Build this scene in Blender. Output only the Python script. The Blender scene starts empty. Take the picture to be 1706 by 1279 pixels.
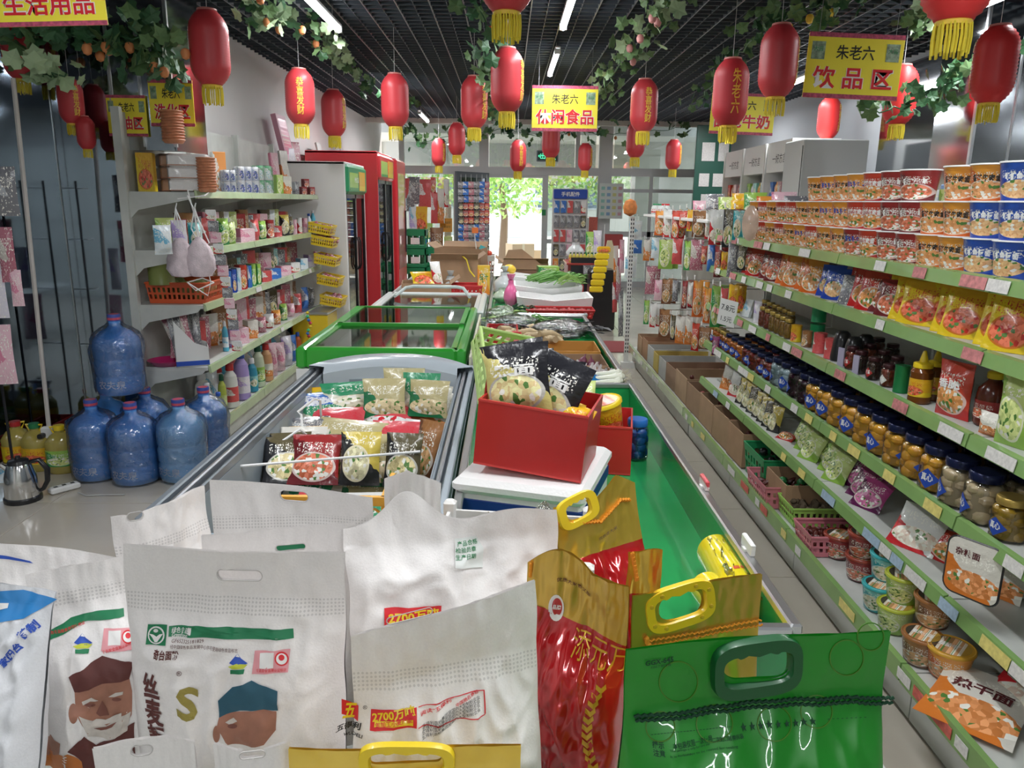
import bpy, bmesh, math, random
from mathutils import Vector, Matrix, noise
PI = math.pi
rng = random.Random(11)
sc = bpy.context.scene
col = sc.collection
# ---------------------------------------------------------------- camera
FPX = 1281.0
cam_d = bpy.data.cameras.new('camera'); cam = bpy.data.objects.new('camera', cam_d); col.objects.link(cam)
cam_d.sensor_fit = 'HORIZONTAL'; cam_d.sensor_width = 36; cam_d.lens = 36*FPX/1706
cam_d.clip_start = .05; cam_d.clip_end = 300
PITCH, YAW, ROLL = math.radians(13.35), math.radians(-.55), math.radians(.75)
CAMR = Matrix.Rotation(YAW, 4, 'Z') @ Matrix.Rotation(PI/2-PITCH, 4, 'X') @ Matrix.Rotation(ROLL, 4, 'Z')
CAMP = Vector((0, 0, 1.65))
cam.matrix_world = Matrix.Translation(CAMP) @ CAMR
sc.camera = cam
# ---------------------------------------------------------------- world, sun, lights, exposure
sc.view_settings.view_transform = 'Standard'; sc.view_settings.look = 'None'
sc.view_settings.gamma = 1; sc.view_settings.use_curve_mapping = False
sc.view_settings.exposure = 0.0
W = bpy.data.worlds.new('world'); sc.world = W; W.use_nodes = True
bg = W.node_tree.nodes['Background']; bg.inputs[0].default_value = (.80, .90, 1, 1); bg.inputs[1].default_value = 3.0
sd = bpy.data.lights.new('sun', 'SUN'); sd.energy = 8; sd.angle = .02; sd.color = (1, .95, .86)
sun = bpy.data.objects.new('sun', sd); col.objects.link(sun); sun.rotation_euler = (math.radians(-38), math.radians(24), 0)
TUBES = [(-1.29, 5.05), (-1.31, 8.9), (.40, 4.85), (.42, 7.0), (.42, 10.6), (3.0, 4.6), (3.0, 7.6), (3.0, 10.6),
         (-1.29, 1.2), (.42, 1.0), (1.9, .9), (-.9, -2.2), (1.3, -2.2), (-1.3, 11.9)]
TUBE_W = 27
for k, (x, y) in enumerate(TUBES):
    a = bpy.data.lights.new('tube_light', 'AREA'); a.shape = 'RECTANGLE'; a.size = .07; a.size_y = 1.3; a.energy = TUBE_W
    a.color = (.96, .98, 1)
    o = bpy.data.objects.new('tube_light', a); col.objects.link(o); o.location = (x, y+.65, 2.865)

def P(px, py, y=None, z=None, x=None):
    """world point on the ray of a photograph pixel where it meets a plane of the room"""
    d = CAMR.to_3x3() @ Vector(((px-853)/FPX, -(py-639.5)/FPX, -1))
    if y is not None: t = (y-CAMP.y)/d.y
    elif z is not None: t = (z-CAMP.z)/d.z
    else: t = (x-CAMP.x)/d.x
    return CAMP + d*t

# ---------------------------------------------------------------- materials
def newmat(name):
    m = bpy.data.materials.new(name); m.use_nodes = True
    return m, m.node_tree, m.node_tree.nodes['Principled BSDF']
_mc = {}
def mat(name, c, rough=.5, metal=0., coat=0., spec=.5, noisy=0., nscale=8., bump=0., bscale=60., trans=0., alpha=1., sss=0., emis=None, est=1.):
    if name in _mc: return _mc[name]
    m, nt, b = newmat(name)
    b.inputs['Base Color'].default_value = (*c, 1); b.inputs['Roughness'].default_value = rough
    b.inputs['Metallic'].default_value = metal; b.inputs['Coat Weight'].default_value = coat
    b.inputs['Specular IOR Level'].default_value = spec; b.inputs['Transmission Weight'].default_value = trans
    b.inputs['Alpha'].default_value = alpha
    if emis: b.inputs['Emission Color'].default_value = (*emis, 1); b.inputs['Emission Strength'].default_value = est
    if noisy or bump:
        tc = nt.nodes.new('ShaderNodeTexCoord')
    if noisy:
        n = nt.nodes.new('ShaderNodeTexNoise'); n.inputs['Scale'].default_value = nscale; n.inputs['Detail'].default_value = 6
        nt.links.new(tc.outputs['Object'], n.inputs['Vector'])
        mx = nt.nodes.new('ShaderNodeMixRGB'); mx.blend_type = 'MULTIPLY'; mx.inputs[1].default_value = (*c, 1)
        cr = nt.nodes.new('ShaderNodeValToRGB'); cr.color_ramp.elements[0].position = .3; cr.color_ramp.elements[1].position = .75
        v = max(0, 1-noisy); cr.color_ramp.elements[0].color = (v, v, v, 1); cr.color_ramp.elements[1].color = (1, 1, 1, 1)
        nt.links.new(n.outputs['Fac'], cr.inputs[0]); nt.links.new(cr.outputs[0], mx.inputs[2]); mx.inputs[0].default_value = 1
        nt.links.new(mx.outputs[0], b.inputs['Base Color'])
    if bump:
        n2 = nt.nodes.new('ShaderNodeTexNoise'); n2.inputs['Scale'].default_value = bscale; n2.inputs['Detail'].default_value = 4
        nt.links.new(tc.outputs['Object'], n2.inputs['Vector'])
        bp = nt.nodes.new('ShaderNodeBump'); bp.inputs['Strength'].default_value = bump; bp.inputs['Distance'].default_value = .01
        nt.links.new(n2.outputs['Fac'], bp.inputs['Height']); nt.links.new(bp.outputs[0], b.inputs['Normal'])
    _mc[name] = m
    return m
def film(name, tint=(1, 1, 1), refl=.25, rough=.08, bump=0., bscale=20.):
    """thin clear sheet: transparent with a fresnel sheen"""
    if name in _mc: return _mc[name]
    m, nt, b = newmat(name); nt.nodes.remove(b)
    t = nt.nodes.new('ShaderNodeBsdfTransparent'); t.inputs[0].default_value = (*tint, 1)
    g = nt.nodes.new('ShaderNodeBsdfGlossy'); g.inputs['Roughness'].default_value = rough
    lw = nt.nodes.new('ShaderNodeLayerWeight'); lw.inputs[0].default_value = .35
    mp = nt.nodes.new('ShaderNodeMath'); mp.operation = 'MULTIPLY_ADD'; mp.inputs[1].default_value = .7; mp.inputs[2].default_value = refl*.4
    mp.use_clamp = True
    nt.links.new(lw.outputs['Fresnel'], mp.inputs[0])
    mx = nt.nodes.new('ShaderNodeMixShader'); nt.links.new(mp.outputs[0], mx.inputs[0]); nt.links.new(t.outputs[0], mx.inputs[1]); nt.links.new(g.outputs[0], mx.inputs[2])
    nt.links.new(mx.outputs[0], nt.nodes['Material Output'].inputs[0])
    if bump:
        tc = nt.nodes.new('ShaderNodeTexCoord'); n2 = nt.nodes.new('ShaderNodeTexNoise'); n2.inputs['Scale'].default_value = bscale; n2.inputs['Detail'].default_value = 3
        n2.inputs['Distortion'].default_value = 1.5
        nt.links.new(tc.outputs['Object'], n2.inputs['Vector'])
        bp = nt.nodes.new('ShaderNodeBump'); bp.inputs['Strength'].default_value = bump; bp.inputs['Distance'].default_value = .02
        nt.links.new(n2.outputs['Fac'], bp.inputs['Height']); nt.links.new(bp.outputs[0], g.inputs['Normal']); nt.links.new(bp.outputs[0], lw.inputs['Normal'])
    _mc[name] = m
    return m

# procedural printed packaging
def _mth(nt, op, a, b=None, c=None):
    n = nt.nodes.new('ShaderNodeMath'); n.operation = op
    for i, v in enumerate((a, b, c)):
        if v is None: continue
        if isinstance(v, (int, float)): n.inputs[i].default_value = v
        else: nt.links.new(v, n.inputs[i])
    return n.outputs[0]
def _mixc(nt, f, a, b):
    n = nt.nodes.new('ShaderNodeMix'); n.data_type = 'RGBA'
    nt.links.new(f, n.inputs[0])
    for i, v in ((6, a), (7, b)):
        if isinstance(v, tuple): n.inputs[i].default_value = (*v, 1)
        else: nt.links.new(v, n.inputs[i])
    return n.outputs[2]
def pack(name, base, accent, food=(.75, .35, .12), ink=(.95, .93, .85), seed=0., style=0, rough=.28, coat=.3, clear=0.):
    """packaging print: a coloured ground, a header band, strokes of lettering and an oval of food"""
    if name in _mc: return _mc[name]
    m, nt, b = newmat(name)
    tc = nt.nodes.new('ShaderNodeTexCoord'); sp = nt.nodes.new('ShaderNodeSeparateXYZ'); nt.links.new(tc.outputs['Generated'], sp.inputs[0])
    X, Z = sp.outputs[0], sp.outputs[2]
    cb = nt.nodes.new('ShaderNodeCombineXYZ'); nt.links.new(X, cb.inputs[0]); nt.links.new(Z, cb.inputs[1]); cb.inputs[2].default_value = seed
    G = cb.outputs[0]
    def nz(scale, stretch=(1, 1), det=2):
        mp = nt.nodes.new('ShaderNodeMapping'); mp.inputs['Scale'].default_value = (stretch[0], stretch[1], 1); nt.links.new(G, mp.inputs[0])
        n = nt.nodes.new('ShaderNodeTexNoise'); n.inputs['Scale'].default_value = scale; n.inputs['Detail'].default_value = det; nt.links.new(mp.outputs[0], n.inputs[0]); return n.outputs[0]
    # base with a soft diagonal second tone
    d = _mth(nt, 'ADD', _mth(nt, 'MULTIPLY', X, .8), Z)
    diag = _mth(nt, 'GREATER_THAN', _mth(nt, 'ADD', d, _mth(nt, 'MULTIPLY', nz(3), .5)), 1.25 if style % 2 == 0 else .95)
    c = _mixc(nt, diag, base, accent)
    # food oval
    cx, cz, rx, rz = (.5, .32, .38, .24) if style < 2 else ((.42, .4, .3, .3) if style == 2 else (.55, .27, .5, .2))
    q = _mth(nt, 'ADD', _mth(nt, 'POWER', _mth(nt, 'ABSOLUTE', _mth(nt, 'DIVIDE', _mth(nt, 'SUBTRACT', X, cx), rx)), 2.), _mth(nt, 'POWER', _mth(nt, 'ABSOLUTE', _mth(nt, 'DIVIDE', _mth(nt, 'SUBTRACT', Z, cz), rz)), 2.))
    vo = nt.nodes.new('ShaderNodeTexVoronoi'); vo.inputs['Scale'].default_value = 15; nt.links.new(G, vo.inputs['Vector'])
    vs = nt.nodes.new('ShaderNodeSeparateColor'); nt.links.new(vo.outputs['Color'], vs.inputs[0])
    fd = _mixc(nt, vs.outputs[0], food, tuple(min(1, f*1.7+.1) for f in food))
    fd = _mixc(nt, _mth(nt, 'GREATER_THAN', vs.outputs[1], .88), fd, (.10, .24, .05))
    fd = _mixc(nt, _mth(nt, 'GREATER_THAN', vs.outputs[2], .85), fd, ink)
    ring = _mth(nt, 'LESS_THAN', q, 1.25); inn = _mth(nt, 'LESS_THAN', q, 1.)
    if style < 4:
        if style % 2 == 0: c = _mixc(nt, ring, c, tuple(.6*i_+.4*b_ for i_, b_ in zip(ink, accent)))
        c = _mixc(nt, inn, c, fd)
    else:
        bl = _mth(nt, 'LESS_THAN', _mth(nt, 'ADD', Z, _mth(nt, 'MULTIPLY', nz(4), .4)), .62); c = _mixc(nt, bl, c, accent)
        c = _mixc(nt, _mth(nt, 'GREATER_THAN', nz(16), .62), c, ink)
    # lettering strokes band
    tz0, tz1 = (.58, .8) if style != 2 else (.74, .93)
    st = _mth(nt, 'GREATER_THAN', nz(26, (1.2, 1)), .55)
    band = _mth(nt, 'MULTIPLY', _mth(nt, 'GREATER_THAN', Z, tz0), _mth(nt, 'LESS_THAN', Z, tz1))
    inx = _mth(nt, 'MULTIPLY', _mth(nt, 'GREATER_THAN', X, .14), _mth(nt, 'LESS_THAN', X, .86))
    gap = _mth(nt, 'GREATER_THAN', _mth(nt, 'FRACT', _mth(nt, 'MULTIPLY', X, 4.6)), .18)
    c = _mixc(nt, _mth(nt, 'MULTIPLY', _mth(nt, 'MULTIPLY', st, band), _mth(nt, 'MULTIPLY', inx, gap)), c, ink)
    # small header
    hd = _mth(nt, 'MULTIPLY', _mth(nt, 'GREATER_THAN', Z, .85), _mth(nt, 'LESS_THAN', _mth(nt, 'ABSOLUTE', _mth(nt, 'SUBTRACT', X, .35)), .2))
    c = _mixc(nt, hd, c, accent)
    nt.links.new(c, b.inputs['Base Color'])
    b.inputs['Roughness'].default_value = rough; b.inputs['Coat Weight'].default_value = coat; b.inputs['Coat Roughness'].default_value = .1
    if rough < .4:
        bp = nt.nodes.new('ShaderNodeBump'); bp.inputs['Strength'].default_value = .35; bp.inputs['Distance'].default_value = .012
        nt.links.new(nz(5, (1, 1.3), 3), bp.inputs['Height']); nt.links.new(bp.outputs[0], b.inputs['Normal'])
    _mc[name] = m
    return m

# ---------------------------------------------------------------- mesh helpers
class MB:
    def __init__(s): s.v = []; s.f = []; s.m = []; s.mi = 0
    def add(s, vs, fs, mi=None):
        n = len(s.v); s.v += [tuple(p) for p in vs]; s.f += [tuple(i+n for i in f) for f in fs]; s.m += [s.mi if mi is None else mi]*len(fs); return s
    def box(s, c, d, rz=0., rx=0., ry=0., mi=None, taper=None):
        """box at centre c, full size d"""
        R_ = Matrix.Rotation(rz, 3, 'Z') @ Matrix.Rotation(ry, 3, 'Y') @ Matrix.Rotation(rx, 3, 'X'); c = Vector(c)
        vs = []
        for k in range(8):
            sx, sy, sz = (k & 1)*2-1, (k >> 1 & 1)*2-1, (k >> 2)*2-1
            t = (taper if (taper and sz > 0) else 1)
            vs.append(c + R_ @ Vector((sx*d[0]/2*t, sy*d[1]/2*t, sz*d[2]/2)))
        return s.add(vs, [(0, 2, 3, 1), (4, 5, 7, 6), (0, 1, 5, 4), (2, 6, 7, 3), (0, 4, 6, 2), (1, 3, 7, 5)], mi)
    def bb(s, x0, x1, y0, y1, z0, z1, mi=None): return s.box(((x0+x1)/2, (y0+y1)/2, (z0+z1)/2), (x1-x0, y1-y0, z1-z0), mi=mi)
    def rbox(s, c, d, b=.01, rz=0., mi=None):
        """box with chamfered edges"""
        R_ = Matrix.Rotation(rz, 3, 'Z'); c = Vector(c); hx, hy, hz = d[0]/2, d[1]/2, d[2]/2
        b = min(b, hx*.9, hy*.9, hz*.9)
        rings = []
        for z, ins in ((-hz, b), (-hz+b, 0), (hz-b, 0), (hz, b)):
            X, Y = hx-ins, hy-ins; k = b*.7
            rings.append([(-X+k, -Y, z), (X-k, -Y, z), (X, -Y+k, z), (X, Y-k, z), (X-k, Y, z), (-X+k, Y, z), (-X, Y-k, z), (-X, -Y+k, z)])
        vs = [c + R_ @ Vector(p) for r in rings for p in r]; fs = []
        for r in range(3):
            for i in range(8): fs.append((r*8+i, r*8+(i+1) % 8, (r+1)*8+(i+1) % 8, (r+1)*8+i))
        fs += [tuple(range(7, -1, -1)), tuple(range(24, 32))]
        return s.add(vs, fs, mi)
    def lathe(s, prof, n=20, c=(0, 0, 0), mi=None, sx=1., sy=1., caps=True, axis=None):
        vs = []; fs = []; A = axis or Matrix.Identity(3); c = Vector(c)
        for r, z in prof:
            for i in range(n):
                a = 2*PI*i/n; vs.append(c + A @ Vector((r*sx*math.cos(a), r*sy*math.sin(a), z)))
        for k in range(len(prof)-1):
            for i in range(n): fs.append((k*n+i, k*n+(i+1) % n, (k+1)*n+(i+1) % n, (k+1)*n+i))
        if caps:
            if prof[0][0] > 1e-5: fs.append(tuple(range(n-1, -1, -1)))
            if prof[-1][0] > 1e-5: fs.append(tuple((len(prof)-1)*n+i for i in range(n)))
        return s.add(vs, fs, mi)
    def tube(s, pts, r, n=6, mi=None, closed=False):
        pts = [Vector(p) for p in pts]; vs = []; fs = []; N = len(pts)
        up = Vector((0, 0, 1)); last = None
        for i, p in enumerate(pts):
            a = pts[(i-1) % N] if (closed or i > 0) else p; b_ = pts[(i+1) % N] if (closed or i < N-1) else p
            t = (b_-a).normalized() if (b_-a).length > 1e-9 else Vector((0, 0, 1))
            if last is None: e = t.orthogonal().normalized()
            else:
                e = last - t*last.dot(t); e = e.normalized() if e.length > 1e-6 else t.orthogonal().normalized()
            last = e; f = t.cross(e); rr = r[i] if isinstance(r, (list, tuple)) else r
            for k in range(n):
                q = 2*PI*k/n; vs.append(p + (e*math.cos(q)+f*math.sin(q))*rr)
        for i in range(N if closed else N-1):
            j = (i+1) % N
            for k in range(n): fs.append((i*n+k, i*n+(k+1) % n, j*n+(k+1) % n, j*n+k))
        if not closed: fs += [tuple(range(n-1, -1, -1)), tuple((N-1)*n+k for k in range(n))]
        return s.add(vs, fs, mi)
    def grid(s, fn, nu, nv, mi=None, skip=None, flip=False):
        vs = [fn(i/nu, j/nv) for j in range(nv+1) for i in range(nu+1)]; fs = []
        for j in range(nv):
            for i in range(nu):
                if skip and skip((i+.5)/nu, (j+.5)/nv): continue
                q = (j*(nu+1)+i, j*(nu+1)+i+1, (j+1)*(nu+1)+i+1, (j+1)*(nu+1)+i)
                fs.append(q[::-1] if flip else q)
        return s.add(vs, fs, mi)
    def xf(s, M_):
        s.v = [tuple(M_ @ Vector(p)) for p in s.v]; return s
    def mesh(s, name, mats, smooth=False, ang=None):
        me = bpy.data.meshes.new(name); me.from_pydata(s.v, [], s.f)
        for m in (mats if isinstance(mats, (list, tuple)) else [mats]): me.materials.append(m)
        me.polygons.foreach_set('material_index', s.m)
        if smooth: me.polygons.foreach_set('use_smooth', [True]*len(s.f))
        me.update()
        if smooth and ang is not None:
            try: me.set_sharp_from_angle(angle=math.radians(ang))
            except Exception: pass
        return me
    def build(s, name, mats, parent=None, smooth=False, loc=None, rot=None, ang=45):
        return link(name, s.mesh(name, mats, smooth, ang), parent, loc, rot)
def link(name, me, parent=None, loc=None, rot=None, scale=None):
    o = bpy.data.objects.new(name, me); col.objects.link(o)
    if parent: o.parent = parent
    if loc is not None: o.location = loc
    if rot is not None: o.rotation_euler = rot
    if scale is not None: o.scale = scale
    return o
USED = {}
def tag(o, label=None, cat=None, group=None, kind=None):
    if label: o['label'] = label
    if cat: o['category'] = cat
    if group: o['group'] = group
    if kind: o['kind'] = kind
    return o
def thing(name, label, cat, loc=(0, 0, 0), rot=(0, 0, 0), group=None):
    o = bpy.data.objects.new(name, None); o.empty_display_size = .05; col.objects.link(o)
    o.location = loc; o.rotation_euler = rot if isinstance(rot, tuple) else (0, 0, rot)
    return tag(o, label, cat, group)
KIDS = {}
def clone(src, loc, rot=0., label=None, group=None, scale=None):
    """copy of a thing with copies of its parts and sub-parts (shared meshes)"""
    c = src.copy(); col.objects.link(c)
    c.location = loc; c.rotation_euler = rot if isinstance(rot, tuple) else (0, 0, rot)
    if label: c['label'] = label
    if group: c['group'] = group
    if scale: c.scale = scale if isinstance(scale, tuple) else (scale,)*3
    if src.name not in KIDS: KIDS[src.name] = [(k, list(k.children)) for k in src.children]
    for k, gs in KIDS[src.name]:
        d = k.copy(); col.objects.link(d); d.parent = c
        for g in gs:
            e = g.copy(); col.objects.link(e); e.parent = d
    return c
class Proto:
    """first use moves the original, later uses copy it"""
    def __init__(s, src): s.src = src; s.used = False
    def put(s, loc, rot=0., label=None, group=None, scale=None):
        if not s.used:
            s.used = True; o = s.src
            if o.name not in KIDS: KIDS[o.name] = [(k, list(k.children)) for k in o.children]
            o.location = loc; o.rotation_euler = rot if isinstance(rot, tuple) else (0, 0, rot)
            if label: o['label'] = label
            if group: o['group'] = group
            if scale: o.scale = scale if isinstance(scale, tuple) else (scale,)*3
            return o
        return clone(s.src, loc, rot, label, group, scale)
ORD = ['first', 'second', 'third', 'fourth', 'fifth', 'sixth', 'seventh', 'eighth', 'ninth', 'tenth', 'eleventh', 'twelfth', 'thirteenth', 'fourteenth', 'fifteenth', 'sixteenth', 'seventeenth', 'eighteenth', 'nineteenth', 'twentieth']
ORD += ['twenty-'+w for w in ORD[:9]] + ['thirtieth'] + ['thirty-'+w for w in ORD[:9]] + ['fortieth'] + ['forty-'+w for w in ORD[:9]]

# ---------------------------------------------------------------- lettering (flat print meshes, cached)
_tx = {}
def text_data(s, bold=0., vertical=False):
    key = (s, bold, vertical)
    if key in _tx: return _tx[key]
    cu = bpy.data.curves.new('t', 'FONT'); cu.body = '\n'.join(s) if vertical else s
    cu.align_x = 'CENTER'; cu.align_y = 'CENTER'; cu.size = 1; cu.offset = bold; cu.resolution_u = 2
    if vertical: cu.space_line = .95
    o = bpy.data.objects.new('t', cu); col.objects.link(o)
    dg = bpy.context.evaluated_depsgraph_get(); me = bpy.data.meshes.new_from_object(o.evaluated_get(dg))
    vs = [tuple(v.co) for v in me.vertices]; fs = [tuple(p.vertices) for p in me.polygons]
    bpy.data.objects.remove(o); bpy.data.curves.remove(cu); bpy.data.meshes.remove(me)
    if vs:
        x0, x1 = min(v[0] for v in vs), max(v[0] for v in vs); y0, y1 = min(v[1] for v in vs), max(v[1] for v in vs)
    else: x0 = x1 = y0 = y1 = 0
    vs = [(v[0]-(x0+x1)/2, v[1]-(y0+y1)/2) for v in vs]
    _tx[key] = (vs, fs, max(x1-x0, 1e-4), max(y1-y0, 1e-4))
    return _tx[key]
def text_into(mb, s, cx, cy, w=None, h=None, fn=None, bold=0., vertical=False, mi=None, rot=0.):
    """put lettering of width w / height h at (cx, cy) of a surface fn(x, y)->3D"""
    vs, fs, tw, th = text_data(s, bold, vertical)
    if w is None: sx = sy = h/th
    elif h is None: sx = sy = w/tw
    else: sx, sy = w/tw, h/th
    ca, sa = math.cos(rot), math.sin(rot)
    P2 = [(cx+(x*sx)*ca-(y*sy)*sa, cy+(x*sx)*sa+(y*sy)*ca) for x, y in vs]
    mb.add([fn(x, y) if fn else (x, y, 0) for x, y in P2], fs, mi)
def flat(y=0., eps=.0012):
    return lambda a, b: (a, y-eps, b)
for s_ in ('朱老六', '休闲食品'): text_data(s_, .012)

# ---------------------------------------------------------------- common materials
M_white = mat('white_paint', (.80, .80, .78), .45)
M_shelf = mat('shelf_white', (.66, .68, .64), .4, noisy=.25, nscale=5)
M_green_strip = mat('price_rail_green', (.25, .43, .14), .25, coat=.5, noisy=.15)
M_pale_strip = mat('price_rail_pale', (.50, .62, .36), .25, coat=.5, noisy=.2)
M_steel = mat('steel', (.55, .56, .57), .3, .9)
M_chrome = mat('chrome', (.8, .8, .8), .15, 1.)
M_wire = mat('white_wire', (.85, .85, .84), .35)
M_dark = mat('dark', (.02, .02, .025), .4)
M_black = mat('black_plastic', (.012, .012, .014), .3, coat=.3)
M_red = mat('red_card', (.50, .018, .018), .38, coat=.15)
M_redin = mat('red_card_edge', (.62, .05, .045), .5)
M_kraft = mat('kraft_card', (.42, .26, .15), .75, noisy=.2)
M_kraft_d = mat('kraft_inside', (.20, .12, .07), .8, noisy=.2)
M_gold = mat('gold_print', (.85, .58, .08), .35)
M_yellow = mat('yellow_plastic', (.85, .62, .02), .35, coat=.2)
M_cloth_y = mat('yellow_thread', (.80, .65, .05), .7)
M_glass = film('clear_glass', (.96, .98, .97), .12, .02)
M_ink = mat('black_ink', (.02, .02, .02), .5)
M_inkred = mat('red_ink', (.72, .02, .03), .5)
M_inkwhite = mat('white_ink', (.88, .88, .86), .5)
M_inkblue = mat('blue_ink', (.02, .08, .45), .5)
M_inkgreen = mat('green_ink', (.01, .22, .07), .5)
M_inkpurple = mat('maroon_ink', (.10, .015, .02), .5)
M_label = mat('price_label', (.85, .83, .80), .5, noisy=.3, nscale=90)
M_pinklabel = mat('pink_label', (.80, .30, .30), .4, noisy=.5, nscale=60)
M_redlabel = mat('promo_label_red', (.80, .16, .12), .4, noisy=.4, nscale=60)
M_yellabel = mat('promo_label_yellow', (.90, .78, .25), .4, noisy=.3, nscale=60)
# ================================================================ SETTING
XL, XR, Y0, YB, ZC = -2.42, 3.75, -3.2, 15.5, 3.0
def struct(name, mb, m, **k):
    return tag(mb.build(name, m, **k), kind='structure')
M_tile = mat('floor_tile', (.56, .51, .43), .16, coat=.3, noisy=.12, nscale=2.5)
M_grout = mat('grout', (.22, .20, .18), .9)
floor = struct('floor', MB().bb(-3.3, XR+.1, Y0, YB+.5, -.12, -.006), M_grout)
TS = .8; tme = MB().rbox((0, 0, -.006), (TS-.006, TS-.006, .012), .002).mesh('floor_tile', M_tile)
for i in range(9):
    for j in range(24):
        x, y = -3.3+TS*(i+.5), Y0+TS*(j+.5)
        if x+TS/2 > XR+.35: continue
        link('floor_tile', tme, floor, (x, y, 0))
M_wall = mat('wall_paint', (.72, .70, .69), .8, noisy=.08, nscale=1.5)
struct('wall_left', MB().bb(XL-.1, XL, 5.0, YB, 0, ZC+.5), M_wall)
struct('baseboard_left', MB().bb(XL, XL+.015, 5.0, YB, 0, .1), mat('skirting', (.3, .27, .25), .5))
M_mirror = mat('dark_mirror', (.42, .47, .52), .05, 1.)
M_mirror2 = mat('smoky_mirror', (.50, .52, .54), .10, 1.)
struct('wall_left_side', MB().bb(-3.3, -3.2, Y0, 5.1, 0, ZC+.5), M_wall)
# panelled back wall behind the photographer (seen only in the mirrors)
wb = struct('wall_back', MB().bb(-3.3, XR+.1, Y0-.1, Y0, 0, ZC+.5), mat('back_wall_grey', (.45, .47, .46), .6))
pm_ = MB().rbox((0, .01, 0), (.78, .02, .58), .006).mesh('panel', mat('back_panel', (.62, .65, .62), .35))
for i in range(9):
    for j in range(4):
        link('panel', pm_, wb, (-2.85+.8*i, Y0, .32+.6*j))
# mirror cladding, left: face towards the camera plus the panels to its left, in separate sheets
lm = struct('wall_left_mirror', MB().bb(-3.2, XL, 5.02, 5.1, 0, ZC+.5), M_dark)
for x0, x1, rz in ((-3.19, -2.80, .0), (-2.79, -2.43, .035)):
    MB().box(((x0+x1)/2, 5.0, 1.52), (x1-x0, .012, 3.0), rz=rz).build('mirror_panel', M_mirror, lm)
    MB().box((x1+.004, 4.988, 1.52), (.008, .012, 3.0)).build('metal_seam', M_steel, lm)
sm = struct('trim_1', MB().bb(-3.2, -3.19, 2.2, 4.98, 0, ZC), M_dark)
for k in range(3): MB().bb(-3.19, -3.18, 2.2+.93*k, 3.12+.93*k, 0.02, ZC).build('mirror_panel', M_mirror, sm)
# mirrored column at the near end of the left shelves
mc = struct('trim_2', MB().bb(-2.42, -2.06, 5.02, 5.5, 1.95, ZC), M_dark)
for x0, x1 in ((-2.415, -2.25), (-2.245, -2.065)):
    MB().bb(x0, x1, 5.0, 5.02, 1.93, ZC-.02).build('mirror_panel', M_mirror2, mc)
MB().bb(-2.06, -2.05, 5.0, 5.5, 1.93, ZC-.02).build('mirror_panel', M_mirror2, mc)
MB().bb(-2.252, -2.243, 4.985, 5.0, 1.95, ZC-.02).build('metal_seam', M_steel, mc)
MB().bb(-2.066, -2.045, 4.985, 5.005, 1.95, ZC-.02).build('metal_seam', M_steel, mc)

# right wall with big mirrors and a mirrored column
struct('wall_right', MB().bb(XR, XR+.1, Y0, YB, 0, ZC+.5), mat('wall_right_paint', (.34, .36, .38), .7))
rm = struct('trim_3', MB().bb(XR-.03, XR, 2.0, 8.0, .95, 2.95), M_dark)
for k in range(5): MB().bb(XR-.045, XR-.03, 2.02+1.2*k, 3.2+1.2*k, .97, 2.93).build('mirror_panel', M_mirror2, rm)
rc = struct('trim_4', MB().bb(3.22, 3.72, 5.55, 6.05, 0, ZC), M_dark)
for (x0, x1, y0, y1) in ((3.21, 3.46, 5.53, 5.55), (3.47, 3.72, 5.53, 5.55), (3.2, 3.22, 5.54, 6.05)):
    MB().bb(x0, x1, y0, y1, .02, ZC-.02).build('mirror_panel', M_mirror2, rc)
MB().bb(3.46, 3.47, 5.52, 5.55, .02, ZC-.02).build('metal_seam', M_steel, rc)
MB().bb(3.195, 3.215, 5.52, 5.545, .02, ZC-.02).build('metal_seam', M_steel, rc)

# open-cell ceiling: dark void, long runners and cross bars
M_grid = mat('grid_metal', (.075, .09, .11), .45, .2)
M_gridl = mat('runner_metal', (.20, .21, .23), .4, .3)
ceil = struct('ceiling', MB().bb(-3.3, XR+.1, Y0, YB+.4, 3.42, 3.5), mat('void_black', (.03, .036, .045), .9))
rme = MB().bb(-.004, .004, Y0, 13.8, -.0, .05).mesh('runner', M_gridl)
for i in range(30):
    x = -3.2+.24*i
    if x < XR: link('runner', rme, ceil, (x, 0, ZC-.002))
cme = MB().bb(-3.3, XR, -.0035, .0035, 0, .045).mesh('crossbar', M_grid)
for j in range(138): link('crossbar', cme, ceil, (0, Y0+.4+.12*j, ZC))
fme = MB().bb(-.0025, .0025, Y0, 13.8, 0, .04).mesh('thin_runner', M_grid)
for i in range(30):
    x = -3.08+.24*i
    if x < XR: link('thin_runner', fme, ceil, (x, 0, ZC+.003))
struct('trim_5', MB().bb(-2.5, XR, 13.78, 13.9, 2.93, 3.42), mat('soffit', (.70, .68, .62), .6))
struct('trim_6', MB().bb(-2.5, XR, 13.9, YB, 3.38, 3.42), mat('soffit', (.7, .68, .62), .6))

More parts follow.
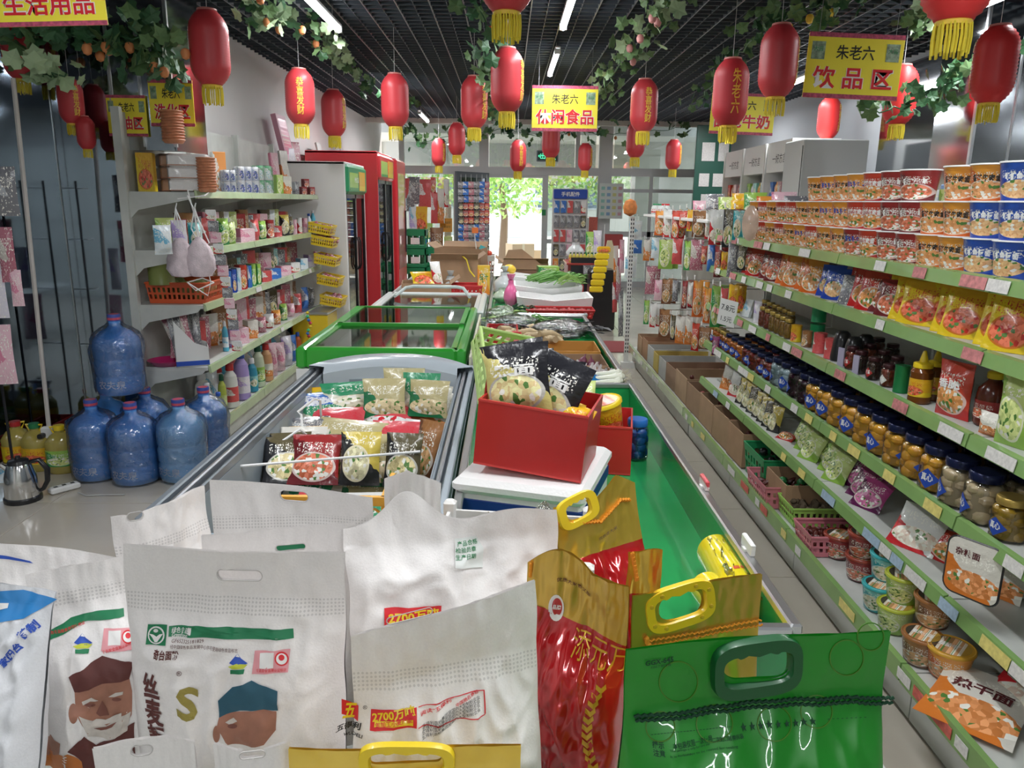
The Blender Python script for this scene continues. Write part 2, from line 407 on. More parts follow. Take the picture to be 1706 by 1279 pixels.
# tube fittings
tb = None
for k, (x, y) in enumerate(TUBES):
    where = ['over the left freezers, nearest', 'over the left aisle, beyond the ivy', 'over the centre of the shop, nearest', 'over the centre, behind the nearest one', 'over the far centre', 'over the right side, nearest', 'over the right side, middle', 'over the right side, far', 'above the left foreground', 'above the middle foreground', 'above the right foreground', 'behind the viewer at left', 'behind the viewer at right', 'over the far left near the shopfront'][k]
    L = 'slim white fluorescent batten light '+where
    if tb is None:
        t = thing('ceiling_light', L, 'light', (x, y+.65, 2.95), 0, 'fluorescent battens under the ceiling grid')
        MB().rbox((0, 0, -.02), (.045, 1.24, .03), .006).build('housing', mat('batten_white', (.8, .8, .8), .4), t)
        MB().tube([(0, -.6, -.052), (0, .6, -.052)], .022, 10).build('tube', mat('tube_glow', (1, 1, 1), .5, emis=(.93, .97, 1), est=14), t, True)
        for s in (-1, 1): MB().box((0, s*.605, -.045), (.05, .03, .05)).build('end_cap', mat('batten_white', (.8, .8, .8)), t)
        for s in (-1, 1): MB().tube([(0, s*.4, -.005), (0, s*.4, .06)], .003, 5).build('hanger', M_steel, t)
        tb = t
    else: clone(tb, (x, y+.65, 2.95), 0, L)

# ---------------------------------------------------------------- shopfront
M_frame = mat('aluminium_frame', (.52, .53, .54), .4, .3)
M_sfglass = film('shopfront_glass', (.88, .93, .92), .62, .01)
YF = YB
def fz(py, px=850): return P(px, py, y=YF).z
def fx(px, py=330): return P(px, py, y=YF).x
xs = [fx(668), fx(752), fx(806), fx(905), fx(1002), fx(1095), fx(1155)]
zt, zb = 3.38, 0.
zh = fz(287)
sf = struct('window_1', MB().bb(XL, XR, YF-.04, YF+.08, 0, .12), M_frame)
def bar(x0, x1, z0, z1, d=.1, parent=sf, name='frame_bar'): MB().bb(x0, x1, YF-d/2, YF+d/2, z0, z1).build(name, M_frame, parent)
bar(XL, XR, zh-.05, zh+.10, .14); bar(XL, XR, 3.28, 3.38)
for px, w in ((671, .10), (806, .18), (1006, .26), (1158, .10)):
    x = fx(px); bar(x-w/2, x+w/2, .1, 3.3, .12)
for px, w in ((758, .05), (908, .11), (1000, .06), (1083, .07)):
    x = fx(px); bar(x-w/2, x+w/2, .1, zh-.05)
bar(fx(960)-.04, fx(960)+.04, zh+.1, 3.3)
for a, b in ((675, 758), (912, 1000), (1010, 1083), (1087, 1155)):
    MB().bb(fx(a), fx(b), YF-.006, YF+.006, .12, zh-.05).build('pane', M_sfglass, sf)
for a, b in ((675, 800), (815, 955), (965, 990), (1020, 1155)):
    MB().bb(fx(a), fx(b), YF-.006, YF+.006, zh+.1, 3.28).build('pane', M_sfglass, sf)
bar(fx(912), fx(1000), 0.85, .93); bar(fx(1010), fx(1155), 1.0, 1.1)
bar(fx(1010), fx(1155), fz(318), fz(312), .08)
bar(fx(815), fx(905), fz(296), fz(288), .08)
# open leaf of the door, swung inwards at the left of the opening
dx0 = fx(815)
d1 = thing('door_1', 'grey metal glazed door standing open at the left of the entrance', 'door', (dx0-.02, YF-.06, 0), (0, 0, math.radians(-128)))
tag(d1, kind='structure'); del d1['category']
MF = mat('door_grey', (.20, .22, .25), .4, .3)
for n, a in (('stile', (0, .08, -.025, .025, .02, 2.18)), ('stile', (.86, .94, -.025, .025, .02, 2.18)), ('rail', (0.08, .86, -.025, .025, 2.08, 2.18)), ('rail', (0.08, .86, -.025, .025, .02, .2))):
    MB().bb(*a).build(n, MF, d1)
MB().bb(.08, .86, -.004, .004, .2, 2.08).build('pane', film('door_smoky_glass', (.22, .24, .27), .3, .03), d1)
MB().tube([(.82, .05, .9), (.82, .08, .95), (.82, .08, 1.25), (.82, .05, 1.3)], .012, 8).build('door_handle', M_steel, d1)
# exit sign
t = thing('exit_sign', 'dark exit sign with green running figure hanging above the door', 'sign', P(912, 260, y=14.6), 0)
MB().rbox((0, 0, 0), (.40, .03, .20), .01).build('case', MF, t)
MB().bb(-.18, .18, -.018, -.0155, -.08, .08).build('panel', mat('exit_dark', (.01, .06, .04), .4), t)
mb = MB(); text_into(mb, '出口', -.03, 0, w=.2, fn=flat(-.018)); text_into(mb, '←', -.14, 0, w=.06, fn=flat(-.018))
mb.lathe([(.018, 0), (.018, .002)], 10, (.09, -.02, .05), axis=Matrix.Rotation(PI/2, 3, 'X'))
for a in (((.10, -.02, .03), (.115, -.02, -.02), (.09, -.02, -.06)), ((.115, -.02, -.02), (.15, -.02, -.06)), ((.07, -.02, -.005), (.10, -.02, .02), (.14, -.02, 0))): mb.tube(a, .008, 4)
mb.build('lettering', mat('exit_green', (.1, .8, .4), .5, emis=(.1, 1, .5), est=1.6), t)
for s in (-1, 1): MB().tube([(s*.12, 0, .1), (s*.12, 0, .42)], .004, 5).build('hanger', M_steel, t)

# ---------------------------------------------------------------- outdoors
struct('ground', MB().bb(-30, 34, YB+.6, 60, -.25, -.13), mat('street_pavement', (.66, .63, .58), .8, noisy=.2, nscale=.8))
struct('outside_step', MB().bb(-2.4, 3.8, YB+.4, YB+2.2, -.15, -.01), mat('step_stone', (.60, .58, .54), .7, noisy=.2))
M_cano = mat('canopy_pale', (.62, .60, .56), .7)
struct('added_canopy', MB().bb(-6, 8, YB+.5, YB+3.2, 2.95, 3.15), M_cano)  # added slab, darkens the view through the transom glass
oc = struct('added_fascia', MB().bb(-6, 8, YB+3.1, YB+3.25, 2.42, 3.9), mat('fascia_beige', (.78, .74, .66), .7, noisy=.15, nscale=2))  # added board, gives the transom glass a pale backing against the sky
for k in range(9): MB().bb(-5.8+1.5*k, -4.4+1.5*k, YB+3.06, YB+3.1, 2.5, 3.0).build('panel', M_cano, oc)
bw_ = struct('outside_wall', MB().bb(2.75, 6, YB+2.0, YB+2.2, -.13, 2.95), mat('outside_wall_pale', (.62, .58, .50), .8, noisy=.1, nscale=3))
for k in range(5): MB().bb(2.8, 5.9, YB+1.985, YB+2.0, .2+.5*k, .66+.5*k).build('panel', mat('outside_wall_pale', (.62, .58, .5)), bw_)
hs = thing('street_building', 'pale building across the street behind the trees', 'building', (0, 50, -.2))
MB().bb(-22, 24, 0, 6, 0, 9).build('wall', mat('house_beige', (.62, .57, .50), .8), hs); MB().bb(-22.3, 24.3, -.4, 6.2, 9, 9.4).build('roof', M_cano, hs)
for i in range(14):
    for j in range(2): w_ = MB().bb(-20+3.1*i, -18.4+3.1*i, -.06, .0, 1.4+3.6*j, 3.2+3.6*j).build('window', M_frame, hs); MB().bb(-19.9+3.1*i, -18.5+3.1*i, -.08, -.06, 1.5+3.6*j, 3.1+3.6*j).build('pane', mat('house_pane', (.12, .16, .20), .1), w_)
def tree(px, Y, h, r, seed, label):
    c = P(px, 339, y=Y); rr = random.Random(seed)
    t = thing('tree', label, 'tree', (c.x, Y, -.15), 0, 'trees in the street')
    MB().tube([(0, 0, 0), (.05, 0, h*.35), (-.05, .1, h*.6)], [.14, .1, .07], 8).build('trunk', mat('bark', (.18, .12, .08), .9), t)
    mb = MB()
    for k in range(1500):
        d = Vector((rr.gauss(0, 1), rr.gauss(0, 1), rr.gauss(0, 1))).normalized()*(rr.random()**.4)*r
        p = Vector((0, 0, h*.66)) + Vector((d.x*1.3, d.y, d.z*.75)); s = .10
        a = Vector((rr.uniform(-1, 1), rr.uniform(-1, 1), rr.uniform(-1, 1))).normalized(); b = a.orthogonal().normalized()
        mb.add([p-a*s, p-b*s*.5, p+a*s, p+b*s*.5], [(0, 1, 2, 3)], k % 2)
    tag(mb.build('foliage', [mat('tree_leaf', (.22, .42, .07), .6), mat('tree_leaf_pale', (.42, .56, .18), .6)], t), kind='stuff')  # two leaf greens alternate through the crown
tree(838, 23, 3.8, 1.6, 1, 'leafy street tree seen through the open door'); tree(955, 33, 5.2, 2.2, 2, 'leafy street tree behind the phone accessory rack')
tree(1062, 20, 4.0, 1.5, 3, 'leafy street tree beyond the right shop window'); tree(745, 29, 5.0, 2.0, 4, 'leafy street tree beyond the left shop window')
t = thing('kiosk', 'pale street stall with a blue awning seen through the open door', 'stall', (.2, 40, -.15))
MB().bb(-1.2, 1.4, 0, 1.5, 0, 1.3).build('body', mat('stall_white', (.75, .74, .72), .6), t)
MB().box((0.1, -.5, 2.0), (2.8, 1.4, .06), rx=.25).build('awning', mat('awning_blue', (.25, .62, .68), .6), t)
for x in (-1.1, 1.3): MB().tube([(x, -1.0, 0), (x, -1.0, 1.85)], .03, 6).build('post', M_steel, t)
for k, (px, py, Y) in enumerate(((868, 400, 20.5), (884, 418, 19.0), (866, 428, 18.0))):
    c = P(px, py, y=Y); t = thing('shipping_carton', 'pale carton stacked on the street outside the door, '+['farthest', 'middle', 'nearest'][k]+' of three', 'carton', (c.x, Y, -.13 if k else -.13), .2*k)
    MB().rbox((0, 0, .22+.1*k), (.55, .4, .44+.2*k), .006).build('body', mat('pale_carton', (.62, .48, .32), .8), t); MB().bb(-.03, .03, -.201, .2, .1, .44+.2*k+.003).build('tape', mat('tape', (.75, .68, .5), .3), t)

# dark green notice board at the right end of the shopfront
t = thing('notice_board', 'dark green notice board with papers beside the right end of the shopfront', 'board', (P(1186, 290, y=12.6).x, 12.6, 0), 0)
MB().rbox((0, .02, 2.1), (.55, .03, 1.5), .01).build('board', mat('board_green', (.02, .10, .07), .4), t)
for a in ((-.08, 2.45, .2, .28), (.16, 2.45, .16, .28), (-.12, 2.02, .16, .2), (.1, 2.02, .16, .2), (0, 1.7, .3, .2)): MB().box((a[0], -.002, a[1]), (a[2], .004, a[3])).build('paper', M_label, t)
for s in (-.2, .2): MB().bb(s-.015, s+.015, .02, .05, 0, 1.4).build('post', M_steel, t)
# ================================================================ LANTERNS
M_lan = mat('lantern_silk', (.56, .045, .055), .42, bump=.0)
M_lan2 = mat('lantern_silk_dark', (.50, .03, .04), .5)
def lantern_proto(ribs=26, txt='恭喜发财', m=M_lan, deep=.0014):
    t = thing('lantern', 'red lantern', 'lantern')
    H, R0 = .44, .125; N = ribs*2; prof = []
    for i in range(N+1):
        u = i/N; z = -H/2+H*u
        e = abs(2*u-1); r = R0*(.985*(1-max(0, (e-.42)/.58)**2.3*.50)) + (deep if i % 2 == 0 else -deep)
        prof.append((r, z))
    MB().lathe(prof, 28).build('body', m, t, True, ang=80)
    MB().lathe([(.055, H/2-.003), (.062, H/2+.004), (.06, H/2+.014), (.05, H/2+.014)], 20, caps=False).build('top_ring', mat('ring_pink', (.62, .22, .2), .4), t, True)
    MB().lathe([(.055, -H/2+.003), (.062, -H/2-.004), (.058, -H/2-.018), (.05, -H/2-.018)], 20, caps=False).build('bottom_ring', M_gold, t, True)
    mb = MB()
    for k in range(30):
        a = k*2*PI/30; rr = .052+.004*(k % 3); l = .085+.02*random.Random(k).random()
        mb.tube([(rr*math.cos(a), rr*math.sin(a), -H/2-.01), (rr*1.05*math.cos(a+.05), rr*1.05*math.sin(a+.05), -H/2-.01-l*.5), (rr*math.cos(a+.02), rr*math.sin(a+.02), -H/2-.02-l)], .0042, 4)
    tag(mb.build('tassel', M_cloth_y, t), kind='stuff')
    if txt:
        mb = MB()
        def wrap(x, z):
            e = abs(2*((z+H/2)/H)-1); r = R0*(.985*(1-max(0, (e-.42)/.58)**2.3*.50))+.004; a = x/R0 - PI/2
            return (r*math.cos(a), r*math.sin(a), z)
        text_into(mb, txt, 0, 0, h=.30, w=.062, fn=wrap, vertical=True, bold=.01)
        mb.build('lettering', M_gold, t)
    return Proto(t)
LP = lantern_proto(); LR = lantern_proto(20, '恭喜发财', mat('lantern_ribbed', (.66, .03, .03), .45), .0035); LZ = lantern_proto(26, '朱老六', M_lan2)
#  px, top y, bottom y of the body, rotation, proto, label
LN = [
 (349, 22, 140, 2.4, LP, 'large plain red lantern at upper left before the white wall'),
 (500, 118, 206, .25, LP, 'red lantern with gold greeting down its front above the toilet rolls'),
 (556, 152, 226, 1.2, LP, 'small red lantern next to the pull cord over the white fridge'),
 (658, 126, 210, 1.9, LP, 'red lantern hanging between the two left ceiling lights'),
 (790, 130, 212, .9, LP, 'red lantern with gold writing at its right edge, before the shopfront'),
 (761, 206, 258, 2.2, LP, 'small far red lantern left of the entrance door'),
 (845, 84, 185, 1.15, LP, 'red lantern below the cut-off one in the centre of the ceiling'),
 (844, -78, 24, 2.6, LP, 'centre lantern cut by the top of the picture, long tassel showing'),
 (918, 207, 262, 2.2, LP, 'far red lantern half hidden under the snack food sign'),
 (1073, 135, 218, .15, LP, 'red lantern with gold writing right of the snack food sign'),
 (1059, 205, 262, 2.0, LP, 'small far lantern just below the one right of the snack food sign'),
 (1217, 102, 208, .05, LZ, 'dark red lantern with three gold characters before the milk sign'),
 (1297, 46, 160, 1.1, LP, 'large plain red lantern between the milk sign and the drinks sign'),
 (1217, 178, 226, 2.0, LP, 'far red lantern mostly hidden behind the three-character lantern'),
 (1381, 164, 230, .8, LR, 'red lantern hanging just below the drinks sign'),
 (1500, 112, 206, 2.6, LR, 'red lantern behind the right edge of the drinks sign'),
 (1588, -66, 40, 2.0, LR, 'large lantern cut by the top edge near the right corner'),
 (1657, 48, 170, 4.3, LR, 'bright ribbed red lantern near the right corner'),
 (30, 40, 130, 2.0, LP, 'red lantern at the far left edge beside the mirrors, standing in for a reflection'),  # this and the next two are added lanterns imitating mirror reflections
 (118, 132, 205, .9, LP, 'red lantern with gold characters before the left mirror, standing in for a reflection'),
 (143, 195, 248, 2.2, LP, 'small round red lantern low before the left mirror, standing in for a reflection'),
 (863, 235, 285, .4, LP, 'far lantern close to the glass above the door, standing in for a reflection'),  # from here on, added lanterns in place of reflections in the shopfront glass
 (975, 240, 284, .9, LP, 'far lantern right of the exit sign, standing in for a reflection in the glass'),
 (1122, 234, 282, .9, LP, 'far lantern at the right end of the shopfront, standing in for a glass reflection'),
 (731, 232, 276, .9, LP, 'far lantern at the left end of the shopfront, standing in for a glass reflection')]
for k, (px, y0, y1, rz, pr, lab) in enumerate(LN):
    Yd = 1281*.44/max(20, (y1-y0))
    if k == 7: Yd = 4.1
    if k == 16: Yd = 3.25
    if k in (18, 19, 20): Yd = min(Yd, 4.85); 
    c = P(px, (y0+y1)/2, y=min(Yd, 14.6))
    s = 1.
    d_ = (CAMR.to_3x3().inverted() @ (c-CAMP)).z*-1; s = (y1-y0)*d_/1281/.44*.97
    if k in (7, 16): s = 1.12 if k == 7 else 1.1; c = P(px, y1, y=Yd); c.z += .23*s
    o = pr.put(c, rz, lab, 'red lanterns hung under the ceiling', s)
    MB().tube([(0, 0, .22), (0, 0, max(.24, (3.035-c.z)/s))], .002, 4).build('cord', mat('cord_white', (.6, .6, .6), .6), o)

# ================================================================ HANGING SIGNS
M_signy = mat('sign_yellow', (.95, .82, .06), .45)
M_signp = mat('sign_pink_border', (.72, .12, .22), .5, noisy=.6, nscale=60)
M_pic = mat('sign_picture', (.45, .62, .42), .5, noisy=.7, nscale=40)
def shop_sign(label, cpx, cpy, Y, w, h, big, rz=0., rx=0., roll=0., chain=True, bw=.8):
    c = P(cpx, cpy, y=Y)
    t = thing('hanging_sign', label, 'sign', c, (rx, roll, rz), 'yellow section signs')
    MB().rbox((0, 0, 0), (w, .006, h), .002).build('board', M_signy, t)
    b = h*.07
    for s in (-1, 1): MB().bb(-w/2, w/2, -.0045, -.0032, s*(h/2-b/2)-b/2, s*(h/2-b/2)+b/2).build('border', M_signp, t)
    for s in (-1, 1):
        MB().bb(s*w*.39-w*.07, s*w*.39+w*.07, -.0046, -.0032, h*.09, h*.36).build('picture', M_pic, t)
        mb = MB(); text_into(mb, '大酱', s*w*.39, h*.25, w=w*.10, fn=flat(-.0046)); mb.build('lettering', M_inkgreen, t)
    mb = MB(); text_into(mb, '朱老六', 0, h*.21, w=w*.40, h=h*.22, fn=flat(-.003), bold=.012); mb.build('lettering', M_ink, t)
    for q, (ink, bo) in enumerate(((M_inkwhite, .05), (M_inkred, .022))):
        mb = MB(); text_into(mb, big, 0, -h*.18, w=w*bw*(1.02 if q == 0 else 1), h=h*.34, fn=flat(-.003-.0006*q), bold=bo); mb.build('lettering', ink, t)
    if chain:
        for s in (-1, 1): MB().tube([(s*w*.4, 0, h/2), (s*w*.4, 0, 3.03-c.z)], .002, 4).build('cord', M_steel, t)
    return t
shop_sign('yellow hanging sign for snack food in the centre of the shop', 941, 181, 7.4, .60, .395, '休闲食品', bw=.88)
shop_sign('yellow hanging sign for the drinks area at upper right', 1422, 111, 5.0, .585, .375, '饮 品 区', rz=.0, roll=math.radians(1.6), bw=.84)
shop_sign('yellow sign for milk half hidden behind a lantern', 1237, 190, 7.2, .57, .35, '面包牛奶', roll=math.radians(1.5), bw=.88)
shop_sign('yellow sign cut off by the upper left corner', 78, -14, 3.4, .46, .26, '生活用品', roll=math.radians(-2))
shop_sign('small yellow grain and oil sign added on the mirrored column for a reflected one', 212, 193, 4.985, .24, .24, '粮油区', chain=False, bw=.8)  # this board and the next are added in place of signs seen mirrored
shop_sign('small yellow sign added for a reflected one, right of the grain sign behind stacked cups', 286, 172, 4.985, .27, .27, '洗化区', chain=False, bw=.8)

# ================================================================ IVY GARLANDS
def leaf_mesh(name, m):
    mb = MB(); pts = [(0, 0), (.018, -.012), (.042, .004), (.036, .022), (.05, .045), (.026, .05), (0, .08), (-.026, .05), (-.05, .045), (-.036, .022), (-.042, .004), (-.018, -.012)]
    vs = [(0, .028, .010)] + [(x, y, -.10*abs(x)) for x, y in pts]
    mb.add(vs, [(0, 1+i, 1+(i+1) % 12) for i in range(12)]); return mb.mesh(name, m)
M_leafs = [mat('ivy_leaf', (.14, .25, .10), .5), mat('ivy_leaf_pale', (.42, .56, .33), .5), mat('ivy_leaf_dark', (.05, .14, .06), .5)]
LEAF = [leaf_mesh('leaf', m) for m in M_leafs]
def garland(label, pts, n, tones, spread=.10, fruit=0, size=1., fm=None):
    pts = [Vector(p) for p in pts]; o0 = pts[0]
    t = thing('ivy_garland', label, 'garland', o0, 0, 'artificial ivy garlands')
    L = [p-o0 for p in pts]; rr = random.Random(len(label)*7+n)
    dense = []
    for a, b in zip(L, L[1:]):
        for k in range(6): dense.append(a.lerp(b, k/6)+Vector((rr.uniform(-.02, .02), rr.uniform(-.02, .02), rr.uniform(-.02, .02))))
    dense.append(L[-1]); MB().tube(dense, .005, 5).build('stem', M_leafs[2], t)
    for k in range(n):
        p = dense[int(rr.random()*(len(dense)-1))] + Vector((rr.gauss(0, spread*.5), rr.gauss(0, spread*.5), rr.gauss(0, spread*.42)))
        link('leaf', LEAF[rr.choice(tones)], t, p, (rr.uniform(.4, 2.2), rr.uniform(-.8, .8), rr.uniform(0, 6.28)), (size*rr.uniform(.8, 1.35),)*3)
    for k in range(fruit):
        p = dense[int(rr.random()*(len(dense)-1))] + Vector((rr.gauss(0, spread*.4), rr.gauss(0, spread*.4), -.05))
        MB().lathe([(0, -.035), (.02, -.025), (.028, 0), (.02, .022), (0, .03)], 10).build('fruit', fm or mat('peach_fruit', (.75, .28, .10), .5), t, True, p)
def gp(*a, z=2.88): return [P(x, y, z=z+(dz if False else 0)) for x, y in a]
def gy(Y, *a): return [P(x, y, y=Y) for x, y in a]
garland('ivy with peaches running down from the upper left over the aisle', gp((395, -30), (430, 15), (500, 45), (545, 68), z=2.88), 60, [0, 1, 2], .16, 5)
garland('bright pale ivy spray beside the nearest left ceiling light', gp((538, 60), (560, 92), (580, 118), (600, 130), z=2.86), 42, [1, 1, 0], .10)
garland('dark ivy clump behind the third left lantern', gp((615, 140), (650, 160), (700, 190), z=2.86), 30, [0, 2], .16)
garland('ivy trailing beside the centre lanterns with dried peppers', gy(5.6, (800, -40), (806, 30), (812, 90), (822, 130)) + gy(7.2, (818, 170), (820, 205)), 70, [0, 2, 0], .12, 4, fm=mat('pepper_red', (.35, .03, .03), .4))
garland('ivy with pink peaches hanging right of the central light', gp((1125, -20), (1105, 20), (1060, 60), (1045, 95), z=2.86), 60, [0, 1, 0], .16, 5, fm=mat('pink_peach', (.68, .30, .28), .5))
garland('ivy continuing down to the snack food sign', gp((1035, 100), (1018, 130), (1008, 155), (998, 165), z=2.84), 40, [0, 1, 0], .18)
garland('dark ivy with bananas behind the drinks sign lanterns', gp((1440, -10), (1370, 10), (1300, 30), (1262, 55), z=2.88), 60, [0, 2, 2], .12, 3, fm=mat('banana_yellow', (.80, .55, .06), .5))
garland('dark ivy above the milk sign running to the far end', gp((1250, 70), (1215, 105), (1185, 140), (1160, 170), z=2.86), 50, [0, 2], .16, 2, fm=mat('banana_yellow', (.8, .55, .06), .5))
garland('dark ivy before the right mirrors', gy(5.45, (1660, 110), (1600, 130), (1560, 160), (1500, 180), (1440, 190)), 70, [2, 2, 0], .13)
garland('green ivy spray at the right of the drinks sign', gp((1560, 15), (1535, 35), (1515, 50), z=2.86), 26, [1, 0], .09)
garland('dark ivy with oranges before the left mirrors', gy(4.7, (20, 60), (90, 55), (160, 70), (235, 60)), 75, [2, 2, 0], .17, 7)
garland('ivy draped along the top of the mirrored column', gy(4.75, (225, 30), (245, 90), (250, 130), (300, 60)), 60, [2, 0], .17, 3)
garland('bright green ivy spray at the left mirror', gy(4.6, (55, 110), (75, 128), (110, 122)), 22, [1, 1], .10)
garland('thin ivy swag along the top of the shopfront, left half', gy(13.6, (672, 205), (700, 238), (740, 228), (790, 222), (850, 214)), 60, [2, 0], .22, size=1.2)
garland('thin ivy swag along the top of the shopfront, right half', gy(13.6, (850, 216), (900, 226), (960, 218), (1010, 224), (1075, 218), (1150, 212)), 80, [2, 0], .22, 3, size=1.2)

# ================================================================ SHELVING UNITS
def price_cards(mb_list, x, z, y0, y1, side, n, rr, tall=.035): ...
def gondola(name, label, xf, xb, y0, y1, shelves, rail_m, side, top, bay=1.0, cards=None, back=True, base=.16, xbase=None):
    """side=+1: open towards +x (left unit); -1: open towards -x (right unit)"""
    t = thing(name, label, 'shelving', ((xf+xb)/2, (y0+y1)/2, 0))
    ox, oy = (xf+xb)/2, (y0+y1)/2
    L = lambda x, y, z: (x-ox, y-oy, z)
    def B(nm, x0, x1, ya, yb, z0, z1, m):
        x0, x1 = min(x0, x1), max(x0, x1)
        return MB().bb(x0-ox, x1-ox, ya-oy, yb-oy, z0, z1).build(nm, m, t)
    nb = max(1, round((y1-y0)/bay)); bw = (y1-y0)/nb
    if back: 
        for b in range(nb): B('back_panel', xb-side*.0, xb+side*.015, y0+b*bw+.01, y0+(b+1)*bw-.01, .1, top, M_shelf)
    for b in range(nb+1):
        y = y0+b*bw
        if b in (0, nb) or side > 0: 
            o = B('upright', xb, xb+side*.05, y-.02, y+.02, 0, top+.02, M_shelf)
    xB = xbase if xbase is not None else xf
    for b in range(nb):
        ya, yb = y0+b*bw+.004, y0+(b+1)*bw-.004
        B('base_deck', xb, xB-side*.01, ya, yb, base-.03, base, M_shelf)
        B('kick_plate', xB-side*.06, xB-side*.04, ya, yb, .01, base-.03, M_shelf)
        r = B('price_rail', xB-side*.012, xB+side*.01, ya, yb, base-.03, base+.035, rail_m)
    for z in shelves:
        for b in range(nb):
            ya, yb = y0+b*bw+.004, y0+(b+1)*bw-.004
            s = B('shelf_board', xb, xf-side*.012, ya, yb, z-.022, z, M_shelf)
            mb = MB()   # tilted rail
            xo = xf-side*.012
            mb.add([L(xo, ya, z+.012), L(xo+side*.016, ya, z+.008), L(xo+side*.024, ya, z-.034), L(xo+side*.006, ya, z-.038),
                    L(xo, yb, z+.012), L(xo+side*.016, yb, z+.008), L(xo+side*.024, yb, z-.034), L(xo+side*.006, yb, z-.038)],
                   [(0, 1, 2, 3), (7, 6, 5, 4), (0, 4, 5, 1), (1, 5, 6, 2), (2, 6, 7, 3), (3, 7, 4, 0)])
            mb.build('price_rail', rail_m, t)
        for b in range(nb+1):
            y = min(max(y0+b*bw, y0+.004), y1-.004)
            mb = MB(); pr = [(xb, z-.02), (xf-side*.03, z-.022), (xf-side*.05, z-.045), (xb+side*.10, z-.11), (xb+side*.05, z-.16), (xb, z-.16)]
            n = len(pr); vs = [L(a, y-.003, c) for a, c in pr]+[L(a, y+.003, c) for a, c in pr]
            mb.add(vs, [tuple(range(n)), tuple(range(2*n-1, n-1, -1))]+[(i, i+n, (i+1) % n+n, (i+1) % n) for i in range(n)])
            mb.build('bracket', M_shelf, t)
    rr = random.Random(5)
    def cards_on(z, xo, dz, ms, dens, base_=False):
        y = y0+.05
        while y < y1-.12:
            w = rr.choice((.06, .08, .1, .13)); 
            if rr.random() < dens:
                zz = z-.012+dz; x = xo+side*(.0175 if not base_ else .013)
                MB().box((x-ox, y+w/2-oy, zz), (.0016, w, .036), ry=side*.16*(not base_)*-1).build('price_card', rr.choice(ms), t)
            y += w+rr.choice((.005, .02, .12, .2)) 
    for z, ms, dens in (cards or []):
        if z == 'base': cards_on(base, xB, .014, ms, dens, True)
        else: cards_on(z, xf-side*.005, 0, ms, dens)
    return t
ZL = [.585, .985, 1.325, 1.68]
XLF, XLB, YL0, YL1 = -1.90, -2.36, 4.85, 7.95
gondola('shelving_unit', 'white wall shelving with pale green price rails behind the water bottles', XLF, XLB, YL0, YL1, ZL, M_pale_strip, 1, 2.15, 1.03, cards=[(.585, [M_label], .15), (.985, [M_label], .2)])
XRF, XRB, YR0, YR1 = 1.40, 1.86, 1.15, 5.35
ZR = [.445, .715, .98, 1.235, 1.447]
gondola('shelving_unit', 'long white gondola with green price rails along the right aisle', XRF, XRB, YR0, YR1, ZR, M_green_strip, -1, 1.60, 1.05,
        cards=[('base', [M_label, M_redlabel, M_yellabel, M_redlabel], .7), (.445, [M_label, mat('card_blue', (.45, .6, .75), .4, noisy=.3, nscale=70), M_yellabel], .75), (.715, [M_label, M_label, M_yellabel], .8), (.98, [M_label, M_pinklabel], .55), (1.235, [M_label, M_pinklabel], .5), (1.447, [M_pinklabel, M_pinklabel, M_label], .8)], base=.18, xbase=1.30)
# ================================================================ CATALOGUE OF GOODS (unit sized, scaled when put down)
CINV = cam.matrix_world.inverted()
def proj(p):
    q = CINV @ Vector(p); return (853+FPX*q.x/-q.z, 639.5-FPX*q.y/-q.z, -q.z)
def ysolve(px, X, z):
    a, b = .3, 30.
    for _ in range(40):
        m_ = (a+b)/2
        if abs(proj((X, m_, z))[0]-853) > abs(px-853): a = m_
        else: b = m_
    return (a+b)/2
def pouch_mb(seed=0, nu=10, nv=12, top=.07, plump=1., crease=.04):
    mb = MB()
    def T(u, v):
        a = max(0, 1-abs(2*u-1)**2.6)**.6; vv = (v-top)/(1-2*top); b = max(0, 1-abs(2*vv-1)**3)**.7 if 0 < vv < 1 else 0
        return .5*a*b*plump
    def f(sg):
        def g(u, v):
            w = 1-.07*math.sin(PI*v)
            n = noise.noise(Vector((u*3.1+seed*7.3, v*3.7, sg*3.)))*.9+noise.noise(Vector((u*9+seed, v*9, sg)))*.4
            e = min(1, T(u, v)*6)
            return ((u-.5)*w, sg*(T(u, v)+.012)+n*crease*2.2*e+.05*math.sin(v*9+seed)*(1-e)*.4, v)
        return g
    mb.grid(f(-1), nu, nv); mb.grid(f(1), nu, nv, flip=True)
    return mb
POUCH = [pouch_mb(k) for k in range(5)]
def carton_mb(): return MB().rbox((0, 0, .5), (1, 1, 1), .015)
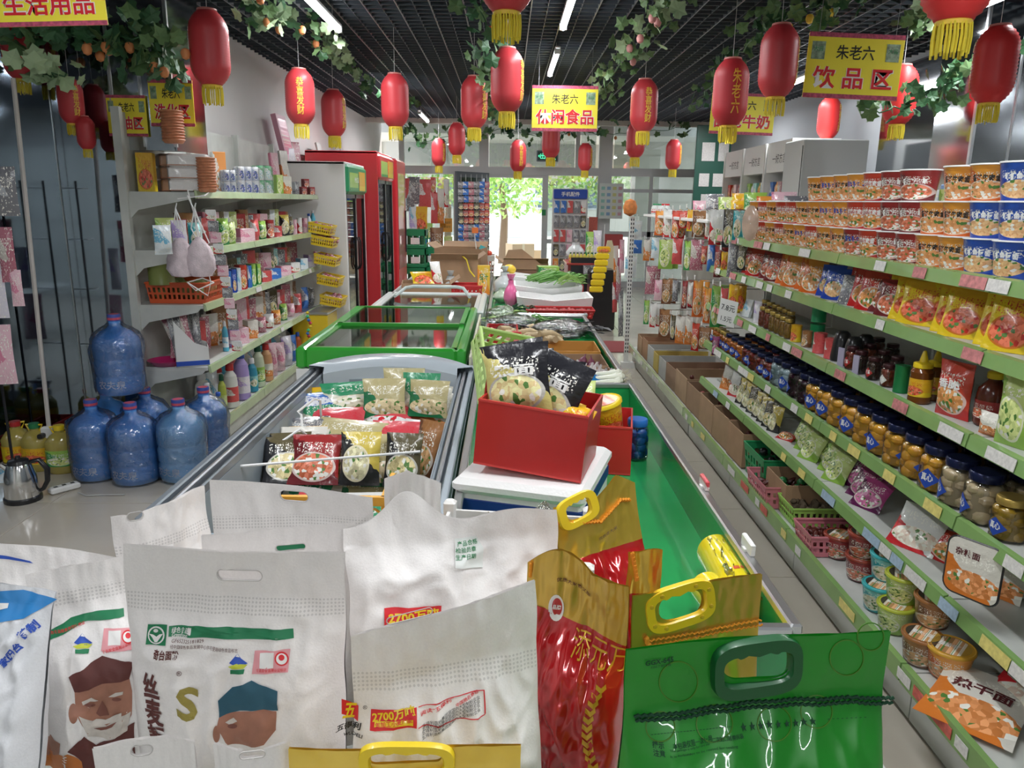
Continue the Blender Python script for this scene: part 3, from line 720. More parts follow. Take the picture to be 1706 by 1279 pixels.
PROF = {
 'jar': [(.44, 0), (.49, .03), (.5, .10), (.5, .68), (.46, .77), (.38, .81), (.38, .84)],
 'lid': [(.42, .83), (.43, .84), (.43, .97), (.40, 1.), (0, 1.)],
 'can': [(.48, 0), (.5, .01), (.5, .03), (.485, .05), (.485, .95), (.5, .97), (.5, .99), (.46, .99), (.46, .975), (0, .975)],
 'tub': [(.36, 0), (.38, .01), (.48, .93), (.49, .94)],
 'tublid': [(.485, .93), (.5, .935), (.5, .965), (.49, .975), (.45, .97), (0, .97)],
 'bowl': [(.36, 0), (.38, .02), (.47, .82), (.48, .86)],
 'bowllid': [(.48, .84), (.505, .86), (.505, .93), (.48, .955), (.455, .93), (.44, .935), (0, .945)],
 'bottle': [(.36, 0), (.45, .015), (.48, .05), (.48, .55), (.44, .68), (.26, .80), (.20, .84), (.20, .88)],
 'cap': [(.24, .87), (.25, .88), (.25, .97), (.2, 1.), (0, 1.)],
 'detergent': [(.44, 0), (.49, .02), (.5, .06), (.47, .35), (.49, .55), (.42, .72), (.22, .82), (.20, .86)],
 'dcap': [(.27, .84), (.28, .85), (.25, .98), (.22, 1.), (0, 1.)],
 'squeeze': [(.44, 0), (.49, .02), (.5, .08), (.44, .38), (.5, .6), (.42, .66), (.34, .69)],
 'scap': [(.42, .68), (.42, .76), (.20, .79), (.08, .98), (.05, 1.), (0, 1.)],
 'cup': [(.36, 0), (.40, .02), (.5, .98), (.47, .98), (.38, .06), (0, .05)],
 'dome': [(.46, 0), (.5, .02), (.5, .14), (.47, .3), (.42, .7), (.33, .92), (.2, 1.), (0, 1.)],
}
CT = {}
CATNAME = {'pouch': 'bag', 'box': 'box', 'jar': 'jar', 'can': 'can', 'tub': 'noodle tub', 'bowl': 'noodle bowl', 'bottle': 'bottle', 'detergent': 'bottle', 'squeeze': 'bottle', 'cup': 'cup', 'dome': 'tub'}
NAMES = {'pouch': 'snack_bag', 'box': 'product_box', 'jar': 'glass_jar', 'can': 'food_tin', 'tub': 'noodle_tub', 'bowl': 'noodle_bowl', 'bottle': 'plastic_bottle', 'detergent': 'detergent_bottle', 'squeeze': 'honey_bottle', 'cup': 'plastic_cup', 'dome': 'domed_tub'}
def item(kind, m, m2=None, m3=None, seed=0, txt=None, name=None, cat=None, ink=None):
    key = (kind, m.name, m2.name if m2 else '', m3.name if m3 else '', seed, txt, name)
    if key in CT: return CT[key]
    nm = name or NAMES[kind]
    if kind == 'pouch':
        o = POUCH[seed % 5].build(nm, m, None, True); tag(o, 'x', cat or 'bag')
        if m2 and txt:
            mb = MB(); text_into(mb, txt, 0, .62, w=.62, h=.16, fn=lambda a, b: (a, -.50*max(0, 1-abs(2*a)**2.6)**.6-.06, b), bold=.03); mb.build('lettering', m2, o)
    elif kind == 'box':
        o = carton_mb().build(nm, m, None); tag(o, 'x', cat or 'box')
        if txt:
            mb = MB(); text_into(mb, txt, 0, .62, w=.7, h=.22, fn=flat(-.5, .004), bold=.02); mb.build('lettering', m2 or M_ink, o)
    else:
        o = thing(nm, 'x', cat or CATNAME[kind])
        K = {'jar': ('jar', 'lid'), 'can': ('can', None), 'tub': ('tub', 'tublid'), 'bowl': ('bowl', 'bowllid'), 'bottle': ('bottle', 'cap'), 'detergent': ('detergent', 'dcap'), 'squeeze': ('squeeze', 'scap'), 'cup': ('cup', None), 'dome': ('dome', None)}[kind]
        if kind == 'jar':
            mb = MB(); rr = random.Random(seed)     # contents: lobes of fruit in syrup
            mb.lathe([(.36, .03), (.40, .06), (.40, .64), (.36, .74), (0, .75)], 14)
            mb.build('contents', mat(m.name+'_dark', tuple(v*.55 for v in m.node_tree.nodes['Principled BSDF'].inputs['Base Color'].default_value[:3]), .3), o, True)
            mf = MB()
            for k in range(16):
                a = 2*PI*(k//4)/4+.5*(k % 2)+rr.uniform(-.3, .3); zc = .15+.54*(k % 4)/3.2; r_ = rr.uniform(.19, .26)
                cx_, cy_ = .30*math.cos(a), .30*math.sin(a)
                mf.lathe([(r_*math.sin(q*PI/5), -r_*.55*math.cos(q*PI/5)) for q in range(6)], 9, (cx_, cy_, zc))
            mf.v = [(x*min(1, .487/max(1e-6, math.hypot(x, y))), y*min(1, .487/max(1e-6, math.hypot(x, y))), z) for x, y, z in mf.v]
            tag(mf.build('fruit_pieces', m, o, True), kind='stuff')
            MB().lathe(PROF['jar'], 20).build('glass', M_glass, o, True)
            MB().lathe(PROF['lid'], 20).build('lid', m2 or M_dark, o, True)
            if m3:
                mb = MB()
                for (pp) in (((0, .5), (.34, .33), (0, .12), (-.34, .33)),):
                    def fnj(x, z): a = x/.505-PI/2; return (.508*math.cos(a), .508*math.sin(a), z)
                    N = 6
                    for s_ in (0, 1):
                        vs = []
                        for i in range(N+1):
                            x = -.36+.72*i/N; hz = .22*(1-abs(x)/.37); vs += [fnj(x, .33-hz), fnj(x, .33+hz)]
                    mb.add(vs, [(2*i, 2*i+2, 2*i+3, 2*i+1) for i in range(N)])
                mb.build('label', m3, o)
                mb = MB(); text_into(mb, txt or '真心', 0, .36, w=.36, fn=lambda x, z: (.513*math.cos(x/.505-PI/2), .513*math.sin(x/.505-PI/2), z), bold=.02); mb.build('lettering', M_inkwhite, o)
        else:
            MB().lathe(PROF[K[0]], 22).build('body', m, o, True, ang=40)
            if K[1]: MB().lathe(PROF[K[1]], 22).build('lid' if kind in ('tub', 'bowl') else 'cap', m2 or M_white, o, True, ang=50)
            if kind in ('bottle', 'detergent', 'squeeze') and m3:
                r_ = .497 if kind != 'detergent' else .505
                MB().lathe([(r_, .14), (r_, .48)], 22, caps=False).build('label', m3, o, True)
            if kind == 'tub' and txt:
                fn = lambda x, z: ((.365+.12*z+.006)*math.cos(x/.45-PI/2), (.365+.12*z+.006)*math.sin(x/.45-PI/2), z)
                mb = MB(); text_into(mb, txt, 0, .60, w=.62, h=.20, fn=fn, bold=.045); mb.build('lettering', ink or M_inkwhite, o)
            if kind == 'bowl':
                if m3: MB().lathe([(.0, .948), (.40, .948)], 22, caps=False).build('lid_print', m3, o)
                if txt:
                    mb = MB(); text_into(mb, txt, 0, 0, w=.5, h=.2, fn=lambda x, y: (x, y, .952), bold=.02); mb.build('lettering', ink or M_inkwhite, o)
    p = Proto(o); CT[key] = p; return p
# packaging prints
K_ = {}
def PK(n, *a, **k):
    K_[n] = pack('print_'+n, *a, **k); return K_[n]
PK('blue', (.015, .06, .42), (.03, .10, .50), (.75, .35, .15), seed=1, style=1)
PK('orange', (.72, .14, .015), (.85, .35, .05), (.65, .25, .08), seed=2)
PK('red', (.52, .015, .015), (.62, .06, .03), (.60, .22, .05), seed=3)
PK('maroon', (.16, .015, .02), (.35, .03, .03), (.50, .12, .05), seed=4)
PK('yellow', (.80, .58, .02), (.80, .45, .02), (.60, .10, .03), seed=5, ink=(.6, .03, .02))
PK('green', (.03, .30, .06), (.35, .60, .10), (.45, .50, .15), seed=6)
PK('lime', (.30, .52, .08), (.60, .72, .25), (.50, .62, .20), seed=7, style=2)
PK('purple', (.12, .01, .08), (.40, .05, .20), (.45, .10, .25), seed=8)
PK('silver', (.45, .47, .50), (.20, .20, .22), (.30, .25, .22), seed=9, rough=.2, style=4)
PK('white', (.78, .78, .76), (.65, .10, .10), (.70, .40, .2), seed=10, style=4, ink=(.6, .05, .05))
PK('whiteblue', (.78, .80, .84), (.05, .20, .60), (.30, .50, .75), seed=11, style=4, ink=(.03, .10, .45))
PK('pink', (.75, .25, .38), (.85, .55, .62), (.85, .5, .55), seed=12, style=4)
PK('teal', (.02, .36, .42), (.25, .62, .62), (.7, .6, .4), seed=13, style=2)
PK('black', (.015, .015, .018), (.12, .10, .05), (.50, .42, .20), seed=14)
PK('blackgold', (.02, .02, .02), (.70, .55, .10), (.55, .50, .30), seed=15, style=2)
PK('brown', (.18, .07, .03), (.35, .16, .06), (.45, .25, .10), seed=16)
PK('sky', (.20, .52, .72), (.75, .82, .85), (.6, .7, .75), seed=17, style=4)
PK('redwhite', (.60, .02, .03), (.80, .80, .78), (.75, .55, .45), seed=18, style=3)
PK('orangebag', (.70, .20, .03), (.75, .72, .65), (.60, .20, .05), seed=19, style=3)
PK('mix', (.55, .50, .45), (.45, .15, .20), (.25, .30, .40), seed=20, style=4)
PK('dumpling', (.62, .62, .50), (.04, .30, .14), (.62, .55, .40), seed=21, style=3)
PK('greenbag', (.02, .20, .08), (.55, .48, .25), (.50, .40, .22), seed=22, style=3)
PK('lilac', (.50, .38, .72), (.75, .72, .8), (.6, .5, .7), seed=23, style=4)
PK('tissue', (.72, .72, .70), (.75, .30, .08), (.80, .76, .70), seed=24, ink=(.7, .3, .1), rough=.5)
PK('icewhite', (.72, .60, .60), (.70, .08, .10), (.75, .70, .70), seed=25, ink=(.75, .03, .05), style=3)
RAND = ['red', 'orange', 'yellow', 'green', 'pink', 'white', 'whiteblue', 'teal', 'silver', 'brown', 'mix', 'sky', 'lilac', 'maroon']
CNAME = {'whiteblue': 'white and blue', 'redwhite': 'red and white', 'orangebag': 'orange and cream', 'mix': 'multicoloured', 'sky': 'sky blue', 'blackgold': 'black and gold', 'dumpling': 'pale green edged', 'greenbag': 'dark green edged', 'icewhite': 'white and pink', 'tissue': 'orange and white', 'lime': 'lime green', 'maroon': 'dark maroon'}
def cn(k): return CNAME.get(k, k)

def shelf_put(pr, X, z, px, wpx, hpx, label, rot, depth=None, group=None, lean=0., dy=0, dz=0., jitter=True):
    Y = ysolve(px, X, z+.05)+dy; d = proj((X, Y, z+.05))[2]; w = wpx*d/FPX; h = hpx*d/FPX
    dp = depth if depth is not None else w
    r = (lean, 0, rot+(rng.uniform(-.06, .06) if jitter else 0)) if lean else rot+(rng.uniform(-.06, .06) if jitter else 0)
    return pr.put((X, Y, z+.001+dz), r, label, group, (w, dp, h))

# ================================================================ FREEZERS
def open_freezer():
    x0, x1, y0, y1, zt_ = -.93, -.15, 1.75, 3.72, .87
    t = thing('chest_freezer', 'grey open chest freezer with curved far rim, nearest of the three', 'freezer', ((x0+x1)/2, (y0+y1)/2, 0))
    G = mat('freezer_grey', (.36, .42, .47), .38, coat=.2); G2 = mat('freezer_trim', (.20, .23, .26), .35, .3); GI = mat('freezer_inner', (.26, .31, .35), .5); AL = mat('alu_rail', (.45, .47, .5), .3, .8)
    ox, oy = (x0+x1)/2, (y0+y1)/2; hw, hl = (x1-x0)/2, (y1-y0)/2
    def bb(n, a, m): return MB().bb(*a).build(n, m, t)
    bb('side_wall', (-hw, -hw+.06, -hl, hl, .1, zt_-.05), G); bb('side_wall', (hw-.06, hw, -hl, hl, .1, zt_-.05), G)
    bb('end_wall', (-hw, hw, -hl, -hl+.07, .1, zt_-.05), G); bb('end_wall', (-hw, hw, hl-.07, hl, .1, zt_-.01), G)
    bb('inner_floor', (-hw+.05, hw-.05, -hl+.05, hl-.05, .36, .40), GI); bb('plinth', (-hw+.02, hw-.02, -hl+.02, hl-.02, 0, .1), G2)
    # rails on the two long sides: three stepped extrusions each
    for s in (-1, 1):
        for k, (o, zz, w) in enumerate(((.0, 0, .022), (.03, -.004, .014), (.052, -.016, .012))):
            MB().rbox((s*(hw-.012-o), 0, zt_-.03+zz), (w, 2*hl-.12, .05), .004).build('rail', AL if k == 1 else (G2 if s < 0 else G), t)
        bb('inner_lining', (min(s*(hw-.062), s*(hw-.072)), max(s*(hw-.062), s*(hw-.072)), -hl+.07, hl-.07, .4, zt_-.05), GI)
    # arched far rim with rounded corners
    mb = MB(); N = 24; vs = []
    def arch(u, w, ins): 
        x = (u*2-1)*(hw-ins); e = abs(u*2-1); return x, hl-.0-ins*.4 - .16*max(0, e)**3.0*(1 if ins == 0 else .8)
    for i in range(N+1):
        u = i/N; xo, yo = arch(u, 0, 0); xi = (u*2-1)*(hw-.075); yi = hl-.14-.05*abs(u*2-1)**2
        zb_ = .03*(1-abs(2*u-1)**2)
        vs += [(xo, yo+.02, zt_-.10), (xo, yo+.02, zt_-.0+zb_), (xo*.985, yo-.012, zt_+.018+zb_), (xi, yi+.03, zt_+.008+zb_), (xi, yi, zt_-.02+zb_), (xi, yi, zt_-.12)]
    fs = []
    for i in range(N):
        for k in range(5): a = i*6+k; fs.append((a, a+6, a+7, a+1))
    mb.add(vs, fs); mb.build('rim', mat('rim_grey', (.50, .56, .61), .3, coat=.4), t, True)
    bb('inner_end', (-hw+.06, hw-.06, hl-.16, hl-.13, .4, zt_-.05), GI)
    for z in (.70, .74, .78): bb('groove', (-hw+.08, hw-.08, hl-.164, hl-.16, z, z+.012), G2)
    mb = MB(); 
    bb('price_band', (hw+.0, hw+.006, -hl, hl, .60, .66), M_label)
    return t
open_freezer()
# wire divider and wire hooks in the open freezer
t = thing('wire_divider', 'white wire divider lying across the packets in the open freezer', 'divider', (0, 0, 0))
a_, b_ = P(378, 778, z=.80), P(700, 752, z=.80)
b_ = Vector((min(b_.x, -.24), b_.y, .80))
MB().tube([a_, b_], .005, 6).build('bar', M_wire, t); MB().lathe([(0, -.012), (.012, 0), (0, .012)], 8, a_).build('tip', M_wire, t, True)
for k, pts in enumerate((((405, 770), (400, 757), (440, 730), (452, 738), (453, 768)), ((480, 735), (478, 705), (472, 700), (500, 678), (510, 680), (512, 705)))):
    t = thing('wire_hook', ['white bent wire divider end nearest the tub front in the open freezer', 'white bent wire divider end further back in the open freezer'][k], 'divider', (0, 0, 0))
    q = [P(x, y, x=-.815) if False else P(x, y, y=P(pts[0][0], pts[0][1], z=.68).y - .16 + .04*i) for i, (x, y) in enumerate(pts)]
    sh = max(0, -.82-min(v.x for v in q)); q = [Vector((v.x+sh, v.y, max(v.z, .66)+.035)) for v in q]
    MB().tube(q, .005, 6).build('wire', M_wire, t)
# packets in the open freezer, standing in leaning rows
frz = [  # px, py (middle), w px, h px, print, lean, yaw
 (555, 655, 110, 52, 'yellow', .75, .35), (598, 650, 100, 52, 'dumpling', .75, .35), (640, 655, 62, 70, 'greenbag', .35, .1), (672, 645, 60, 82, 'greenbag', .25, 0), (700, 650, 55, 78, 'dumpling', .25, -.1), (728, 655, 60, 66, 'greenbag', .35, -.2), (745, 660, 50, 60, 'orangebag', .3, -.4),
 (520, 698, 90, 40, 'whiteblue', 1.0, .45), (565, 694, 90, 40, 'dumpling', 1.0, .4),
 (520, 728, 80, 34, 'redwhite', 1.1, .2), (560, 722, 78, 38, 'icewhite', 1.0, .1), (600, 718, 78, 38, 'icewhite', 1.0, .05), (640, 712, 76, 40, 'icewhite', 1.0, 0), (680, 705, 80, 50, 'orangebag', .9, -.35), (712, 695, 84, 56, 'orangebag', .8, -.6), (700, 712, 84, 40, 'orangebag', .9, -.55),
 (480, 755, 60, 34, 'yellow', 1.1, .1), (520, 756, 100, 34, 'dumpling', 1.1, -.25), (560, 748, 110, 34, 'greenbag', 1.0, -.3), (610, 746, 100, 32, 'dumpling', 1.1, .1), (650, 750, 80, 36, 'icewhite', 1.0, -.1), (685, 752, 78, 40, 'redwhite', .9, -.4),
 (450, 768, 66, 36, 'orangebag', .9, .1), (490, 772, 60, 34, 'orangebag', .9, 0),
 (430, 790, 66, 44, 'black', .8, .2), (475, 792, 70, 46, 'black', .75, .1), (520, 790, 72, 50, 'maroon', .7, 0), (560, 790, 70, 52, 'black', .6, .0), (598, 788, 58, 60, 'blackgold', .45, .0), (635, 790, 58, 60, 'greenbag', .45, 0), (668, 790, 54, 60, 'black', .45, -.1), (700, 770, 44, 80, 'brown', .35, -.6),
 (470, 712, 64, 40, 'dumpling', .9, .3), (440, 745, 60, 40, 'redwhite', .9, .3), (400, 782, 60, 44, 'black', .8, .2), (505, 665, 70, 44, 'whiteblue', .9, .5), (455, 742, 60, 34, 'silver', 1.0, .3)]
cnt = {}
for k, (px, py, w, h, pk, lean, yaw) in enumerate(frz):
    zc = .72 if py < 700 else .74
    c = P(px, py+h*.35, z=.66 if k % 2 else .68)
    if c.y > 3.36: c = P(px, py+h*.35, y=3.30-.06*(k % 3)); c.z -= .045
    d = (c-CAMP).length
    W_, H_ = 1.15*w*d/FPX, max(.15 if py < 690 else .19, (.92 if py < 690 else 1.2)*h*d/FPX/max(.5, math.cos(lean*.6)))
    hx = W_/2*math.cos(yaw)+.01
    c.x = min(max(c.x, -.85+hx), -.235-hx) if -.85+hx < -.235-hx else -.54
    i = cnt.get(pk, 0); cnt[pk] = i+1
    row = ['last', 'third', 'second', 'nearest'][0 if py < 672 else 1 if py < 700 else 2 if py < 760 else 3]
    item('pouch', K_[pk], seed=k, name='frozen_food_bag').put(c, (-lean, 0, yaw), f'{cn(pk)} bag in the open freezer, {ORD[i]} of its colour from the back', 'frozen food bags', (W_, .055, H_))
# more bags fill the bottom of the tub (seen in the gaps)
for k in range(26):
    i = k % 5; j = k//5
    pk = ['black', 'icewhite', 'greenbag', 'orangebag', 'dumpling', 'redwhite'][(k*5+j) % 6]
    item('pouch', K_[pk], seed=k, name='frozen_food_bag').put((-.74+.1*i, 1.98+.27*j+.03*(i % 2), .53), (-.9, 0, rng.uniform(-.3, .3)), f'{cn(pk)} frozen bag under the top layer, {ORD[j]} row from near, {ORD[i]} from left', 'frozen bags in the lower layer', (.19, .06, .24))

def lid_freezer(label, x0, x1, y0, y1, zt_, G, rimw, twotone=None, lids=2, curved=False):
    t = thing('chest_freezer', label, 'freezer', ((x0+x1)/2, (y0+y1)/2, 0))
    hw, hl = (x1-x0)/2, (y1-y0)/2
    GI = mat('freezer_white_in', (.62, .66, .66), .5); B = twotone or M_white
    def bb(n, a, m): return MB().bb(*a).build(n, m, t)
    for s in (-1, 1):
        bb('side_wall', (min(s*hw, s*(hw-.06)), max(s*hw, s*(hw-.06)), -hl, hl, .08, zt_-.11), B)
        bb('end_wall', (-hw+.06, hw-.06, min(s*hl, s*(hl-.06)), max(s*hl, s*(hl-.06)), .08, zt_-.11), B)
        MB().rbox((s*(hw-rimw/2), 0, zt_-.055), (rimw, 2*hl, .11), .012).build('rim', G, t)
        MB().rbox((0, s*(hl-rimw/2), zt_-.055), (2*hw-2*rimw, rimw, .11), .012).build('rim', G, t)
    bb('inner_floor', (-hw+.05, hw-.05, -hl+.05, hl-.05, .40, .44), GI); bb('plinth', (-hw+.03, hw-.03, -hl+.03, hl-.03, 0, .08), M_dark)
    L = (2*hl-2*rimw)/lids
    for k in range(lids):
        ya = -hl+rimw+k*L-(.03 if k else 0); yb = ya+L+.03*(1 if k else 0); zz = zt_-.012+.014*(k % 2)
        g = MB().bb(-hw+rimw+.02, hw-rimw-.02, ya+.02, yb-.02, zz-.003, zz+.001).build('glass_lid', film('lid_glass', (.90, .97, .93), .35, .03), t)
        for (a, b, c, d) in ((-hw+rimw, hw-rimw, ya, ya+.028), (-hw+rimw, hw-rimw, yb-.028, yb), (-hw+rimw, -hw+rimw+.028, ya, yb), (hw-rimw-.028, hw-rimw, ya, yb)):
            MB().bb(a, b, c, d, zz-.008, zz+.006).build('lid_frame', G, g)
    return t
G_green = mat('freezer_green', (.035, .36, .035), .28, coat=.5)
t = lid_freezer('chest freezer with bright green rim and sliding glass lids', -1.06, -.20, 3.82, 5.42, .92, G_green, .05)
MB().box((.455, -.1, .83), (.012, 1.5, .12)).build('price_band', mat('band_cream', (.70, .68, .52), .5, noisy=.3, nscale=40), t)
for k in range(9): MB().box((.4625, -.75+.16*k, .84), (.002, .12, .07)).build('price_card', M_yellabel if k % 2 else M_label, t)
t = lid_freezer('white chest freezer with curved glass lid behind the green one', -1.02, -.16, 5.5, 6.65, .88, mat('freezer_rim_white', (.62, .66, .64), .3, coat=.3), .05, lids=1)
MB().tube([(-.30, .10, .90), (-.24, .30, .945), (-.18, .36, .95), (.18, .36, .95), (.24, .30, .945), (.30, .10, .90)], .014, 8).build('lid_handle', mat('handle_clear', (.55, .62, .6), .2), t, True)
for k in range(34):
    i, j = k % 5, k//5
    pk = ['redwhite', 'white', 'pink', 'icewhite', 'silver', 'mix', 'red', 'dumpling', 'sky'][(k*7+j*2) % 9]
    item('pouch', K_[pk], seed=k, name='frozen_food_bag').put((-.93+.145*i+.06*rng.random(), 3.92+.21*j, .60+.04*rng.random()), (-1.25, 0, rng.uniform(-.5, .5)), f'{cn(pk)} frozen bag under green framed lids, {ORD[j]} row from near, {ORD[i]} from left', 'frozen bags under the green lids', (.2, .06, .22))
for k in range(10):
    i, j = k % 4, k//4
    pk = ['redwhite', 'icewhite', 'dumpling', 'sky'][(k*3+j) % 4]
    item('pouch', K_[pk], seed=k, name='frozen_food_bag').put((-.88+.17*i, 5.62+.3*j, .60), (-1.25, 0, rng.uniform(-.4, .4)), f'{cn(pk)} frozen bag under the curved lid, {ORD[j]} row from near, {ORD[i]} from left', 'frozen bags under the curved lid', (.2, .06, .22))

# ================================================================ DISPLAY TABLES (green trays on a steel frame)
M_gfelt = mat('green_tray', (.02, .33, .09), .25, coat=.35, noisy=.2, nscale=4)
M_gside = film('tray_side_glass', (.55, .85, .65), .3, .05)
def dtable(label, x0, x1, y0, y1, zf, zr, m=M_gfelt):
    t = thing('display_table', label, 'table', ((x0+x1)/2, (y0+y1)/2, 0)); hw, hl = (x1-x0)/2, (y1-y0)/2
    MB().bb(-hw, hw, -hl, hl, zf-.03, zf).build('tray_floor', m, t)
    for s in (-1, 1):
        MB().bb(s*hw-.006, s*hw+.006, -hl, hl, zf-.03, zr-.01).build('tray_side', m if s < 0 else M_gfelt, t)
        MB().rbox((s*hw, 0, zr), (.024, 2*hl, .022), .004).build('edge_rail', M_steel, t)
        MB().bb(-hw, hw, s*hl-.006, s*hl+.006, zf-.03, zr-.01).build('tray_end', m, t)
        MB().rbox((0, s*hl, zr), (2*hw-.02, .024, .022), .004).build('edge_rail', M_steel, t)
        for u in (-1, 1): MB().bb(s*(hw-.03)-.02, s*(hw-.03)+.02, u*(hl-.05)-.02, u*(hl-.05)+.02, 0, zf-.03).build('leg', M_steel, t)
    MB().bb(-hw+.03, hw-.03, -hl+.05, hl-.05, .18, .2).build('lower_shelf', M_shelf, t)
    MB().bb(hw-.02, hw, -hl, hl, .2, zf-.03).build('side_panel', mat('table_panel', (.42, .42, .38), .6), t)
    return t
dtable('long green display table in front of the viewer, nearest of three', -.12, .555, 1.30, 3.28, .745, .87)
dtable('produce display table full of vegetables, middle of three', -.12, .56, 3.32, 5.45, .70, .855)
dtable('green display table with foam trays, farthest of three', -.12, .58, 5.5, 8.3, .82, .86)
# ================================================================ RIGHT GONDOLA GOODS
RR = -PI/2
FROM = 'from the near end'
# cup noodles in three tiers on the top shelf
tc = {'blue': ('blue', '鲜虾鱼板面', M_inkwhite), 'orange': ('orange', '香辣牛肉面', M_ink), 'red': ('red', '红烧牛肉面', M_inkwhite), 'maroon': ('maroon', '香辣牛肉', M_inkwhite), 'big': ('orange', 'BIG', M_inkblue), 'bigd': ('maroon', 'BIG', M_inkblue)}
cols = ['blue', 'blue', 'blue', 'orange', 'orange', 'maroon', 'maroon', 'red', 'bigd', 'orange', 'orange', 'red', 'big', 'orange', 'red', 'orange', 'red', 'big']
cols2 = ['blue', 'blue', 'blue', 'orange', 'orange', 'maroon', 'maroon', 'red', 'red', 'big', 'big', 'orange', 'orange', 'red', 'red', 'orange', 'red', 'orange']
cols3 = ['blue', 'blue', 'orange', 'orange', None, 'maroon', 'maroon', 'red', 'big', 'orange', 'big', 'orange', None, None, None, None, None, None]
w_t, h_t = .142, .112
for tier, cc in enumerate((cols, cols2, cols3)):
    for j, c in enumerate(cc):
        if not c: continue
        pk, tx, ik = tc[c]
        pr = item('tub', K_[pk], M_white, None, 0, tx, ink=ik)
        pr.put((1.482+.004*rng.random(), 2.10+j*(w_t+.004)+(.02 if tier == 2 else 0), ZR[4]+.001+tier*(h_t-.002)), RR+.55+rng.uniform(-.25, .25),
               f'{cn(pk)} noodle tub, {["bottom", "middle", "top"][tier]} tier of the top right shelf, {ORD[j]} {FROM}', 'stacked noodle tubs', (w_t, w_t, h_t/.975))
# goods on the far side of the gondola's top that show between the tubs
for j in range(12):
    pk = ['white', 'brown', 'lime', 'green', 'yellow', 'sky', 'mix'][(j*3) % 7]
    item('pouch', K_[pk], seed=j).put((1.72, 2.3+.24*j, ZR[4]+.001), RR+.3, f'{cn(pk)} bag standing behind the noodle tubs, {ORD[j]} {FROM}', 'bags behind the noodle tubs', (.16, .06, .27 if j < 6 else .2))
def clear_fan():
    c = P(1250, 372, x=1.36)
    t = thing('round_tag', 'round clear plastic tag with pink print hanging at the far end of the top shelf', 'tag', c, (0, 0, -.6))
    MB().lathe([(.075, -.002), (.078, 0), (.075, .002)], 24, axis=Matrix.Rotation(PI/2, 3, 'X') @ Matrix.Diagonal((.6, 1.25, 1))).build('disc', mat('tag_peach', (.85, .62, .48), .15, coat=.6, noisy=.4, nscale=14), t, True)
    MB().tube([(0, 0, .0), (.02, .01, -.02), (.045, .02, -.03)], .004, 5).build('clip', M_wire, t)
clear_fan()
# instant noodle bags on the second shelf
for j, (px, w, h, pk, n) in enumerate([(1680, 84, 112, 'yellow', 2), (1600, 74, 88, 'yellow', 4), (1530, 78, 78, 'yellow', 3), (1482, 54, 66, 'maroon', 2), (1450, 58, 70, 'red', 3), (1414, 40, 52, 'silver', 1), (1388, 44, 56, 'blue', 2), (1350, 42, 58, 'orange', 2), (1317, 40, 54, 'orange', 2), (1286, 34, 50, 'maroon', 2), (1256, 36, 48, 'red', 2), (1236, 26, 40, 'silver', 1)]):
    for k in range(n):
        shelf_put(item('pouch', K_[pk], seed=j+k, name='instant_noodle_bag'), 1.475+.028*k, ZR[3], px-6*k, w, h*.96, f'{cn(pk)} instant noodle bag, {["front", "second", "third", "fourth"][k]} in its stack, {ORD[j]} stack {FROM}', RR+.62, .04, 'instant noodle bags', lean=-.32, dy=.02*k)
# third shelf
J = lambda m, l, lab=None, tx=None, seed=0: item('jar', m, l, lab, seed, tx)
jm = {'pickle': mat('pickle_relish', (.42, .22, .03), .3, noisy=.5, nscale=14), 'dark': mat('dark_sauce', (.05, .02, .015), .3), 'redpaste': mat('red_paste', (.32, .05, .02), .35, noisy=.4, nscale=12),
      'peach': mat('peach_syrup', (.90, .46, .05), .2, coat=.5), 'pear': mat('pear_syrup', (.72, .56, .36), .2, coat=.5), 'lychee': mat('lychee_syrup', (.42, .52, .58), .2), 'berry': mat('berry_syrup', (.04, .006, .02), .2), 'cherry': mat('cherry_syrup', (.28, .04, .03), .2), 'must': mat('mustard_pickle', (.55, .33, .03), .3, noisy=.3, nscale=10), 'orangej': mat('mandarin_syrup', (.70, .22, .03), .25)}
M_lidb = mat('navy_lid', (.012, .018, .07), .25, .4); M_lidd = mat('dark_lid', (.05, .012, .015), .3, .3); M_lidg = mat('gold_lid', (.55, .38, .10), .3, .6)
M_labb = mat('blue_label', (.02, .07, .42), .4); M_labr = mat('red_label', (.6, .04, .04), .4, noisy=.4, nscale=20)
n_ = 0
def s3(pr, px, w, h, lab, X=1.465, **k): shelf_put(pr, X, ZR[2], px, w, h, lab+' on the third shelf', RR+k.pop('r', .3), k.pop('depth', None), k.pop('group', None), **k)
s3(item('pouch', K_['lime'], seed=1), 1694, 78, 120, 'big green and yellow crisps bag with black top, nearest', depth=.06)
s3(item('pouch', K_['orangebag'], seed=2), 1655, 50, 40, 'low flat orange snack pack in front of the brown bottle', depth=.04)
s3(item('bottle', mat('brown_sauce', (.10, .02, .01), .2), M_yellow, K_['maroon']), 1650, 50, 92, 'brown bottle with yellow cap behind the flat snack pack', X=1.53)
s3(item('pouch', K_['red'], seed=3, txt='香脆', m2=M_inkwhite), 1588, 66, 94, 'red and yellow crisps bag beside the honey bottles', depth=.06)
for k, (px, X) in enumerate(((1533, 1.455), (1556, 1.53))): s3(item('squeeze', mat('honey', (.16, .05, .01), .15), M_yellow, K_['yellow']), px, 36, 88 if k == 0 else 84, ['front', 'rear'][k]+' honey squeeze bottle with yellow nozzle cap', X=X)
s3(item('can', mat('green_tin', (.02, .22, .07), .3, .3)), 1502, 24, 46, 'dark green tin right of the small jars')
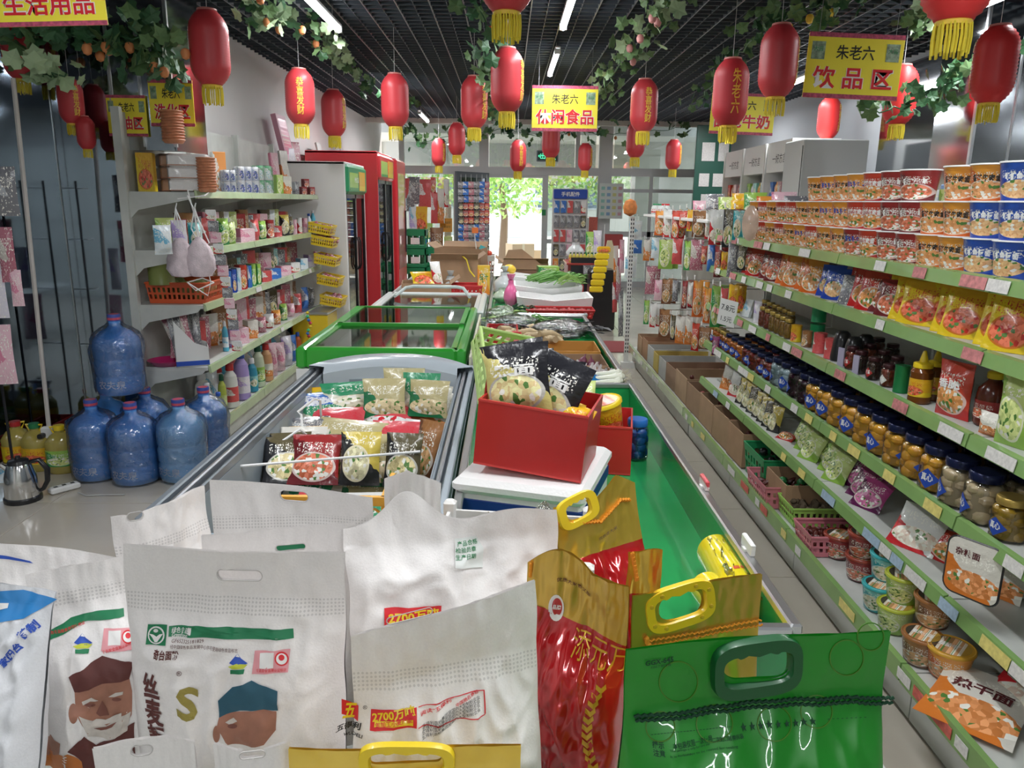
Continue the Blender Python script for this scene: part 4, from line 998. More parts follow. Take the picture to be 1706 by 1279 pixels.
for k, (px, X) in enumerate(((1480, 1.46), (1456, 1.46), (1434, 1.46), (1420, 1.46), (1494, 1.56), (1472, 1.56), (1448, 1.56), (1430, 1.56), (1486, 1.66), (1462, 1.66))):
    s3(J(jm['dark'] if k % 3 else jm['redpaste'], M_lidd, M_labr if k % 2 else M_label, '辣酱'), px, 23, 38, f'small sauce jar with dark lid, {ORD[k % 4]} of the {["front", "middle", "rear"][k//4]} row', X=X, group='small sauce jars')
for k, px in enumerate((1440, 1422, 1402)): s3(item('dome', M_black), px, 34, 50, f'black domed tub, {ORD[k]} {FROM} of three,', X=1.56 if k == 0 else 1.49)
for k, px in enumerate((1425, 1400)): s3(item('box', mat('lilac_label', (.5, .46, .62), .4, noisy=.3, nscale=50), name='tub_card'), px+1, 13, 34, f'lilac product card before the {["nearer", "farther"][k]} black domed tub,', X=1.42, depth=.004)
for k, px in enumerate((1385, 1366)): s3(item('can', K_['white'], name='spread_tin'), px, 22, 34, f'cream tin with red print, {["nearer", "farther"][k]} of two,')
for k in range(2): s3(item('can', mat('green_tube', (.015, .32, .12), .35)), 1361, 24, 34, ['lower', 'upper'][k]+' green tin of a stack of two', X=1.54, dz=.112*k)
s3(item('can', K_['brown'], name='small_tin'), 1345, 17, 27, 'small brown tin beside the yellow tin'); s3(item('can', K_['yellow'], name='yellow_tin'), 1327, 18, 28, 'yellow tin between jars and green tins')
for k in range(12):
    X = 1.455 if k < 6 else 1.55
    s3(J(jm['pickle'] if k % 6 < 4 else jm['redpaste'], M_lidg, None), 1314-8.5*(k % 6)+(3 if k > 5 else 0), 15, 33, f'pickle jar with gold lid, {ORD[k % 6]} of the {"front" if k < 6 else "rear"} row,', X=X, group='pickle jars')
s3(item('pouch', K_['lilac'], seed=1), 1262, 20, 36, 'pale lilac packet beside the pickle jars', depth=.03); s3(item('box', K_['sky']), 1243, 20, 30, 'leaning blue box at the far end', depth=.02, lean=-.3)
s3(item('box', K_['yellow']), 1227, 16, 34, 'standing yellow box at the far end', depth=.02); s3(item('box', K_['brown']), 1236, 14, 30, 'brown box behind the yellow one', X=1.54, depth=.02)
t = thing('price_sheet', 'white handwritten price sheet clipped at the far end of the third shelf', 'sign', P(1212, 521, x=1.36), (0, .12, -.9))
MB().box((0, 0, 0), (.13, .002, .16)).build('sheet', M_inkwhite, t)
mb = MB(); text_into(mb, '7.8元', 0, .03, w=.10, fn=flat(-.001)); text_into(mb, '1.5元', 0, -.04, w=.08, fn=flat(-.001)); mb.build('lettering', M_ink, t)
# fourth shelf: rows of canned fruit, three deep
kinds = ['must', 'pear', 'pear'] + ['peach']*9 + ['berry']*2 + ['lychee']*2 + ['cherry']*4 + ['orangej']*3
KN = {'must': 'mustard yellow pickle', 'pear': 'pale pear', 'peach': 'yellow peach', 'berry': 'dark berry', 'lychee': 'clear lychee', 'cherry': 'red cherry', 'orangej': 'orange mandarin'}
for j, kd in enumerate(kinds):
    for row in range(3):
        h = .160 if kd in ('pear', 'peach') else (.13 if kd == 'must' else .15 if kd in ('berry', 'lychee') else .125)
        w = .115 if kd in ('pear', 'peach') else .098
        if row and kd == 'must': continue
        J(jm[kd], M_lidg if kd == 'must' else M_lidb, M_labb, '真心', j % 2).put((1.462+.125*row, 2.06+.128*j+(0 if j < 14 else 0), ZR[1]+.001), RR+rng.choice((.2, .9, -.3, 1.6, .5)),
            f'{KN[kd]} jar, {ORD[j]} {FROM}, {["front", "middle", "rear"][row]} row of the jar shelf', 'canned fruit jars', (w, w, h))
for j in range(6):
    y = 4.88+.075*j
    if y < 5.3: J(jm['orangej'], M_lidg, M_labb, '真心', 1).put((1.455, y, ZR[1]+.001), RR+.5, f'small orange jar, {ORD[j]} past the last large jar of the jar shelf', 'small far jars', (.07, .07, .12))
# fifth shelf: pouches
def s4(px, w, h, pk, lab, X=1.47, lean=-.5, n=1, r=.5):
    for k in range(n):
        shelf_put(item('pouch', K_[pk], seed=k+px), X+.035*k, ZR[0], px-4*k, w, h, f'{lab}{", "+ORD[k]+" from the front" if n > 1 else ""}, on the fifth shelf', RR+r, .045, lean=lean, dy=.012*k)
s4(1655, 90, 70, 'orangebag', 'orange snack bag behind the oval card', X=1.56); s4(1575, 70, 60, 'red', 'red bag lying behind the red and white bag', X=1.53, lean=-.8)
s4(1515, 84, 82, 'redwhite', 'red and white snack bag', X=1.46, lean=-.7); s4(1440, 60, 56, 'purple', 'purple snack bag', n=4, lean=-.7)
s4(1388, 46, 52, 'lime', 'green seed bag of the nearer green row', n=4, lean=-.6); s4(1345, 42, 46, 'lime', 'green seed bag of the farther green row', n=3, lean=-.6)
s4(1306, 34, 20, 'red', 'small red bag lying alone', lean=-1.2)
for k in range(7): s4(1288-9*k, 26, 44, ['blackgold', 'black', 'blackgold'][k % 3], f'black and gold sachet bag, {ORD[k]} in the far row', X=1.46, lean=-.25)
s4(1222, 28, 44, 'redwhite', 'red white bag before the far sachets', lean=-.3); s4(1208, 24, 40, 'orangebag', 'orange bag at the very far end', lean=-.3)
c = P(1621, 950, x=1.365); t = thing('product_card', 'rounded card with noodle picture hanging from the lowest upper shelf rail', 'card', c, (0, 0, RR+.55))
mb = MB(); w, h, r = .078, .088, .03; pts = []
for cx_, cz_, a0 in ((w-r, h-r, 0), (-w+r, h-r, 90), (-w+r, -h+r, 180), (w-r, -h+r, 270)):
    for q in range(6): a = math.radians(a0+18*q); pts.append((cx_+r*math.cos(a), cz_+r*math.sin(a)))
n = len(pts); mb.add([(x, -.002, z) for x, z in pts]+[(x, .002, z) for x, z in pts], [tuple(range(n)), tuple(range(2*n-1, n-1, -1))]+[(i, i+n, (i+1) % n+n, (i+1) % n) for i in range(n)])
mb.build('card', K_['orangebag'], t); MB().tube([(p[0], 0, p[1]) for p in pts], .0035, 5, closed=True).build('edge', M_black, t)
mb = MB(); text_into(mb, '杂粮面', -.02, .045, w=.07, fn=flat(-.002), bold=.02); mb.build('lettering', M_inkpurple, t)

# ---------------------------------------------------------------- base deck
def open_carton(name, label, cx, cy, z, w, l, h, mo=M_kraft, mi=M_kraft_d, rz=0., flaps=(), cat='carton', fill=None):
    t = thing(name, label, cat, (cx, cy, z), rz); th = .006
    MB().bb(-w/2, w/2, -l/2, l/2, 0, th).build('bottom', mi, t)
    for s in (-1, 1):
        MB().bb(min(s*w/2, s*(w/2-th)), max(s*w/2, s*(w/2-th)), -l/2, l/2, th, h).build('side', mo, t)
        MB().bb(-w/2+th, w/2-th, min(s*l/2, s*(l/2-th)), max(s*l/2, s*(l/2-th)), th, h).build('side', mo, t)
    for f in flaps:
        if f in 'ab':
            s = -1 if f == 'a' else 1; MB().box((0, s*(l/2+.04), h+.025), (w*.98, .10, .004), rx=s*.6).build('flap', mo, t)
        else:
            s = -1 if f == 'l' else 1; MB().box((s*(w/2+.04), 0, h+.025), (.10, l*.98, .004), ry=-s*.6).build('flap', mo, t)
    if fill:
        m_, n, r_ = fill; mb = MB()
        for k in range(n):
            mb.lathe([(r_*math.sin(q*PI/4), -r_*math.cos(q*PI/4)) for q in range(5)], 7, (rng.uniform(-w/2+r_+.01, w/2-r_-.01), rng.uniform(-l/2+r_+.01, l/2-r_-.01), h*rng.uniform(.35, .7)))
        tag(mb.build('contents', m_, t, True), kind='stuff')
    return t
def slat_basket(name, label, c, w, l, h, m, rz=0., thick=.004, cols=12, fill=None, rims=True, rot=None, cat='basket'):
    t = thing(name, label, cat, c, rot if rot else rz)
    MB().bb(-w/2*.92, w/2*.92, -l/2*.92, l/2*.92, 0, .004).build('bottom', m, t)
    for nm, ax, s in (('side', 'x', -1), ('side', 'x', 1), ('end', 'y', -1), ('end', 'y', 1)):
        mb = MB(); L_ = (l if ax == 'x' else w); n = max(4, int(cols*L_/max(w, l)))
        def pt(u, v, o=0):
            k = .92+.08*v
            return ((s*w/2*k+o, (u-.5)*L_*k, v*h) if ax == 'x' else ((u-.5)*L_*k, s*l/2*k+o, v*h))
        for v0, v1 in ((0, .22), (.44, .54), (.78, 1.)):
            mb.add([pt(0, v0, -thick/2), pt(1, v0, -thick/2), pt(1, v1, -thick/2), pt(0, v1, -thick/2), pt(0, v0, thick/2), pt(1, v0, thick/2), pt(1, v1, thick/2), pt(0, v1, thick/2)], [(0, 1, 2, 3), (7, 6, 5, 4), (3, 2, 6, 7), (0, 4, 5, 1)])
        for i in range(n+1):
            u = i/n; e = .12/n*2
            a, b = max(0, u-e), min(1, u+e)
            mb.add([pt(a, .2, 0), pt(b, .2, 0), pt(b, .8, 0), pt(a, .8, 0)], [(0, 1, 2, 3)])
        tag(mb.build(nm, m, t), kind='stuff')
    if rims:
        MB().tube([(-w/2, -l/2, h), (w/2, -l/2, h), (w/2, l/2, h), (-w/2, l/2, h)], .007, 6, closed=True).build('rim', m, t, True)
    if fill:
        m_, n, r_, el = fill; mb = MB()
        for k in range(n):
            A = Matrix.Rotation(rng.uniform(0, 3), 3, 'Z') @ Matrix.Rotation(rng.uniform(0, 3), 3, 'X')
            mb.lathe([(r_*math.sin(q*PI/4), -el*r_*math.cos(q*PI/4)) for q in range(5)], 6, (rng.uniform(-.38, .38)*w, rng.uniform(-.38, .38)*l, h*rng.uniform(.4, .8)), axis=A)
        tag(mb.build('contents', m_, t, True), kind='stuff')
    return t
M_dates = mat('dark_dates', (.10, .02, .015), .35); M_mush = mat('dried_mushroom', (.14, .10, .06), .8, noisy=.5, nscale=20); M_candy = mat('red_sweets', (.45, .08, .08), .4)
yy = 8.0; pal = [(.42, .26, .15), (.40, .22, .12), (.50, .50, .47), (.55, .42, .10), (.46, .46, .44), (.30, .19, .12), (.42, .28, .17), (.36, .23, .14), (.42, .27, .16), (.40, .26, .15)]
y = 7.75
for k in range(12):
    l = [.30, .30, .28, .26, .32, .36, .40, .38, .36, .34, .3, .3][k]
    if y-l < 3.98: break
    m = mat('carton_%d' % k, pal[k % 10], .75, noisy=.2)
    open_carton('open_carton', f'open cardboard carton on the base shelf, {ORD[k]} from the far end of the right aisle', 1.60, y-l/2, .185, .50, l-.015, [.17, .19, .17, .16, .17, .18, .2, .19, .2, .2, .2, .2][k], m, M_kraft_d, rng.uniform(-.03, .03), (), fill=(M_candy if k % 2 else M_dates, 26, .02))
    y -= l
y0_ = y
slat_basket('green_crate', 'green plastic crate with black mesh contents on the base shelf', (1.58, y0_-.20, .185), .46, .34, .17, mat('crate_green', (.02, .28, .10), .4), cols=10, fill=(M_black, 30, .025, 1))
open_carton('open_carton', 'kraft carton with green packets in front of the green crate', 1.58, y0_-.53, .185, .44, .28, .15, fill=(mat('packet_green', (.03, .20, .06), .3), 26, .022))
M_pinkb = mat('pink_basket', (.62, .20, .24), .4); M_limeb = mat('lime_basket', (.35, .60, .12), .4); M_wtray = mat('white_tray', (.70, .70, .68), .4)
slat_basket('pink_basket', 'pink basket at the far end of the dried goods', P(1315, 830, z=.185), .36, .30, .11, M_pinkb, fill=(M_dates, 34, .012, 3))
slat_basket('green_basket', 'light green basket of dried mushrooms between the pink baskets', P(1365, 865, z=.185), .34, .20, .09, M_limeb, fill=(M_mush, 60, .018, 1.4))
slat_basket('pink_basket', 'pink basket of dark dried fruit beside the noodle bowls', P(1398, 912, z=.185), .34, .20, .09, M_pinkb, fill=(M_dates, 60, .013, 2.2))
M_lidr = mat('bowl_lid_red', (.30, .05, .03), .3, coat=.3)
bowls = [('dark red', 'maroon', 1432, 962, 0, M_lidr), ('dark red', 'maroon', 1432, 962, 1, M_lidr), ('dark red', 'maroon', 1395, 925, 0, M_lidr), ('teal', 'teal', 1462, 1012, 0, mat('lid_teal', (.05, .40, .42), .3)), ('teal', 'teal', 1470, 1002, 1, mat('lid_teal', (.05, .4, .42), .3)),
         ('green', 'lime', 1488, 1047, 0, mat('lid_green', (.45, .50, .05), .3)), ('green', 'lime', 1496, 1040, 1, mat('lid_green', (.45, .5, .05), .3)), ('brown', 'brown', 1530, 1100, 0, mat('lid_brown', (.32, .13, .04), .3)), ('brown', 'brown', 1545, 1082, 1, mat('lid_brown', (.32, .13, .04), .3)), ('orange', 'orange', 1578, 1122, 0, mat('lid_orange', (.62, .34, .04), .3)),
         ('orange', 'brown', 1640, 1120, 0, M_lidr)]
M_lidprint = pack('lid_print', (.05, .04, .03), (.5, .3, .05), (.5, .25, .1), seed=31)
for k, (cname, pk, px, py, up, ml) in enumerate(bowls[:-1]):
    w = .145 if k == 9 else .13; hh = .105
    c = P(px, py, z=.185); c.z = .186+up*hh*.95; c.x = max(c.x, 1.385)
    item('bowl', K_[pk], ml, M_lidprint, 0, '重庆小面' if k != 9 else '番茄牛腩', name='noodle_bowl').put(c, RR+.8+.3*up, f'{cname} lidded noodle bowl, {"upper one of a stack" if up else ("alone at the near end" if k == 9 else "lower one of a stack" if k != 2 else "standing behind the dark red stack")}', 'lidded noodle bowls', (w, w, hh))
pb = item('pouch', K_['orangebag'], seed=2, txt='热干面', m2=M_inkpurple, name='noodle_bag')
pb.put(P(1600, 1215, z=.20), (-1.45, 0, RR+.75), 'large orange noodle bag lying at the near end of the base shelf', None, (.26, .035, .30))
item('pouch', K_['redwhite'], seed=4, name='noodle_bag').put(P(1690, 1190, z=.215), (-1.4, 0, RR+.6), 'brown and blue bag lying behind the orange noodle bag', None, (.22, .035, .26))

# ================================================================ HANGING SNACK SECTION (5.4 .. 8)
t = gondola('shelving_unit', 'pegboard section with hooks of hanging snacks beyond the long gondola', 1.40, 1.86, 5.37, 7.95, [], M_pale_strip, -1, 1.50, 1.29, base=.18, xbase=1.30, cards=[('base', [M_label], .2)])
for z in (.45, .75, 1.05, 1.35): MB().bb(-.22+.44, .225+.0, -1.27, 1.27, z, z+.004).build('panel_joint', M_steel, t)
po = thing('perforated_post', 'white slotted steel post standing at the far end of the right aisle', 'post', (P(1042, 612, z=0).x, P(1042, 612, z=0).y, 0))
MB().bb(-.022, .022, -.012, .012, 0, 1.52).build('upright', M_white, po); MB().bb(-.05, .25, -.04, .04, 0, .06).build('foot', M_white, po)
mb = MB()
for k in range(34): mb.bb(-.016, -.006, -.0135, -.012, .16+.04*k, .182+.04*k); mb.bb(.006, .016, -.0135, -.012, .16+.04*k, .182+.04*k)
tag(mb.build('slots', M_dark, po), kind='stuff')
tr = thing('top_board', 'pale board along the top of the hanging snack section', 'shelf', (1.63, 6.66, 1.532))
MB().rbox((0, 0, 0), (.5, 2.55, .024), .004).build('board', M_white, tr)
hang = [ # row, px, top, bottom, w, colour
 (0, 1098, 352, 392, 18, 'orange'), (0, 1110, 350, 395, 16, 'redwhite'), (0, 1124, 352, 398, 14, 'red'), (0, 1137, 352, 380, 14, 'red'), (0, 1148, 350, 385, 10, 'yellow'), (0, 1163, 352, 395, 22, 'brown'), (0, 1177, 352, 398, 8, 'redwhite'), (0, 1192, 350, 408, 24, 'redwhite'), (0, 1211, 350, 412, 18, 'black'), (0, 1228, 352, 400, 18, 'teal'),
 (1, 1077, 400, 434, 12, 'orangebag'), (1, 1092, 396, 430, 16, 'sky'), (1, 1108, 400, 448, 24, 'lime'), (1, 1127, 398, 440, 17, 'white'), (1, 1144, 402, 450, 13, 'green'), (1, 1159, 400, 450, 22, 'mix'), (1, 1172, 410, 440, 10, 'red'), (1, 1184, 404, 452, 14, 'whiteblue'), (1, 1194, 410, 462, 12, 'maroon'), (1, 1206, 420, 450, 12, 'yellow'), (1, 1218, 404, 462, 18, 'silver'), (1, 1234, 410, 450, 16, 'black'),
 (2, 1082, 444, 490, 16, 'mix'), (2, 1096, 466, 500, 14, 'pink'), (2, 1109, 465, 506, 16, 'brown'), (2, 1124, 466, 502, 10, 'silver'), (2, 1139, 468, 514, 9, 'maroon'), (2, 1149, 470, 510, 8, 'redwhite'), (2, 1160, 468, 528, 16, 'orange'), (2, 1176, 480, 538, 12, 'orange'), (2, 1190, 476, 545, 16, 'green'), (2, 1203, 480, 540, 14, 'white'), (2, 1220, 474, 520, 18, 'yellow'),
 (3, 1076, 500, 540, 9, 'green'), (3, 1087, 505, 545, 11, 'redwhite'), (3, 1106, 515, 562, 20, 'brown'), (3, 1120, 525, 566, 8, 'black'), (3, 1132, 526, 572, 17, 'orangebag'), (3, 1148, 526, 574, 17, 'orangebag'), (3, 1157, 538, 584, 14, 'red'), (3, 1173, 545, 582, 22, 'brown'), (3, 1191, 560, 592, 12, 'purple')]
rowcount = {}
for k, (row, px, ty, by, w, pk) in enumerate(hang):
    X = 1.40; c = P(px, by, x=X); top = P(px, ty, x=X); d = proj(c)[2]; h = (by-ty)*d/FPX; W_ = w*d/FPX
    if c.y > 7.9: c = P(px, by, y=7.9); d = proj(c)[2]; h = (by-ty)*d/FPX; W_ = w*d/FPX
    i = rowcount.get(row, 0); rowcount[row] = i+1
    rn = ['top', 'second', 'third', 'lowest'][row]
    for q in range(2):
        if q and (k % 2): continue
        cc_ = Vector((c.x+.06*q, c.y+.05*q, c.z))
        item('pouch', K_[pk], seed=k, name='hanging_snack_bag').put(cc_, -.5+rng.uniform(-.3, .3), f'{cn(pk)} bag{" in back" if q else ""} on the {rn} hook row, {ORD[i]} from the far end', 'snack bags on hooks', (W_, .03, h))
    if row < 4 and k % 1 == 0:
        hk = thing('peg_hook', f'chrome hook of the {rn} row, {ORD[i]} from the far end', 'hook', (c.x, c.y+.0, c.z+h*.985), 0, 'chrome peg hooks')
        MB().tube([(.44, .0, 0), (0, 0, 0), (-.03, 0, .015)], .0035, 5).build('rod', M_chrome, hk); MB().box((-.03, 0, .03), (.003, .03, .03)).build('tag', M_label, hk)
# items hung on the post and cartons on top
for k, (px, ty, by, w, pk) in enumerate([(1058, 368, 398, 22, 'sky'), (1058, 400, 422, 22, 'whiteblue'), (1050, 428, 462, 20, 'sky'), (1036, 400, 455, 12, 'pink'), (1030, 430, 500, 12, 'mix'), (1026, 410, 470, 12, 'orangebag'), (1034, 480, 560, 12, 'silver'), (1024, 470, 520, 12, 'white')]):
    Y = 7.85; c = P(px, by, y=Y); d = proj(c)[2]
    item('pouch', K_[pk], seed=k, name='hanging_packet').put(c, (-.05, 0, -.1 if px > 1045 else .7), f'{cn(pk)} packet hung on the end post, {ORD[k]} from the top right', 'packets on the end post', (w*d/FPX, .03, (by-ty)*d/FPX))
for k in range(14):
    pk = ['pink', 'redwhite', 'silver', 'maroon', 'lime', 'yellow', 'yellow', 'lime', 'green', 'sky', 'orange'][k % 11]
    px = 1165+11*k; c = P(px, 332, x=1.58)
    item('pouch', K_[pk], seed=k, name='crisps_bag').put((1.60+.05*(k % 2), c.y, 1.546), -.6, f'{cn(pk)} crisps bag on top of the snack section, {ORD[k]} from the far end', 'crisps bags on top', (.15, .08, .13+.05*(k % 3)/2))
for k in range(7):
    c = P(1086+8*k, 335, x=1.45)
    item('bottle', M_glass if False else mat('clear_drink', (.65, .70, .68), .15), mat('cap_green', (.03, .3, .12), .4) if k < 4 else M_inkred, K_['white']).put((1.47, min(7.85, 7.85-.11*k), 1.546), 0, f'small clear bottle with {"green" if k < 4 else "red"} cap on the top board, {ORD[k]} from the far end', 'small bottles on the top board', (.06, .06, .10))

# ---------------------------------------------------------------- white wall cabinets far right
for k in range(3):
    y1_ = 10.75-.85*k; y0_ = y1_-.83; X0 = 2.92
    t = thing('wall_cabinet', ['farthest', 'middle', 'nearest'][k]+' white shop cabinet with printed fascia at the right', 'cabinet', (X0, (y0_+y1_)/2, 0))
    MB().bb(0, .5, -.415, -.395, 0, 2.32).build('side_panel', M_white, t); MB().bb(0, .5, .395, .415, 0, 2.32).build('side_panel', M_white, t)
    MB().bb(.02, .5, -.395, .395, 2.0, 2.32).build('fascia', M_white, t); MB().bb(.48, .5, -.395, .395, 0, 2.0).build('back_panel', M_shelf, t)
    for z in (.5, .9, 1.3, 1.68): MB().bb(.04, .48, -.395, .395, z, z+.02).build('shelf', M_white, t)
    mb = MB(); text_into(mb, '一好方言', 0, 2.14, w=.42, fn=lambda a, b: (.018, -a, b)); mb.build('lettering', M_ink, t)
    for j in range(6):
        for zz, nn in ((1.32, 'upper'), (1.70, 'top')):
            pk = RAND[(j*5+k*3+int(zz*10)) % len(RAND)]
            item('box' if j % 2 else 'pouch', K_[pk], seed=j).put((X0+.10, y0_+.09+.13*j, zz+.001), RR, f'{cn(pk)} pack, {ORD[j]} from near, {nn} shelf of the {["farthest", "middle", "nearest"][k]} wall cabinet', 'packs in the wall cabinets', (.11, .06, .20))
t = thing('tall_cabinet', 'grey tall cabinet standing beside the white wall cabinets', 'cabinet', (3.1, 7.95, 0))
MB().rbox((0, -.15, 1.13), (.62, .5, 2.26), .01).build('body', mat('cab_grey', (.50, .51, .50), .5), t); MB().bb(-.315, -.31, -.395, -.39, .1, 2.2).build('seam', M_dark, t)
t = thing('shelving_unit', 'rear shelving unit along the right wall carrying bottles and noodles', 'shelving', (2.95, 5.2, 0))
for z in (.4, .8, 1.2, 1.56): MB().bb(-.2, .25, -3.0, .2, z-.02, z).build('shelf_board', M_shelf, t); MB().bb(-.215, -.2, -3.0, .2, z-.035, z+.01).build('price_rail', M_pale_strip, t)
MB().bb(.23, .25, -3.0, .2, 0, 1.75).build('back_panel', M_shelf, t)
for yv in (-3.0, -1.4, .18): MB().bb(-.18, .25, yv, yv+.02, 0, 1.6).build('side_panel', M_shelf, t)
for k in range(10):
    item('bottle', mat('water_clear', (.55, .68, .82), .12), mat('cap_paleblue', (.35, .5, .8), .4), K_['whiteblue']).put((2.83+.09*(k % 2), 5.3-.09*k, 1.562), 0, f'water bottle with pale blue cap on the rear shelf, {ORD[k]} from the far end', 'water bottles on the rear shelf', (.075, .075, .23))
for k in range(12):
    item('pouch', pack('print_drynoodle', (.55, .42, .28), (.6, .5, .36), (.5, .35, .2), seed=40), seed=k, name='dry_noodle_bag').put((2.80, 4.30-.085*k, 1.562), RR+.5, f'beige dried noodle bag on the rear shelf, {ORD[k]} from the far end', 'dried noodle bags on the rear shelf', (.09, .05, .32))
for k in range(9):
    item('pouch', K_['green' if k < 6 else 'lime'], seed=k).put((2.80, 3.25-.1*k, 1.562), RR+.5, f'green bag on the rear shelf, {ORD[k]} after the dried noodles', 'green bags on the rear shelf', (.1, .06, .2))
# ================================================================ LEFT SHELVES GOODS
RL = PI/2
ZB = .165
SH = {5: ZL[3], 4: ZL[2], 3: ZL[1], 2: ZL[0], 1: ZB}
SN = {5: 'top', 4: 'second', 3: 'third', 2: 'fourth', 1: 'bottom'}
def lf(pr, sh, px, w, h, lab, X=-1.98, r=-.75, **k):
    return shelf_put(pr, X, SH[sh], px, w, h, f'{lab} on the {SN[sh]} left shelf' if 'shelf' not in lab else lab, RL+r, k.pop('depth', None), k.pop('group', None), **k)
# top shelf: tissue bundles
M_cup = mat('paper_cups_orange', (.72, .30, .16), .5, noisy=.35, nscale=40)
def tissue_pack(label, px, w, h, m, n, X, z, rz):
    Y = 4.985 if w > 50 else 5.24; X = P(px, 290, y=Y).x; d = proj((X, Y, z))[2]; W_ = w*d/FPX; H_ = h*d/FPX
    t = thing('tissue_bundle', label, 'tissues', (X, Y, z+.001), RL+rz)
    for k in range(n):
        MB().rbox((0, 0, H_*(k+.5)/n), (W_, .20, H_/n-.002), .012).build('pack', m, t)
        MB().rbox((0, 0, H_*(k+.5)/n-H_/n*.38), (W_+.001, .202, .005), .001).build('stripe', M_cup, t)
    MB().rbox((0, 0, H_/2), (W_+.006, .208, H_+.004), .012).build('wrap', film('wrap_film', (.97, .97, .97), .2, .1, .3, 20), t)
    return t
M_tis = mat('tissue_white', (.84, .82, .80), .6)
tissue_pack('big wrapped bundle of white tissue packs with orange stripes', 318, 62, 60, M_tis, 3, -2.10, ZL[3], -1.35)
tissue_pack('brownish orange tissue bundle left of the white striped one', 284, 38, 60, mat('tissue_orange', (.62, .38, .24), .6), 3, -2.20, ZL[3], -1.0)
def cup_stack(label, px, pyb, w, n, X, z):
    Y = 4.885; d = proj((X, Y, z))[2]; W_ = w*d/FPX
    t = thing('paper_cup_stack', label, 'cups', (P(px, 250, y=Y).x, Y, z+.001), 0)
    for k in range(n): MB().lathe([(.40*W_, 0), (.5*W_, .018), (.52*W_, .020), (.5*W_, .024)], 20, (0, 0, .0165*k)).build('cup', M_cup, t, True)
    return t
cup_stack('tall stack of orange paper cups standing on the tissue bundle', 291, 240, 36, 11, -2.2, ZL[3]+.285)
cup_stack('leaning stack of orange paper cups right of the tissue bundle', 341, 300, 30, 12, -2.12, ZL[3])
lf(item('box', K_['green' if False else 'tissue'], name='tissue_box', cat='box'), 5, 366, 20, 66, 'white tissue tower with green lines beside the cups', X=-2.12, r=-1.0, depth=.12)
lf(item('box', K_['yellow'], name='product_box', seed=3), 5, 246, 26, 62, 'dark box with yellow label at the left end', X=-2.27, r=-1.3, depth=.08)
M_roll = pack('print_roll', (.55, .62, .78), (.85, .87, .9), (.06, .10, .45), seed=51, style=2, ink=(.9, .9, .92))
def roll_pack(label, px, w, h, nx, X, z, m):
    Y = ysolve(px, X, z); d = proj((X, Y, z))[2]; W_ = w*d/FPX; H_ = h*d/FPX; t = thing('toilet_roll_pack', label, 'toilet paper', (X, Y, z+.001), RL-.8)
    r = W_/nx/2
    for i in range(nx):
        for k in range(2):
            MB().lathe([(r*.4, 0), (r*.96, 0), (r, .006), (r, H_/2-.008), (r*.96, H_/2-.002), (r*.4, H_/2-.002)], 16, ((i-(nx-1)/2)*2*r, 0, k*H_/2)).build('roll', m, t, True)
            MB().lathe([(r*.4, 0), (r*.96, 0), (r, .006), (r, H_/2-.008), (r*.96, H_/2-.002), (r*.4, H_/2-.002)], 16, ((i-(nx-1)/2)*2*r, 2*r, k*H_/2)).build('roll', m, t, True)
    MB().rbox((0, r, H_/2), (W_+.006, 4*r+.006, H_+.004), .02).build('wrap', film('wrap_film'), t)
roll_pack('small blue toilet roll pack, leftmost of the three', 384, 20, 38, 2, -2.02, ZL[3], M_roll)
roll_pack('large blue and white toilet roll pack in the middle', 415, 36, 44, 3, -2.02, ZL[3], M_roll)
roll_pack('white and green toilet roll pack, rightmost of the three', 441, 28, 46, 2, -2.02, ZL[3], pack('print_roll2', (.8, .82, .82), (.2, .55, .3), (.5, .7, .8), seed=52, style=2))
lf(item('box', K_['lime'], name='tissue_box'), 5, 462, 12, 32, 'lime green tissue box', depth=.1); lf(item('box', K_['orangebag'], name='tissue_box'), 5, 475, 15, 30, 'peach tissue box right of the lime one', depth=.1)
lf(item('box', K_['silver'], name='product_box', seed=4), 5, 492, 8, 22, 'small grey box left of the tin pyramid', depth=.06)
for k, (px, dz) in enumerate(((505, 0), (518, 0), (530, 0), (509, .075), (523, .075))):
    lf(item('box', K_['maroon'], name='soap_box', seed=5), 5, px, 10, 14, f'small dark soap box, {ORD[k]} of the little pile', depth=.05, dz=dz, group='little dark soap boxes')
# leaning pictures and doll box against the wall
def lean_panel(name, label, pts, m, m2, cat, Y=None, th=.05):
    a, b, cc_ = pts  # bottom-left px, top-left px, width px
    c = P(*a, x=XL+.12); e = P(*b, x=XL+.10); w = cc_
    H = (e-c).length; t = thing(name, label, cat, c, 0)
    d = (e-c); 
    mb = MB(); W_ = Vector((0, w, 0)); T = Vector((th, 0, .01))
    vs = [Vector(), W_, W_+d, d]; vs = vs+[v+T for v in vs]
    mb.add(vs, [(3, 2, 1, 0), (4, 5, 6, 7), (0, 1, 5, 4), (1, 2, 6, 5), (2, 3, 7, 6), (3, 0, 4, 7)]); mb.build('case', m, t)
    mb = MB(); q = [W_*.12+d*.06, W_*.88+d*.06, W_*.88+d*.94, W_*.12+d*.94]; mb.add([v+T*1.03 for v in q], [(0, 1, 2, 3)]); mb.build('front', m2, t)
    return t
lean_panel('doll_box', 'tall pink doll box leaning on the wall above the rolls', ((478, 300), (450, 190), .34), mat('doll_pink', (.62, .30, .40), .4), K_['pink'], 'box')
lean_panel('picture_frame', 'pale framed picture standing on the white fridge', ((531, 270), (524, 238), .22), mat('frame_pale', (.5, .58, .55), .4), mat('pict_pale', (.70, .74, .74), .3, noisy=.2), 'picture', th=.02)
lean_panel('picture_frame', 'leaning white board beside the framed picture on the fridge', ((572, 276), (562, 235), .22), mat('board_white', (.7, .68, .66), .5), mat('pict_w', (.75, .73, .7), .5, noisy=.2), 'picture', th=.02)
